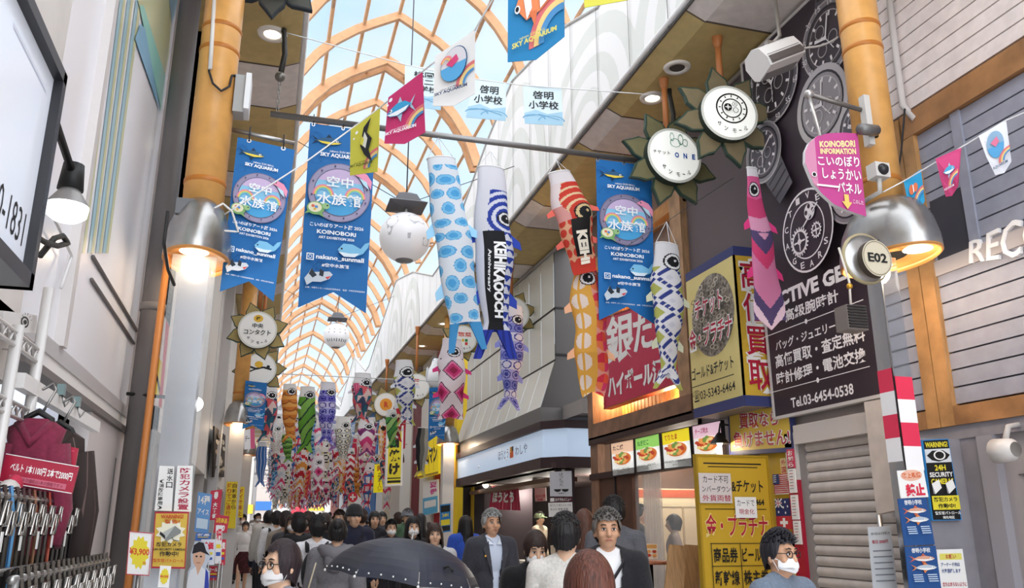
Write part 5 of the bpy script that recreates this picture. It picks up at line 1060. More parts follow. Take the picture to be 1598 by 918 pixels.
# ---- middle rows
cord('streamer_wire','horizontal steel wire carrying the middle row of streamers',[(-.3,19,4.93),(4.,19,4.93)],.01,'c9c9c9')
MID=[('coral and teal triangle streamer, first of the middle row from left',(419,603),(415,690),19,30,P_tri),
('orange scaled streamer in the middle row beside the triangle one',(452,600),(452,690),19.2,24,P_scale),
('green streamer with dark wavy bands in the middle row',(480,604),(476,708),19.4,27,P_wave),
('violet ring patterned streamer in the middle row',(512,597),(508,695),19.1,27,lambda x,y,v:P_circ(x,y,v,'3a35a0','8a80d8','ddd8f2')),
('black and white lattice streamer lower in the middle of the street',(536,652),(535,722),22,25,P_grid),
('coral and teal triangle streamer high over the middle of the street',(566,583),(563,660),19.3,31,P_tri),
('pink zigzag streamer below the high triangle streamer',(572,655),(572,712),22,26,P_zig),
('white streamer with navy and gold squares near the pharmacy sign',(630,563),(634,665),18.5,32,P_check),
('long plain blue streamer tail below the first triangle streamer',(409,690),(406,760),19.5,16,P_plain),
('dark and silver fish shaped streamer right of the vertical grilled dishes sign',(660,668),(656,745),19.8,20,P_sil),
('green patterned streamer left of the white and navy squared one',(611,640),(612,700),20.5,18,lambda x,y,v:P_wave(x,y,v,('4f9a4a','244a34','a6cf7a'))),
('red streamer with dark marks in front of the vertical grilled dishes sign',(622,625),(620,690),21,16,lambda x,y,v:P_zig(x,y,v,('c8283a','e9d0b0','7a1a2a','c8283a'))),
('orange streamer behind the first orange one with spread tail',(447,672),(450,722),23,16,lambda x,y,v:P_scale(x,y,v,('5a8a3a','8ab85a','24402a'))),
('crimson ogee streamer in the lower middle of the street',(497,712),(496,765),24,20,P_ogee),
('red ogee streamer right of the lower lattice streamer',(547,700),(546,752),24,15,lambda x,y,v:P_zig(x,y,v,('c8283a','f2e9ea','a81f34','f2e9ea'))),
('white streamer with pale dots left of the orange scaled one',(432,660),(430,712),24.5,20,lambda x,y,v:P_grid(x,y,v,('b9b4b0','f4f2f0','e0c8d0'))),
('lilac ring streamer behind the green wavy one',(522,662),(520,705),24,18,lambda x,y,v:P_circ(x,y,v,'7a3a9a','c89ad8','f0e6f4')),
('pink plain streamer hanging between violet and lattice streamers',(556,596),(557,618),19.2,10,lambda x,y,v:P_plain(x,y,v,('e0487e','f2c0d4')))]
for lab,t_,b_,Y_,w_,p_ in MID: koi_full(lab,t_,b_,Y_,w_,p_,'dfe3ea',None,nu=44,nv=96)
# ---- the dense mass in the distance
random.seed(11)
PATS=[P_tri,P_scale,lambda x,y,v:P_zig(x,y,v,('f2f2f4','d8e2ee','f4f0f2','e0487e')),P_circ,P_grid,P_zig,P_ogee,P_check,lambda x,y,v:P_tri(x,y,v,('d8324a','f2d0d8','3a6fb8','f2f0f2')),lambda x,y,v:P_scale(x,y,v,('3a8ac8','9acbe8','24507a')),lambda x,y,v:P_zig(x,y,v,('c8283a','f4f0f0','e9a04a','f4f0f0')),lambda x,y,v:P_wave(x,y,v,('cfe0f2','f0f2f6','8ab0e0')),P_flor,lambda x,y,v:P_plain(x,y,v,('d83a5a','f2e9ea'))]
lib=[]
for k,p in enumerate(PATS): 
    o,pt,w_,L_,T_2=koi('small far streamer in the dense mass over the distant crowd',None,None,30,0,p,nu=16,nv=30,w3=.36,T=(0,30,0),B=(.02,30,-1.5),grp='far mass of small streamers')
    lib.append(o)
n=0
for r in range(15):
    y=25.5+r*3.4; zc=(5.0 if r%2 else 4.5)+slope(y)
    for q in(0,1,2):
        yy,zz=y+q*.9,zc-.55*q
        cord('streamer_wire','steel cross wire carrying the small streamers of the far mass',[(-.3,yy,zz-.012),(4.2,yy,zz-.012)],.012,'b9b9b9')['group']='far streamer wires'
        for c in range(6):
            x=.1+3.7*(c+.5+.33*q-.3)/6+random.uniform(-.06,.06); src=lib[(n*5+c*3+r)%len(lib)]
            o=src if not src.get('used') else src.copy()
            if o is not src: COL.objects.link(o)
            else: src['used']=1
            s=random.uniform(.75,1.05); o.location=(x,yy,zz); o.scale=(s,s,s); o.rotation_euler=(random.uniform(-.06,.06),random.uniform(-.06,.06),random.uniform(-.6,.6)); n+=1
            if 'used' in o and o is not src: del o['used']
for o in lib:
    if not o.get('used'): o.location=(random.uniform(.4,3.5),60,5.)
    if 'used' in o: del o['used']
# ================================================================ LEFT SIDE THINGS
XB=-.80
C=[aX(-120,-180,XB),aX(84,125,XB),aX(37,428,XB),aX(-120,-180,XB)]
y0,y1=2.2,C[1].y; zt,zb=C[1].z,C[2].z
t=empty('lightbox_sign',(XB,2.8,zb),'black framed white light box sign with a phone number at the upper left','signboard')
Cc=[V((XB,y0,zt)),V((XB,y1,zt)),V((XB,y1,zb)),V((XB,y0,zb))]
sign('lit_panel',None,None,Cc,[('T','03-5380-1831',.02,.74,.93,.90,INK,.0),('R',.3,.1,.9,.12,m('dfe3ee'))],.02,m('!e6eaf4',.15,emit=.08),parent=t)
b=MB(); FB=m('2a2a2e',.35)
for a,c,d,e in((y0,y1+.04,zt,zt+.04),(y0,y1+.04,zb-.05,zb)): b.box(XB-.3,XB+.03,a,c,d,e,FB)
b.box(XB-.3,XB+.03,y1,y1+.04,zb-.05,zt+.04,FB); b.build('frame',t)
b=MB(); b.box(XL,XB-.28,2.6,2.66,zb+.2,zb+.26,FB); b.build('wall_bracket',t)
# clip lamp
t=empty('clip_lamp',aX(105,315,-.85),'black arm lamp with white bulb on the light box corner','lamp'); c=aX(106,318,-.85)
b=MB(); b.tube([(XB-.1,y1+.05,c.z+.18),(-.86,y1+.25,c.z+.22),c+V((0,0,.13))],.016,INK,8); b.tube([c+V((0,0,.06)),c+V((0,0,.17))],[.05,.04],INK,12); b.build('arm_and_socket',t)
b=MB(); b.lathe([(.03,.07),(.075,.0),(.08,-.01)],m('8d8a88',.4,.3),c,16); b.build('ribbed_cooler',t); b=MB(); b.lathe([(.08,-.01),(.075,-.05),(.05,-.07),(.001,-.075)],m('!fdfdff',emit=.8),c,18); b.build('bulb_dome',t)
# glass corner plate reflections are left out; drain pipe
b=MB(); p,q=aX(196,830,-.95),aX(292,10,-.95); b.tube([(-.95,p.y,0),(-.95,p.y,SOF)],.088,m('6f6a69',.5,kind='noise'),16); b.lathe([(.088,-.03),(.096,-.03),(.096,.03),(.088,.03)],m('7d7876',.5),(-.95,p.y,3.25),16); b.build('drain_pipe',None,(-.95,p.y,0),'tall grey drain pipe between the glossy white panels and the orange column','pipe')
# shelf rack posts
WRK=m('d9d5d2',.4,.2)
t=empty('wire_rack',(-.9,3.5,0),'white wire shelving rack at the far left with clutter on top','rack')
p1=aX(62,540,-.95); 
for (px,y) in ((62,540),(12,610)):
    q=aX(px,y,-.95); b=MB(); b.tube([(q.x,q.y,0),(q.x,q.y,q.z+.25)],.022,WRK,8); b.build('post',t)
q1,q2=aX(62,548,-.95),aX(-60,480,-.95)
for k,z in enumerate((q1.z,q1.z-.25)):
    b=MB(); b.tube([(-.95,2.6,z),(-.95,q1.y,z)],.008,WRK,6); b.tube([(-.95,2.6,z-.05),(-.95,q1.y,z-.05)],.008,WRK,6); n=14
    for i in range(n): y=2.6+(q1.y-2.6)*i/n; d=(q1.y-2.6)/n; b.tube([(-.95,y,z-.05),(-.95,y+d/2,z),(-.95,y+d,z-.05)],.005,WRK,5)
    for i in range(8): b.tube([(-.95,2.6+(q1.y-2.6)*i/7,z),(-1.09,2.6+(q1.y-2.6)*i/7,z)],.004,WRK,5)
    b.build('wire_shelf',t)
t=empty('wall_box',aX(45,505,-1.05),'small pale box with a round eye shaped drawing on the rack','box'); q=aX(38,505,-1.0)
C=[aX(5,485,-1.0),aX(58,492,-1.0),aX(58,520,-1.0),aX(5,518,-1.0)]
sign('printed_face',None,None,C,[('A',.6,.45,.12,.3,.3,INK),('O',.6,.45,.05,.12,INK)]+[('L',[(.6+.16*cos(a),.45-.38*sin(a)),(.6+.21*cos(a),.45-.5*sin(a))],.015,INK) for a in (.3,.8,1.3,1.8,2.3,2.8)],.09,m('e4e0dd',.6),parent=t)
cord('cable','black and white tangle of cable on top of the wire rack',[aX(62,400,-1.06),aX(85,372,-1.03),aX(98,368,-1.03),aX(106,380,-1.03),aX(90,384,-1.03),aX(70,378,-1.03),aX(50,365,-1.04)],.014,'33312f')
cord('cable','pale cable running down the white wall from the light box',[aX(60,300,-1.07),aX(90,352,-1.06),aX(112,400,-1.06),aX(95,450,-1.06)],.008,'d9d6d4')
# clothes rail with hanging jackets
p,q=aX(60,612,-.95),aX(150,668,-.95); b=MB(); b.box(-.97,-.93,p.y-.3,q.y,p.z-.03,p.z+.03,m('e9e5e2',.4)); b.build('clothes_rail',None,p,'white rail under the glossy panels that carries the hanging jackets','rail')
rz=p.z-.03
def jacket(px,py,h,M,lab,wd=.2,brown=False):
    c=aX(px,py,-.9); c.z=rz
    hg=empty('coat_hanger',c,'black coat hanger carrying the %s'%lab.split(' hanging')[0],'hanger'); b=MB(); b.tube([c+V((0,.0,.02)),c+V((.03,.03,.05)),c+V((.05,0,.02)),c+V((0.01,0,-.08))],.006,STEEL,6); b.build('hook',hg)
    b=MB(); b.tube([c+V((-wd*.85,0,-.19)),c+V((-.05,0,-.10)),c+V((.0,0,-.07)),c+V((.05,0,-.10)),c+V((wd*.85,0,-.19))],[.012,.02,.024,.02,.012],INK,8,flat=.6); b.build('shoulder_bar',hg)
    t=empty('jacket',c+V((0,0,-h)),lab,'jacket','jackets hanging on the left rail')
    b=MB(); P=[(c.x,c.y,c.z-.10),(c.x,c.y,c.z-.14),(c.x,c.y,c.z-.22),(c.x,c.y,c.z-.45),(c.x,c.y,c.z-h)]; vs=[];fs=[];n=20
    for (x,y,z),(rx,ry) in zip(P,((.05,.03),(.11,.05),(wd,.07),(wd*1.02,.09),(wd*1.1,.11))):
        for i in range(n): a=2*pi*i/n; vs.append((x+rx*cos(a),y+ry*sin(a)*(1+.15*sin(5*a)),z))
    for j in range(4):
        for i in range(n): fs.append((j*n+i,j*n+(i+1)%n,(j+1)*n+(i+1)%n,(j+1)*n+i))
    b.add(vs,fs,M,True); b.build('torso',t)
    for s in(-1,1):
        b=MB(); b.tube([c+V((s*wd*.8,0,-.2)),c+V((s*wd*1.15,.02,-.45)),c+V((s*wd*1.1,-.02,-h*.95))],[.06,.065,.055],M,12); b.build('sleeve',t)
    b=MB(); b.tube([c+V((-.06,-.03,-.12)),c+V((0,-.06,-.2)),c+V((.06,-.03,-.12))],.02,M,8); b.build('collar',t)
jacket(66,612,.62,m('7a2740',.8,kind='fabric'),'maroon jacket hanging behind the red sale signs at left',.09)
jacket(98,628,.85,m('6f5a55',.8,kind='plaid'),'brown checked jacket hanging to the right of the maroon one',.12)
for i,(px,py) in enumerate(((98,607),(122,626))): c=aX(px,py,-.92); b=MB(); b.box(c.x-.02,c.x+.01,c.y-.02,c.y+.02,c.z-.03,c.z+.02,m('7a8f8f',.4)); b.tube([c+V((0,0,-.03)),c+V((.02,0,-.08)),c+V((.03,.02,-.05))],.005,STEEL,6); b.build('rail_clip',None,c,'small grey green plastic clip on the white rail, %s'%('nearer of two','farther of two')[i],'clip')
# red sale signs
sign('sale_sign','upper wrinkled crimson sale sign hanging before the jackets','sign',[aY(26,678,3.75),aY(122,700,3.75),aY(117,728,3.75),aY(20,712,3.75)],[('R',.5,.25,.72,.7,m('9a5a4a')),('T','BRAND',.52,.3,.7,.65,m('c8a05a'),.03),('L',[(.05,.2),(.4,.35)],.01,m('d8607a'),.3),('L',[(.08,.45),(.45,.5)],.008,m('d8607a'),.3),('L',[(.7,.3),(.95,.2)],.01,m('d8607a'),.3)],.015,m('ac1f3c',.35))
sign('sale_sign','lower crimson belt price sign with white lettering','sign',[aY(10,708,3.55),aY(123,728,3.55),aY(112,771,3.55),aY(-2,752,3.55)],[('T','ベルト 1本1100円 2本で2000円',.10,.26,.95,.56,PAP,.035),('R',.12,.70,.90,.9,m('c8657a')),('T','← ベルトの値段は1本の価格です ←',.16,.73,.86,.87,m('7a1a30'),.0),('R',0,0,1,.03,PAP),('R',0,.97,1,1,PAP)],.015,m('a81b39',.35))
# belt racks
def belt_rack(x,z,y0,y1,n,labr,front):
    t=empty('belt_rack',(x,(y0+y1)/2,0),labr,'rack'); b=MB()
    b.tube([(x,y0,z),(x,y1,z)],.012,STEEL,8); b.tube([(x-.14,y0,z),(x-.14,y1,z)],.012,STEEL,8); b.build('top_rails',t)
    for y in(y0+.03,y1-.03):
        b=MB(); b.tube([(x,y,z),(x,y,.04)],.014,STEEL,8); b.box(x-.2,x+.06,y-.02,y+.02,0,.04,STEEL); b.build('leg',t)
    rr=random.Random(int(x*100)+n)
    for i in range(n):
        y=y0+.06+(y1-y0-.12)*i/(n-1); hx=['1f1d1f','29262a','141416','3a302c','1a1a1c','222024','2a2422'][rr.randrange(7)] if i not in front else front[i]
        t=empty('leather_belt',(x+.02,y,z-.5),'%s belt, number %d from the street end of the %s belt rack'%({'c8503a':'orange red','8a5a3a':'tan brown','4aa0d8':'blue'}.get(hx,'dark leather'),n-i,labr.split()[0]),'belt','belts on the %s rack'%labr.split()[0])
        M=m(hx,.4); L=.55+rr.random()*.2; b=MB(); w_=.016
        P=[(x+.03,z-L),(x+.025,z-.1),(x+.0,z+.03),(x-.03,z+.02),(x-.04,z-.1),(x-.045,z-L*.9)]
        b.add([(px,y+s*w_,pz) for px,pz in P for s in(-1,1)]+[(px+.005,y+s*w_,pz+.004) for px,pz in P for s in(-1,1)],[(2*j,2*j+1,2*j+3,2*j+2) for j in range(5)]+[(12+2*j,14+2*j,15+2*j,13+2*j) for j in range(5)],M); b.build('strap',t)
        b=MB(); bz=z-.04-.03*(i%2); k=[(x+.035,y-.028,bz-.05),(x+.035,y+.028,bz-.05),(x+.04,y+.028,bz+.02),(x+.04,y-.028,bz+.02)]; b.tube(k+[k[0]],.006,m('c9c5c0',.2,.9),6,False); b.tube([(x+.042,y,bz+.02),(x+.042,y,bz-.05)],.004,m('c9c5c0',.2,.9),5); b.build('buckle',t)
        if i%3==0: b=MB(); b.box(x+.036,x+.038,y-.012,y+.012,z-.17,z-.11,PAP); b.build('price_tag',t)
belt_rack(-.80,1.70,2.9,4.05,15,'upper chrome belt rack behind the lower one at the far left',{6:'8a5a3a',9:'c8503a',2:'4aa0d8'})
belt_rack(-.62,1.47,2.55,4.0,19,'lower chrome belt rack nearest the street at the bottom left',{})
t=empty('bag_pile',aX(30,770,-.9),'pale crumpled bags between the sale signs and the belts','bag'); 
for (px,py,r,c) in ((12,775,.06,'c9c2bc'),(80,770,.07,'a89a92'),(100,768,.05,'d8d2cc'),(22,758,.04,'b8304a')):
    b=MB(); q=aX(px,py,-.88); b.ball(q,(r*.7,r*1.2,r),m(c,.7,kind='noise'),12,8); b.build('crumpled_bag',t)
# price cards on the stand
sign('price_card','white price card with a yellow burst reading ¥3,900','sign',[aY(202,829,4.9),aY(239,832,4.9),aY(233,899,4.9),aY(197,897,4.9)],[('P',[(.5+(.42 if j%2 else .33)*cos(pi*j/12),.48-(.40 if j%2 else .32)*sin(pi*j/12)) for j in range(24)],m('e6d23a')),('T','¥3,900',.06,.38,.92,.56,m('d2502a'),.03),('T','税込',.68,.68,.82,.74,m('d2502a'),.02),('R',0,0,1,.02,RED),('R',0,.98,1,1,RED),('R',0,0,.03,1,RED),('R',.97,0,1,1,RED)],.01,PAP)
sign('price_card','smaller price card with yellow burst right of the ¥3,900 card','sign',[aY(250,883,4.7),aY(267,884,4.7),aY(263,918,4.7),aY(246,917,4.7)],[('P',[(.5+(.42 if j%2 else .33)*cos(pi*j/12),.48-(.40 if j%2 else .32)*sin(pi*j/12)) for j in range(24)],m('e6d23a')),('T','¥6,900',.1,.42,.9,.56,m('d2502a'),.03)],.01,PAP)
b=MB(); 
for px,py,Y_ in((216,900,4.92),(256,918,4.72)): q=aY(px,py,Y_); b.tube([(q.x,q.y,0),(q.x,q.y,q.z+.1)],.012,STEEL,6); b.box(q.x-.15,q.x+.15,q.y-.1,q.y+.1,0,.02,STEEL)
b.tube([(aY(216,900,4.92).x,4.92,.3),(aY(256,918,4.72).x,4.72,.3)],.012,STEEL,6); b.build('card_stand',None,(aY(216,900,4.92).x,4.92,0),'chrome double stand holding the two yellow burst price cards','stand')
it=[('R',0,0,1,.03,RED),('R',0,.97,1,1,RED),('R',0,0,.03,1,RED),('R',.97,0,1,1,RED),('P',[(.5+(.46 if j%2 else .34)*cos(pi*j/10),.36-(.22 if j%2 else .15)*sin(pi*j/10)) for j in range(20)],m('f4efd8')),('T','WARNING!',.18,.05,.85,.12,m('c8502a'),.04),('T','警告!',.3,.135,.75,.21,m('c8502a'),.04),('P',[(.18,.40),(.62,.25),(.80,.33),(.36,.49)],m('b9bcb8')),('P',[(.18,.40),(.36,.49),(.34,.42),(.2,.35)],INK),('P',[(.62,.25),(.80,.33),(.80,.38),(.38,.53),(.36,.49)],m('8a8d8a')),('L',[(.55,.45),(.6,.50),(.78,.52)],.02,m('5a5d5a'),1.7),('T','防犯カメラ',.12,.54,.85,.62,INK,.04),('T','24H SECURITY CAMERAS',.03,.645,.97,.685,INK,.03),('T','作動中!',.22,.70,.78,.79,INK,.04),('T','警察官パトロール',.05,.83,.95,.89,m('c8502a'),.03)]
sign('security_notice','yellow camera warning sign on the left column post','notice',[aY(242,799,6.02),aY(295,799,6.02),aY(289,888,6.02),aY(236,887,6.02)],it,.015,m('ddb94a',.5))
sign('vertical_notice','white vertical water inlet sign, left of two above the yellow warning sign','notice',[aY(249,727,6.04),aY(272,728,6.04),aY(268,798,6.04),aY(241,797,6.04)],[('V','送水口',.55,.04,.95,.5,INK,.02),('V','(消防隊専用)',.12,.3,.42,.98,INK,.02)],.015,PAP)
sign('vertical_notice','white vertical camera notice with red characters, right of two above the yellow sign','notice',[aY(277,727,6.04),aY(301,727,6.04),aY(298,799,6.04),aY(271,798,6.04)],[('V','防犯カメラ設置',.2,.04,.85,.97,m('b02a4a'),.03)],.015,PAP)
# boxes and cables on the left column
b=MB(); c=aY(376,150,6.2); b.box(c.x-.05,c.x+.03,6.15,6.3,c.z-.16,c.z+.16,m('a9a8a6',.4)); b.box(c.x+.03,c.x+.07,6.12,6.33,c.z-.14,c.z+.17,m('e9e9e9',.3)); b.build('junction_box',None,c,'grey and white junction box on the right flank of the left orange column','box')
b=MB(); c=aY(289,325,6.05); b.box(c.x-.06,c.x+.06,6.0,6.12,c.z-.06,c.z+.06,m('6f7074',.4)); b.build('junction_box',None,c,'dark grey junction box above the left domed hood','box')
cord('cable','black looping cable around the left orange column',[aY(326,110,6.1),aY(332,130,6.05),aY(345,142,6.05),aY(358,135,6.1),aY(362,118,6.15),aY(371,118,6.2)],.009,'2a2828')
cord('cable','white ties and wire wound round the left column above its hood',[aY(300,318,6.05),aY(325,330,6.02),aY(348,318,6.02),aY(362,330,6.05),aY(372,362,6.1),aY(345,360,6.05),aY(330,348,6.02)],.008,'e6e2de')
b=MB(); b.tube([aY(335,-5,6.12),aY(328,108,6.09)],.016,m('e2ded9',.4),8); b.build('conduit_pipe',None,aY(332,50,6.1),'thin white conduit down the front of the left orange column','pipe')
cord('cable','black cable hanging behind the left domed hood to the pipe',[aX(262,330,-.75),aX(256,380,-.75),aX(262,420,-.75),aX(272,445,-.72)],.012,'2a2828')
# shop signs between pipe and glass column
sign('projecting_sign','red and yellow projecting sign between the drain pipe and the glass post','signboard',[aY(246,468,8.2),aY(264,510,8.2),aY(252,636,8.2),aY(234,630,8.2)],[('R',.0,.5,1,.9,m('e9c83a')),('L',[(.1,.6),(.8,.85)],.12,INK,2),('R',.75,0,1,1,m('c8324a'))],.1,m('e6d8d0'))
t=empty('bulb_lamp',aX(305,631,-.55),'glowing white bulb lamp on the wall right of the glass post','lamp'); c=aX(305,631,-.55); b=MB(); b.ball(c,.055,m('!ffffff',emit=3),14,10); b.build('bulb',t); b=MB(); b.tube([c,c+V((-.1,.1,.05)),(-1.05,c.y+.15,c.z+.08)],.015,INK,6); b.build('arm',t)
def F(name,lab,cat,Y,TL,TR,BR,BL,it,base,**k): return sign(name,lab,cat,Q(Y,TL,TR,BR,BL),it,.015,m(base,.5) if isinstance(base,str) else base,**k)
F('vertical_notice','yellow vertical notice asking cyclists to dismount, on the far left column','notice',16.95,(354,752),(371,752),(367,825),(348,825),[('V','自転車から',.55,.03,.95,.6,m('5a3a1a'),.02),('V','降りてご通行く',.1,.03,.5,.85,m('c8502a'),.02)],'eccf2a')
F('vertical_notice','narrow yellow vertical notice right of the cyclist notice','notice',18.5,(371,760),(382,760),(379,808),(367,808),[('V','ポイ捨禁止',.2,.05,.8,.95,m('b8502a'),.02)],'eccf2a')
F('event_poster','pale blue product poster in the left shop display','poster',8.6,(309,768),(331,772),(325,833),(303,830),[('T','14種',.1,.05,.9,.3,PAP,.04),('T','アイス',.1,.4,.9,.55,PAP,.02),('R',.1,.65,.9,.9,m('cfe3f2'))],'6a9fd8')
F('event_poster','red poster right of the pale blue one in the left display','poster',8.9,(329,766),(347,764),(342,812),(325,812),[('T','春',.3,.05,.7,.3,PAP,.05),('V','大特価',.3,.4,.7,.95,PAP,.05)],'c22a44')
F('event_poster','red and yellow price poster low in the left display','poster',8.5,(336,803),(358,806),(354,832),(333,832),[('T','3月商品',.1,.15,.9,.45,m('f2dc3a'),.04),('T','900',.2,.55,.8,.9,PAP,.05)],'c22a44')
t=empty('standee',aY(313,918,7.6),'cut out standee of a man in a dark cap and white blue uniform','standee'); p=aY(313,885,7.6); Y_=7.6
C=[aY(297,845,Y_),aY(331,847,Y_),aY(326,960,Y_),aY(291,958,Y_)]; C=[V(c) for c in C]; C[2].z=C[3].z=.1
sign('printed_board',None,None,C,[('O',.45,.085,.28,.06,m('e0b49a')),('P',[(.13,.07),(.18,.02),(.4,.0),(.62,.005),(.76,.05),(.95,.075),(.5,.055)],m('26222a')),('O',.34,.083,.05,.005,INK),('O',.54,.083,.05,.005,INK),('R',.36,.117,.54,.121,m('a86a5a')),('P',[(.0,.24),(.1,.165),(.35,.14),(.6,.14),(.9,.165),(1,.24),(1,1),(0,1)],m('e9ecf2')),('P',[(.35,.14),(.46,.19),(.6,.14)],m('e0b49a')),('P',[(.8,.15),(.92,.17),(1,.24),(1,1),(.8,1)],m('3a4ab0')),('R',.55,.27,.78,.33,m('3a4ab0')),('R',.0,.42,1,.48,m('d8324a')),('T','決算',.3,.425,.7,.475,PAP,.04)],.03,m('c9d2e0'),parent=t,outline=[(.0,.17),(.12,.14),(.06,.07),(.2,.0),(.6,-.005),(.85,.04),(.98,.08),(.8,.14),(1,.17),(1,1),(0,1)])
b=MB(); b.box(C[0].x-.02,C[1].x+.02,7.6,7.85,0,.1,m('8a8a8e',.5)); b.build('foot',t)
rs=random.Random(5)
for i,(px,py,w_,h_,c,l) in enumerate(((325,862,22,40,'dfe3ee','white and blue'),(342,850,10,60,'e9e6e6','tall white'),(347,862,12,40,'c8283f','red'),(333,895,18,22,'c22a44','crimson'),(318,838,24,12,'4a7ac8','blue'))):
    Y_=7.9+.12*i; p=aY(px,py+h_/2,Y_)
    o=F('display_card','%s promotional display card standing by the left shop standee'%l,'display card',Y_,(px-w_/2,py-h_/2),(px+w_/2,py-h_/2),(px+w_/2-2,py+h_/2),(px-w_/2-2,py+h_/2),[('T',('特価','9円','大売','セール','新品')[i],.1,.1,.9,.4,PAP if c!='e9e6e6' and c!='dfe3ee' else m('d8324a'),.05),('R',.15,.5,.85,.6,m('e9d23a')),('R',.15,.7,.85,.8,m('3a5ab0'))],c,group='promotional cards by the left display')
    b=MB(); b.tube([p+V((0,.01,.02)),V((p.x,p.y+.03,0))],.012,STEEL,6); b.build('support_leg',o)
F('projecting_sign','white and pink cube sign behind the left far column hood','signboard',16.,(381,672),(397,668),(398,700),(381,702),[('R',.6,0,1,1,m('d8608a')),('T','デー',.1,.3,.5,.6,INK,.02)],'f2f0f2')
sign('shop_window_display','tall dark window display with dried flowers on the far left shop wall','display',[aX(335,665,-.98),aX(352,680,-.98),aX(350,745,-.98),aX(333,745,-.98)],[('O',.2+.6*rs.random(),.1+.8*rs.random(),.14,.05,m(('c8b89a','6a5a44','e6dcc8')[j%3]),8) for j in range(24)],.03,m('3a322c'))
for k,(px,lab) in enumerate(((283,'wide pale metal pilaster right of the glass fronted column'),(333,'slim white pilaster with a small dark sticker on the left shop wall'))):
    q=aX(px,800,-.95); b=MB(); b.box(-1.1,-.93,q.y-.2,q.y+.2,0,SOF,m('cfcbca',.35,.2)); b.box(-.935,-.92,q.y-.02,q.y+.02,0,SOF,m('f0eeee',.4)); struct('trim_%d'%(96+k),b)
# ================================================================ PEOPLE
SKIN=m('dfb496',.55,kind='skin'); SKIN2=m('cf9f80',.55,kind='skin'); ZC=1.59
POSES={
 'stand':dict(L=[(-.175,.0,1.39),(-.215,.03,1.10),(-.205,-.05,.87)],R=[(.175,.0,1.39),(.215,.03,1.10),(.205,-.05,.87)],lL=[(-.085,0,.92),(-.09,-.02,.50),(-.095,.02,.08)],lR=[(.085,0,.92),(.09,-.02,.50),(.095,.02,.08)]),
 'walk':dict(L=[(-.175,.0,1.39),(-.215,.09,1.11),(-.2,.08,.87)],R=[(.175,.0,1.39),(.215,-.04,1.10),(.2,-.17,.89)],lL=[(-.085,0,.92),(-.085,-.14,.52),(-.085,-.18,.09)],lR=[(.085,0,.92),(.085,.03,.50),(.085,.22,.13)]),
 'phone':dict(L=[(-.175,.0,1.39),(-.21,.02,1.10),(-.2,-.06,.88)],R=[(.175,.0,1.39),(.22,-.06,1.12),(.10,-.27,1.26)],lL=[(-.085,0,.92),(-.09,-.02,.50),(-.095,.02,.08)],lR=[(.085,0,.92),(.09,-.02,.50),(.095,.02,.08)])}
def lerp(a,b_,t): return tuple(a[i]+(b_[i]-a[i])*t for i in range(3))
def cap(b,p,q,r0,r1,flat=False,n=14):
    p,q=V(p),V(q); d=(q-p); k=4; P=[];R=[]; u=d.normalized()
    if not flat:
        for i in range(k): a=pi/2*(1-i/k); P.append(p-u*r0*sin(a)); R.append(max(r0*cos(a),.002))
    P+= [p,q]; R+= [r0,r1]
    if not flat:
        for i in range(1,k+1): a=pi/2*i/k; P.append(q+u*r1*sin(a)); R.append(max(r1*cos(a),.002))
    b.tube(P,R,SKIN,n)
def torso(b,g):
    for c,r in (((0,.0,1.27),(.158,.105,.17)),((0,.0,1.08),(.138,.095,.16)),((0,.01,.95),(.155,.11,.12))): b.ball(c,tuple(x+g for x in r),SKIN,20,14)
    cap(b,(-.15,.005,1.39),(.15,.005,1.39),.058+g,.058+g)
    cap(b,(-.055,.012,1.428),(.055,.012,1.428),.055+g*.5,.055+g*.5)
    for q in(-1,1): cap(b,(q*.15,.008,1.40),(q*.045,.014,1.455),.045+g*.7,.038+g*.5)
def arm(b,A,g,end=1.,hand=False):
    s,e,w_=A; cap(b,s,e if end>.5 else lerp(s,e,end*2),.052+g,.042+g)
    if end>.5: cap(b,e,lerp(e,w_,(end-.5)*2),.042+g,.028+g)
    if hand:
        d=(V(w_)-V(e)).normalized(); sd=V((1 if s[0]>0 else -1,0,0)); pn=d.cross(sd).normalized(); ax2=pn.cross(d).normalized()
        up=V((0,-1,0)) if abs(d.y)<.6 else V((1,0,0)); up=(up-d*up.dot(d)).normalized(); nrm=d.cross(up)
        w_=V(w_); c=w_+d*.05; cap(b,w_+up*-.0,c+d*.03,.024,.026); 
        for o in(-.028,-.01,.009,.026): cap(b,c+up*o*.8,c+d*.035+up*o,.017,.013)
        for o,l in((-.03,.055),(-.01,.07),(.01,.075),(.03,.065)):
            k0=c+d*.035+up*o; k1=k0+d*l*.55-nrm*sd.x*.008; k2=k1+d*l*.4-nrm*sd.x*.022
            cap(b,k0,k1,.0095,.009,n=8); cap(b,k1,k2,.009,.008,n=8)
        t0=w_+d*.025+up*.02; t1=t0+up*.03+d*.025; cap(b,t0,t1,.012,.011,n=8); cap(b,t1,t1+d*.032+up*.006,.011,.009,n=8)
def leg(b,A,g,end=1.):
    h,k,a=A; cap(b,h,k,.082+g,.055+g); cap(b,k,lerp(k,a,end),.055+g,.038+g*1.3)
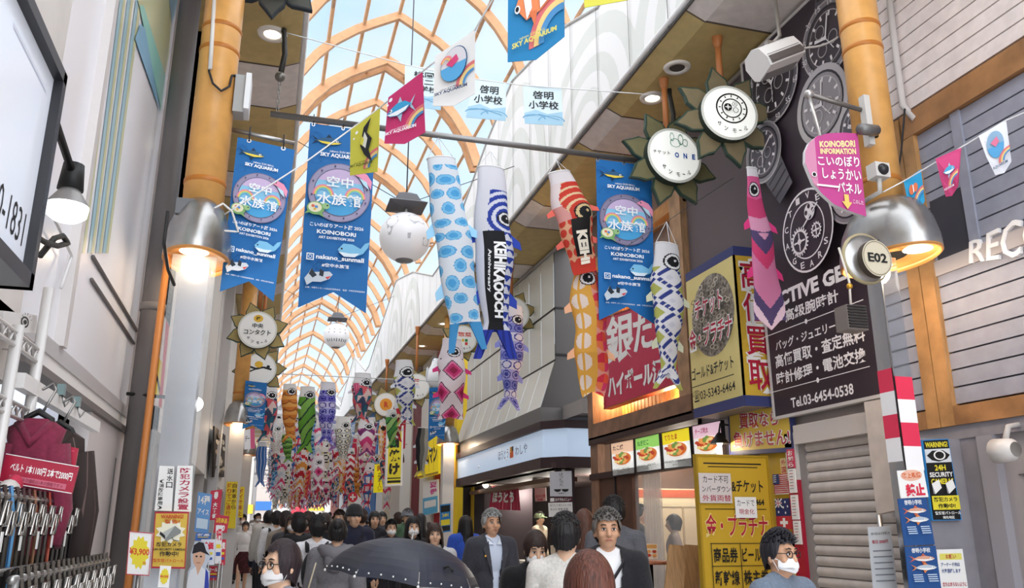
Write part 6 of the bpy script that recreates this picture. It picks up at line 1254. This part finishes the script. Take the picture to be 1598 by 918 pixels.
def head(b):
    b.ball((0,.008,1.605),(.074,.093,.098),SKIN,24,16); b.ball((0,-.022,1.545),(.058,.066,.074),SKIN,18,12); b.ball((0,-.035,1.51),(.04,.045,.036),SKIN,14,8)
    cap(b,(0,-.083,1.605),(0,-.105,1.562),.011,.016); b.ball((0,-.092,1.561),(.021,.014,.012),SKIN,10,6)
    for s in(-1,1): b.ball((s*.076,.012,1.575),(.011,.022,.033),SKIN,10,8); b.ball((s*.04,-.058,1.565),(.026,.028,.028),SKIN,10,8)
    cap(b,(-.036,-.082,1.618),(.036,-.082,1.618),.011,.011); b.ball((0,-.082,1.528),(.026,.013,.012),SKIN,10,6)
    cap(b,(0,.022,1.38),(0,.008,1.52),.056,.052)
def fuse(b,vox,it=4,cuts=()):
    me=bpy.data.meshes.new('fused'); me.from_pydata([tuple(p) for p in b.v],[],b.f); o=bpy.data.objects.new('fused',me); COL.objects.link(o)
    r=o.modifiers.new('r','REMESH'); r.mode='VOXEL'; r.voxel_size=vox; r.use_smooth_shade=True
    s=o.modifiers.new('s','SMOOTH'); s.factor=.5; s.iterations=it
    me2=bpy.data.meshes.new_from_object(o.evaluated_get(bpy.context.evaluated_depsgraph_get())); bpy.data.objects.remove(o); bpy.data.meshes.remove(me)
    if cuts:
        bm=bmesh.new(); bm.from_mesh(me2)
        for co_,no in cuts: bmesh.ops.bisect_plane(bm,geom=bm.verts[:]+bm.edges[:]+bm.faces[:],plane_co=co_,plane_no=no,clear_outer=True)
        bm.to_mesh(me2); bm.free()
    for p in me2.polygons: p.use_smooth=True
    me2.materials.clear(); me2.materials.append(SKIN); return me2
_pm={}
def part_mesh(kind,pose,near):
    k=(kind,pose,near)
    if k in _pm: return _pm[k]
    P=POSES[pose]; b=MB(); vx_=.0085 if near else .02
    if kind=='body':
        torso(b,0); head(b)
        for s in'LR': arm(b,P[s],0,1,near); leg(b,P['l'+s],0)
        for s in'LR': a=P['l'+s][2]; cap(b,a,(a[0],a[1]-.12,max(a[2]-.05,.03)),.036,.028)
        me=fuse(b,vx_ if near else .016,3 if near else 2)
    elif kind in('top','tee','coat','shirt'):
        g={'top':.014,'tee':.012,'coat':.03,'shirt':.013}[kind]; torso(b,g); b.ball((0,.012,.92),(.16+g,.118+g,.22),SKIN,20,14)
        for s in'LR': arm(b,P[s],g+.004,.42 if kind=='tee' else .97)
        me=fuse(b,.012 if near else .022,5,[((0,0,.86 if kind!='coat' else .83),(0,0,-1))])
        if kind=='coat': pass
    elif kind=='openjacket':
        torso(b,.03)
        for s in'LR': arm(b,P[s],.032,.97)
        for c,r in (((0,.0,.86),(.185,.14,.14)),): b.ball(c,r,SKIN,20,14)
        me=fuse(b,.011,5,[((0,0,.76),(0,0,-1))]); bm=bmesh.new(); bm.from_mesh(me)
        dl=[f for f in bm.faces if f.calc_center_median().y<-.02 and abs(f.calc_center_median().x)<max(.028,min(.075,.03+.16*(f.calc_center_median().z-1.1)))]
        bmesh.ops.delete(bm,geom=dl,context='FACES'); bm.to_mesh(me); bm.free()
    elif kind=='trousers':
        b.ball((0,.01,.95),(.168,.122,.11),SKIN,20,12)
        for s in'LR': leg(b,P['l'+s],.016,.93)
        me=fuse(b,.014 if near else .022,4,[((0,0,1.0),(0,0,1))])
    _pm[k]=me; return me
def inst(me,name,par,M):
    o=bpy.data.objects.new(name,me); COL.objects.link(o); o.parent=par; o.material_slots[0].link='OBJECT'; o.material_slots[0].material=M; return o
def shared(key,name,par,fn,M=None):
    """a mesh in head or body space built once and shared between people"""
    if key not in _pm:
        b=MB(); fn(b); o=b.build(name,None); _pm[key]=o.data; o.parent=par
        if M and len(o.data.materials)==1: o.material_slots[0].link='OBJECT'; o.material_slots[0].material=M
        return o
    o=bpy.data.objects.new(name,_pm[key]); COL.objects.link(o); o.parent=par
    if M and len(o.data.materials)==1: o.material_slots[0].link='OBJECT'; o.material_slots[0].material=M
    return o
def hairfn(style):
    def fn(b):
        na,ns=64,22; rr=random.Random(3); vs=[];fs=[]
        for i in range(na):
            a=2*pi*i/na; f=abs((a+pi)%(2*pi)-pi)      # 0 at the face, pi at the nape
            fr=1.648; sd,bk={'short':(1.565,1.505),'bob':(1.475,1.46),'long':(1.27,1.22),'bun':(1.56,1.52),'medium':(1.50,1.49),'crop':(1.52,1.48)}[style]
            if style in('bob','long','medium'): fr=1.632
            if style=='crop': fr=1.658
            e0,e1=(.62,1.0) if style!='short' else (.75,1.25)
            t=min(1,max(0,(f-e0)/(e1-e0))); t=t*t*(3-2*t); t2=min(1,max(0,(f-1.5)/1.0))
            zl=fr+(sd-fr)*t+(bk-sd)*t2+rr.uniform(-.006,.006)
            th=1.0 if style!='short' else 1.0
            tot=pi/2+(ZC+.01-zl)/.1; 
            if zl>ZC+.01: tot=math.acos(min(1,(zl-ZC-.01)/.122))
            jit=rr.uniform(-.012,.012)
            for j in range(ns):
                q=tot*j/(ns-1); gr=1.+.03*sin(a*23+2*j/ns)*(j/ns)+jit
                if q<pi/2: z=ZC+.01+.122*cos(q); r=sin(q)
                else:
                    z=ZC+.01-(q-pi/2)*.1; dz=ZC+.01-z; r=1+ (.10*min(1,dz/.12) if style in('bob',) else .25*min(1,dz/.3) if style=='long' else -.25*min(1,dz/.1))
                    if style=='bob' and dz>.09: r-=(dz-.09)*3
                x=-sin(a)*.091*r*gr*-1; y=-cos(a)*.112*r*gr+.012
                if style=='long' and z<1.45: y=y*.8+.02
                vs.append((x,y,z))
        for i in range(na):
            for j in range(ns-1): fs.append((i*ns+j,((i+1)%na)*ns+j,((i+1)%na)*ns+j+1,i*ns+j+1))
        b.add(vs,fs,m('1e1a1a',.45,kind='hair'),True)
        if style=='bun': b.ball((0,.10,1.66),(.045,.04,.045),m('1e1a1a',.45,kind='hair'),14,10)
        if style=='short':
            for i in range(300):
                a=rr.uniform(0,2*pi); q=rr.uniform(.05,1.15); x,y,z=sin(a)*.09*sin(q),-cos(a)*.108*sin(q)+.012,ZC+.01+.12*cos(q)
                if y<-.075 and z<1.655: continue
                d=V((x,y*.9,(z-ZC)*1.1)).normalized(); b.tube([(x,y,z),V((x,y,z))+d*.02+V((.004,-.016,-.004))],[.008,.0015],m('1e1a1a',.45,kind='hair'),5)
    return fn
WHT=m('dcd8d6',.5); 
def eyes_fn(b,s):
    if 1:
        b.ball((s*.031,-.0835,1.594),(.0145,.008,.0075),WHT,12,8); b.ball((s*.031,-.0895,1.594),(.0065,.004,.0068),m('20140f',.2),10,6)
        b.tube([(s*.046,-.083,1.597),(s*.031,-.0925,1.602),(s*.017,-.088,1.598)],.0022,m('20140f',.4),5)
def brow_fn(b,s): b.tube([(s*.05,-.084,1.618),(s*.034,-.0935,1.623),(s*.016,-.094,1.619)],[.002,.0042,.003],m('241a16',.6),6)
def lips_fn(b): b.tube([(-.023,-.0885,1.528),(-.008,-.0955,1.531),(0,-.096,1.5295),(.008,-.0955,1.531),(.023,-.0885,1.528)],[.002,.005,.0045,.005,.002],m('a8605a',.45),6,flat=.9)
def mask_fn(b):
    vs=[];fs=[];na,nz_=21,9
    for i in range(na):
        a=-1.25+2.5*i/(na-1)
        for j in range(nz_):
            t=j/(nz_-1); z=1.578-.085*t-.012*abs(a)*(0 if t>.5 else 1)+.02*abs(a)*(t>.7); k=sin(pi*t)**.6
            vs.append((sin(a)*(.066+.008*k),-cos(a)*(.088+.022*k*max(0,cos(a)))-.006,z+.003*sin(3*pi*t*2)))
    for i in range(na-1):
        for j in range(nz_-1): fs.append((i*nz_+j,(i+1)*nz_+j,(i+1)*nz_+j+1,i*nz_+j+1))
    b.add(vs,fs,m('f0eff0',.7),True)
    for s in(-1,1):
        for z in(1.565,1.508): b.tube([(s*.066,-.035,z),(s*.079,.0,1.575)],.0018,m('f0eff0',.7),5)
def glasses_fn(b):
    G=m('2a2422',.25)
    for s in(-1,1):
        P=[(s*.035+.025*cos(2*pi*i/20),-.103+.006*abs(cos(2*pi*i/20)),1.592+.018*sin(2*pi*i/20)) for i in range(21)]; b.tube(P,.0025,G,6,False); b.tube([(s*.058,-.098,1.597),(s*.08,-.03,1.598),(s*.08,.02,1.585)],.0025,G,6)
    b.tube([(-.011,-.104,1.597),(.011,-.104,1.597)],.0025,G,6)
def cap_fn(b):
    b.lathe([(.001,.125),(.05,.118),(.085,.085),(.1,.04),(.102,.012)],m('7d7f84',.7),(0,.01,ZC+.0),28,sy=1.12); b.prism([(.075*cos(pi*i/12)*-1,-.09-.085*sin(pi*i/12),ZC+.03-.012*sin(pi*i/12)) for i in range(13)],(0,0,.008),m('7d7f84',.7))
def beanie_fn(b): b.lathe([(.001,.15),(.05,.142),(.085,.11),(.1,.06),(.104,.035),(.108,.03),(.108,.005),(.102,0)],m('2a2a2e',.9,kind='fabric'),(0,.01,ZC+.01),28,sy=1.12)
def hat_fn(b): b.lathe([(.001,.14),(.06,.135),(.095,.1),(.1,.035),(.17,.0),(.172,-.006),(.1,.02)],m('e6dac2',.8,kind='fabric'),(0,.01,ZC+.02),28,sy=1.1)
def shoes_fn(P):
    def fn(b):
        for s in'LR': a=P['l'+s][2]; b.ball((a[0],a[1]-.055,a[2]-.035),(.045,.13,.045),m('26242a',.5),14,8)
    return fn
def pack_fn(b):
    M=m('1f2024',.7,kind='fabric'); b.ball((0,.19,1.17),(.145,.085,.225),M,18,12); b.ball((0,.25,1.08),(.11,.05,.11),M,14,8)
    for s in(-1,1): b.tube([(s*.09,.15,1.36),(s*.1,.04,1.455),(s*.11,-.09,1.36),(s*.13,-.11,1.2),(s*.15,-.02,1.03),(s*.12,.13,1.0)],.022,M,8,flat=.5)
def bag_fn(b):
    b.box(.2,.3,-.12,.2,.72,1.02,m('e9dcc0',.8)); b.tube([(.25,-.06,1.0),(.19,-.04,1.3),(.13,.0,1.465),(.17,.06,1.35),(.25,.12,1.0)],.015,m('e9dcc0',.8),8,flat=.5)
def strap_fn(b): b.tube([(-.16,-.05,1.02),(-.06,-.135,1.2),(.08,-.11,1.4),(.1,.03,1.46),(.02,.13,1.3)],.016,m('26242a',.7),8,flat=.5)
def hood_fn(b):
    vs=[];fs=[];
    b.tube([(.1,-.06,1.43),(.13,.05,1.45),(.07,.12,1.43),(0,.145,1.40),(-.07,.12,1.43),(-.13,.05,1.45),(-.1,-.06,1.43)],[.03,.045,.06,.075,.06,.045,.03],m('77757a',.9,kind='fabric'),12); b.ball((0,.15,1.35),(.1,.05,.1),m('77757a',.9,kind='fabric'),14,8)
def collar_fn(b):
    for s in(-1,1): b.prism([(s*.012,-.105,1.40),(s*.05,-.075,1.455),(s*.075,-.02,1.47),(s*.07,-.085,1.40)],(0,.012,0),m('dfe6f2',.7))
def lapel_fn(b):
    for s in(-1,1): b.prism([(s*.075,-.115,1.43),(s*.125,-.112,1.36),(s*.105,-.135,1.30),(s*.04,-.155,1.1),(s*.06,-.14,1.28)],(0,.014,0),m('43434b',.8,kind='fabric'))
    b.ball((-.115,-.142,1.3),(.011,.006,.011),m('d8a84a',.3,.7),10,6)
def skirt_fn(b):
    n=48; vs=[];fs=[]
    for j,(r,z) in enumerate(((.14,1.0),(.17,.9),(.2,.72),(.23,.5))):
        for i in range(n): a=2*pi*i/n; k=1+.05*j/3*sin(12*a); vs.append((r*k*cos(a),r*k*.85*sin(a),z))
    for j in range(3):
        for i in range(n): fs.append((j*n+i,j*n+(i+1)%n,(j+1)*n+(i+1)%n,(j+1)*n+i))
    b.add(vs,fs,m('7a2f3a',.8),True)
def phone_fn(b): b.obox((.045,-.345,1.345),(.038,0,.0),(0,.005,.002),(0,-.03,.075),m('17171b',.15)); b.obox((.045,-.34,1.346),(.034,0,0),(0,.0045,.0),(0,-.028,.07),m('2b2f3a',.1))
SPOTS=[]
def person(lab,px,top,Y,pose='stand',yaw=0,hair=('short','1e1a1a'),top_=('top','2a2a30'),bot=('trousers','26262c'),ex=(),near=True,face=True,skin=None,group=None,pos=None,Hh=None,pitch=0):
    if pos is None: p=aY(px,top,Y)
    else: p=V(pos)
    z0=slope(p.y); s=(p.z-z0)/1.712 if Hh is None else Hh/1.712
    t=empty('person',(p.x,p.y,z0),lab,'person',group); t.scale=(s*(.93 if s<.93 else 1),)*2+(s,); t.rotation_euler=(0,0,rad(yaw)); SPOTS.append((p.x,p.y))
    P=POSES[pose]; sk=skin or SKIN; me=part_mesh('body',pose,near)
    def bend(o):
        if pitch:
            c=V((0,.01,1.47)); M_=Matrix.Translation(c)@Matrix.Rotation(rad(pitch),4,'X')@Matrix.Translation(-c); o.matrix_local=M_
        return o
    if pitch:
        me=me.copy(); c=V((0,.01,1.46)); R=Matrix.Rotation(rad(pitch),3,'X')
        for v in me.vertices:
            q=min(1,max(0,(v.co.z-1.42)/.07)); 
            if q>0 and abs(v.co.x)<.12: v.co=v.co.lerp(c+R@(v.co-c),q)
    bd=inst(me,'body',t,sk)
    if hair[0]: bend(shared(('hair',hair[0]),'hair',t,hairfn(hair[0]),m(hair[1],.42,kind='hair')))
    k,c=top_[0],top_[1]; kd=top_[2] if len(top_)>2 else 'fabric'
    if k=='openjacket':
        jk=inst(part_mesh('openjacket',pose,True),'jacket',t,m(c,.8,kind='fabric')); sh=inst(part_mesh('shirt',pose,near),'shirt',t,m(top_[2],.7)) 
    else: inst(part_mesh(k,pose,near),{'top':'top','tee':'t_shirt','coat':'coat','shirt':'shirt'}[k],t,m(c,.85,kind=kd))
    if bot[0]=='skirt': shared('skirt','skirt',t,skirt_fn,m(bot[1],.8,kind='plaid'))
    else: inst(part_mesh('trousers',pose,near),'trousers',t,m(bot[1],.8,kind='fabric'))
    shared(('shoes',pose),'shoes',t,shoes_fn(P))
    if face:
        for q in(-1,1): bend(shared(('eye',q),'eye',bd,lambda b:eyes_fn(b,q))); bend(shared(('brow',q),'eyebrow',bd,lambda b:brow_fn(b,q)))
    if face and 'mask' not in ex: bend(shared('lips','lips',bd,lips_fn))
    F_={'mask':('face_mask',mask_fn),'glasses':('glasses',glasses_fn),'cap':('cap',cap_fn),'beanie':('beanie',beanie_fn),'hat':('sun_hat',hat_fn),'pack':('backpack',pack_fn),'bag':('tote_bag',bag_fn),'strap':('bag_strap',strap_fn),'hood':('hood',hood_fn),'collar':('collar',collar_fn),'lapel':('lapels',lapel_fn)}
    for e in ex:
        col=None
        if isinstance(e,tuple): e,col=e
        o=shared(e,F_[e][0],jk if e=='lapel' else sh if e=='collar' else t,F_[e][1],m(col,.75) if col else None)
        if e in('mask','glasses','cap','beanie','hat'): bend(o)
    return t
BRN='4a2f25'; BLK='1b1819'
person('woman in glasses and pale mask with dark bobbed hair, bottom left foreground',441,843,4.1,yaw=-52,hair=('crop','2c2024'),top_=('top','8f9098'),ex=('glasses',('mask','ddd9d8')))
person('person seen from behind in a grey hooded top with tied up hair',528,811,7.9,'walk',yaw=172,hair=('bun',BLK),top_=('coat','77757a'),ex=(('hood','77757a'),'bag'))
person('young person seen from behind in white shirt with black backpack',497,806,9.2,'walk',yaw=178,hair=('short',BLK),top_=('top','e9e9ee'),ex=('pack',))
person('person from behind in a black hooded parka left of the white shirt',468,802,10.3,'walk',yaw=182,hair=('short',BLK),top_=('coat','1d1d21'),ex=(('hood','1d1d21'),))
person('man in dark beanie and navy jacket walking towards the viewer',554,791,11.4,'walk',yaw=12,hair=(None,BLK),top_=('coat','23263a'),ex=('beanie','strap'))
person('person with dark hair raising a hand, right of the beanie man',585,798,14,'phone',yaw=0,hair=('medium',BLK),top_=('top','2a2a30'),ex=('strap',))
person('person in pale mask and dark top behind the left of umbrella',611,812,13.3,'stand',yaw=5,hair=('short',BLK),top_=('top','26262c'),ex=('mask',))
person('woman in white mask with long black hair behind the umbrella',645,806,10.2,'walk',yaw=0,hair=('long',BLK),top_=('top','202024'),ex=('mask',))
person('woman without mask, long dark brown hair, right behind the umbrella',679,817,8.9,'walk',yaw=-8,hair=('long','35251f'),top_=('top','c9c9cc'),bot=('trousers','8fa6c4'))
person('man in grey cap and green jacket behind the masked long haired woman',636,795,15.3,'walk',yaw=5,hair=('short','6a6462'),top_=('coat','4f6a50'),ex=('cap',))
person('grey haired man in dark suit jacket and pale blue shirt near the noodle shop',767,796,8.1,'walk',yaw=8,hair=('short','9a9a98'),top_=('openjacket','3b3b43','ccd6e8'),bot=('trousers','1f1f24'),ex=('collar','lapel'),skin=SKIN2)
person('woman with long black hair and blue jacket left of the suited man',726,805,12,'walk',yaw=200,hair=('long',BLK),top_=('coat','3054b8'),ex=('mask',))
person('woman in black top and white mask looking down, right of the suited man',834,827,5.35,'stand',yaw=-4,hair=('medium','2e1f1a'),top_=('coat','161618'),ex=('mask','strap'),pitch=16)
t=person('man with short black hair and striped white shirt holding up a phone',883,803,4.75,'phone',yaw=150,hair=('short',BLK),top_=('shirt','d9d4cd'),face=False)
b=MB(); phone_fn(b); o=b.build('held_phone',None); o.parent=t
o.parent=None; o.matrix_world=Matrix.Translation(t.location)@Matrix.Rotation(rad(150),4,'Z')@Matrix.Diagonal((t.scale[0],t.scale[1],t.scale[2],1)); tag(o,'black phone held up by the man in the striped shirt','phone')
person('reddish brown haired woman cut off by the bottom edge, nearest foreground',917,861,2.45,'stand',yaw=176,hair=('bob','5a3327'),top_=('top','8a7f7a'),face=False)
person('woman with long brown hair between the phone holder and grey shirted man',911,795,8.3,'stand',yaw=170,hair=('long','5a3a2e'),top_=('top','4a4048'),face=False)
person('tall man in grey t-shirt seen from behind by the restaurant queue',958,776,7.0,'stand',yaw=158,hair=('short',BLK),top_=('tee','5c5c62'),face=False)
person('grey haired man in open black jacket and white shirt at centre right',946,796,5.0,'walk',yaw=-14,hair=('short','6f6a66'),top_=('openjacket','232327','eeeef0'),ex=('strap',),skin=SKIN2)
person('man in glasses and white mask with blue grey jacket at bottom right',1214,829,3.8,'walk',yaw=18,hair=('short','26242a'),top_=('coat','6a7686'),ex=('glasses','mask'),skin=SKIN2)
for lab,px,top,X,hr,tc,yw_,ex in (('dark haired man in black sitting inside the restaurant behind the curtain',998,789,5.45,('short',BLK),'1f1d20',60,()),('diner with dark hair behind the restaurant glass right of the curtain',1050,803,5.75,('medium','2a2020'),'a89a94',250,()),('shop worker in camouflage green cap at the noodle counter',842,800,5.75,('short','2a2422'),'d9c9b0',40,(('cap','8a9a78'),)),('dark haired woman working behind the noodle counter',806,797,6.2,('medium',BLK),'241f22',60,())):
    p=aX(px,top,X); person(lab,0,0,0,'stand',yw_,hr,('top',tc),ex=ex,near=False,pos=p)
person('woman in white top and maroon checked skirt walking on the left',384,814,21,'walk',yaw=4,hair=('medium','2c2020'),top_=('top','ece8e6'),bot=('skirt','8a3a44'),ex=('bag',))
person('person in cream sun hat and navy jacket seen from behind',411,822,18,'walk',yaw=185,hair=('bob','2a2222'),top_=('coat','2a2f44'),ex=('hat',),face=False)
person('person with black backpack over white shirt, beside the cream hat',433,799,15.5,'walk',yaw=180,hair=('short',BLK),top_=('top','e4e4e8'),ex=('pack',),face=False)
# umbrella with the person under it
U0=aY(657,842,5.7); uz=U0.z; cx,cy=aY(643,842,5.7).x,5.7
t=empty('umbrella',(cx,cy,uz-.36),'dark navy open umbrella with white dotted hem in the foreground crowd','umbrella'); UM=m('30333f',.45,kind='dots'); tilt=Matrix.Rotation(rad(9),3,'Y')
n=8; k=10; Rm=.52; vs=[];fs=[]; ap=V((cx,cy,uz))
def up_(a,q): 
    seg=(a*n/(2*pi))%1; sag=1-.06*q*sin(pi*seg); r=Rm*sin(q*1.35)/sin(1.35)*sag; return ap+tilt@V((r*cos(a),r*sin(a),-.27*(1-cos(q*1.35))/(1-cos(1.35))+.012*sin(pi*seg)*q))
N=64
b=MB(); vs=[up_(2*pi*i/N,j/k) for j in range(k+1) for i in range(N)]; fs=[(j*N+i,j*N+(i+1)%N,(j+1)*N+(i+1)%N,(j+1)*N+i) for j in range(k) for i in range(N)]
b.add(vs,fs,UM,False); cn=b.build('canopy',t)
for i in range(n):
    a=2*pi*i/n; b=MB(); b.tube([up_(a,j/k)-V((0,0,.006)) for j in range(k+1)],.004,STEEL,5); rb=b.build('rib',t)
    b=MB(); b.ball(up_(a,1.0),.009,PAP,8,6); b.build('rib_tip',rb)
for i in range(40):
    b=MB(); b.ball(up_(2*pi*i/40,.955)+V((0,0,.003)),.006,PAP,6,5); b.build('hem_dot',cn)
b=MB(); b.tube([ap+tilt@V((0,0,.05)),ap+tilt@V((0,0,-.75))],.008,STEEL,8); b.build('shaft',t); b=MB(); e=ap+tilt@V((0,0,-.75)); b.tube([e,e+V((0,0,-.08)),e+V((.03,0,-.11)),e+V((.055,0,-.08))],.013,m('3a2a22',.4),8); b.build('handle',t)
b=MB(); p=up_(5.1,.75)+V((0,0,.01)); b.tube([p,p+V((.03,-.01,.012)),p+V((.05,-.03,-.02))],.008,INK,6); b.build('tie_strap',cn)
person('person hidden beneath the dark umbrella in black clothes',0,0,0,'phone',178,('medium',BLK),('top','1c1c20'),('trousers','1f1f24'),face=False,pos=(cx-.02,cy-.05,1.36),near=True)
# ---- the packed crowd farther down the street
random.seed(23)
cols=['1f1f24','26262c','e4e2e2','2a3248','3a3a40','8a8a8e','1a1a1e','c9c4be','4a4a52','6a3a3a','e9e6e4','2f3a4a','9a8f84']
def free(x,y,d=.5): return all((x-a)**2+(y-c)**2>d*d for a,c in SPOTS)
n=0; tries=0
DESC=['black','charcoal','white','navy','dark grey','grey','black','beige','slate','maroon','white','blue grey','taupe']
row=[(403,806,27),(420,801,17.2),(447,803,13.2),(457,807,12.6),(481,804,14.8),(508,805,11.8),(530,801,14),(541,806,16),(566,800,15.2),(597,803,17),(622,805,17.5),(657,806,14.2),(380,808,24),(446,806,19)]
HN={'short':'short hair','medium':'neck length hair','long':'long hair','bob':'bobbed hair'}
WH_=['just right of the checked skirt','above the cream hat','left of the black parka','half behind the black parka','behind the white shirt','above the tied up hair','left of the beanie','at the beanie man shoulder','right of the beanie','left of the umbrella apex','over the umbrella apex','beside the grey cap man','farthest left by the notices','left of the backpack in white']
for i,(px,tp,Y_) in enumerate(row):
    ci=(i*5+2)%13; st=('short','medium','short','long')[i%4]; aw=i%3!=0
    person('crowd walker %s, in %s with %s, %s'%(WH_[i],DESC[ci],HN[st],'back turned' if aw else 'facing us'),px,tp-4,Y_,'walk',180+random.uniform(-15,15) if aw else random.uniform(-15,15),(st,random.choice((BLK,'2a2020','35251f'))),('coat' if i%2 else 'top',cols[ci]),ex=(('pack',) if i%4==1 else ('mask',) if not aw else ()),near=False,face=not aw)
while n<70 and tries<4000:
    tries+=1; y=random.uniform(18,48); x=random.uniform(-.4,3.9)
    if not free(x,y,.75): continue
    aw=random.random()<.6; ci=random.randrange(13)
    person('distant pedestrian in the packed crowd far down the street',0,0,0,'walk',(180 if aw else 0)+random.uniform(-20,20),(random.choice(('short','short','medium','long')),random.choice((BLK,'2a2020','35251f'))),(random.choice(('top','coat')),cols[ci]),(('trousers',random.choice(('26262c','3a4258','1f1f22','b9ada0')))),near=False,face=False,group='distant crowd',pos=(x,y,slope(y)+random.uniform(1.56,1.8))); n+=1
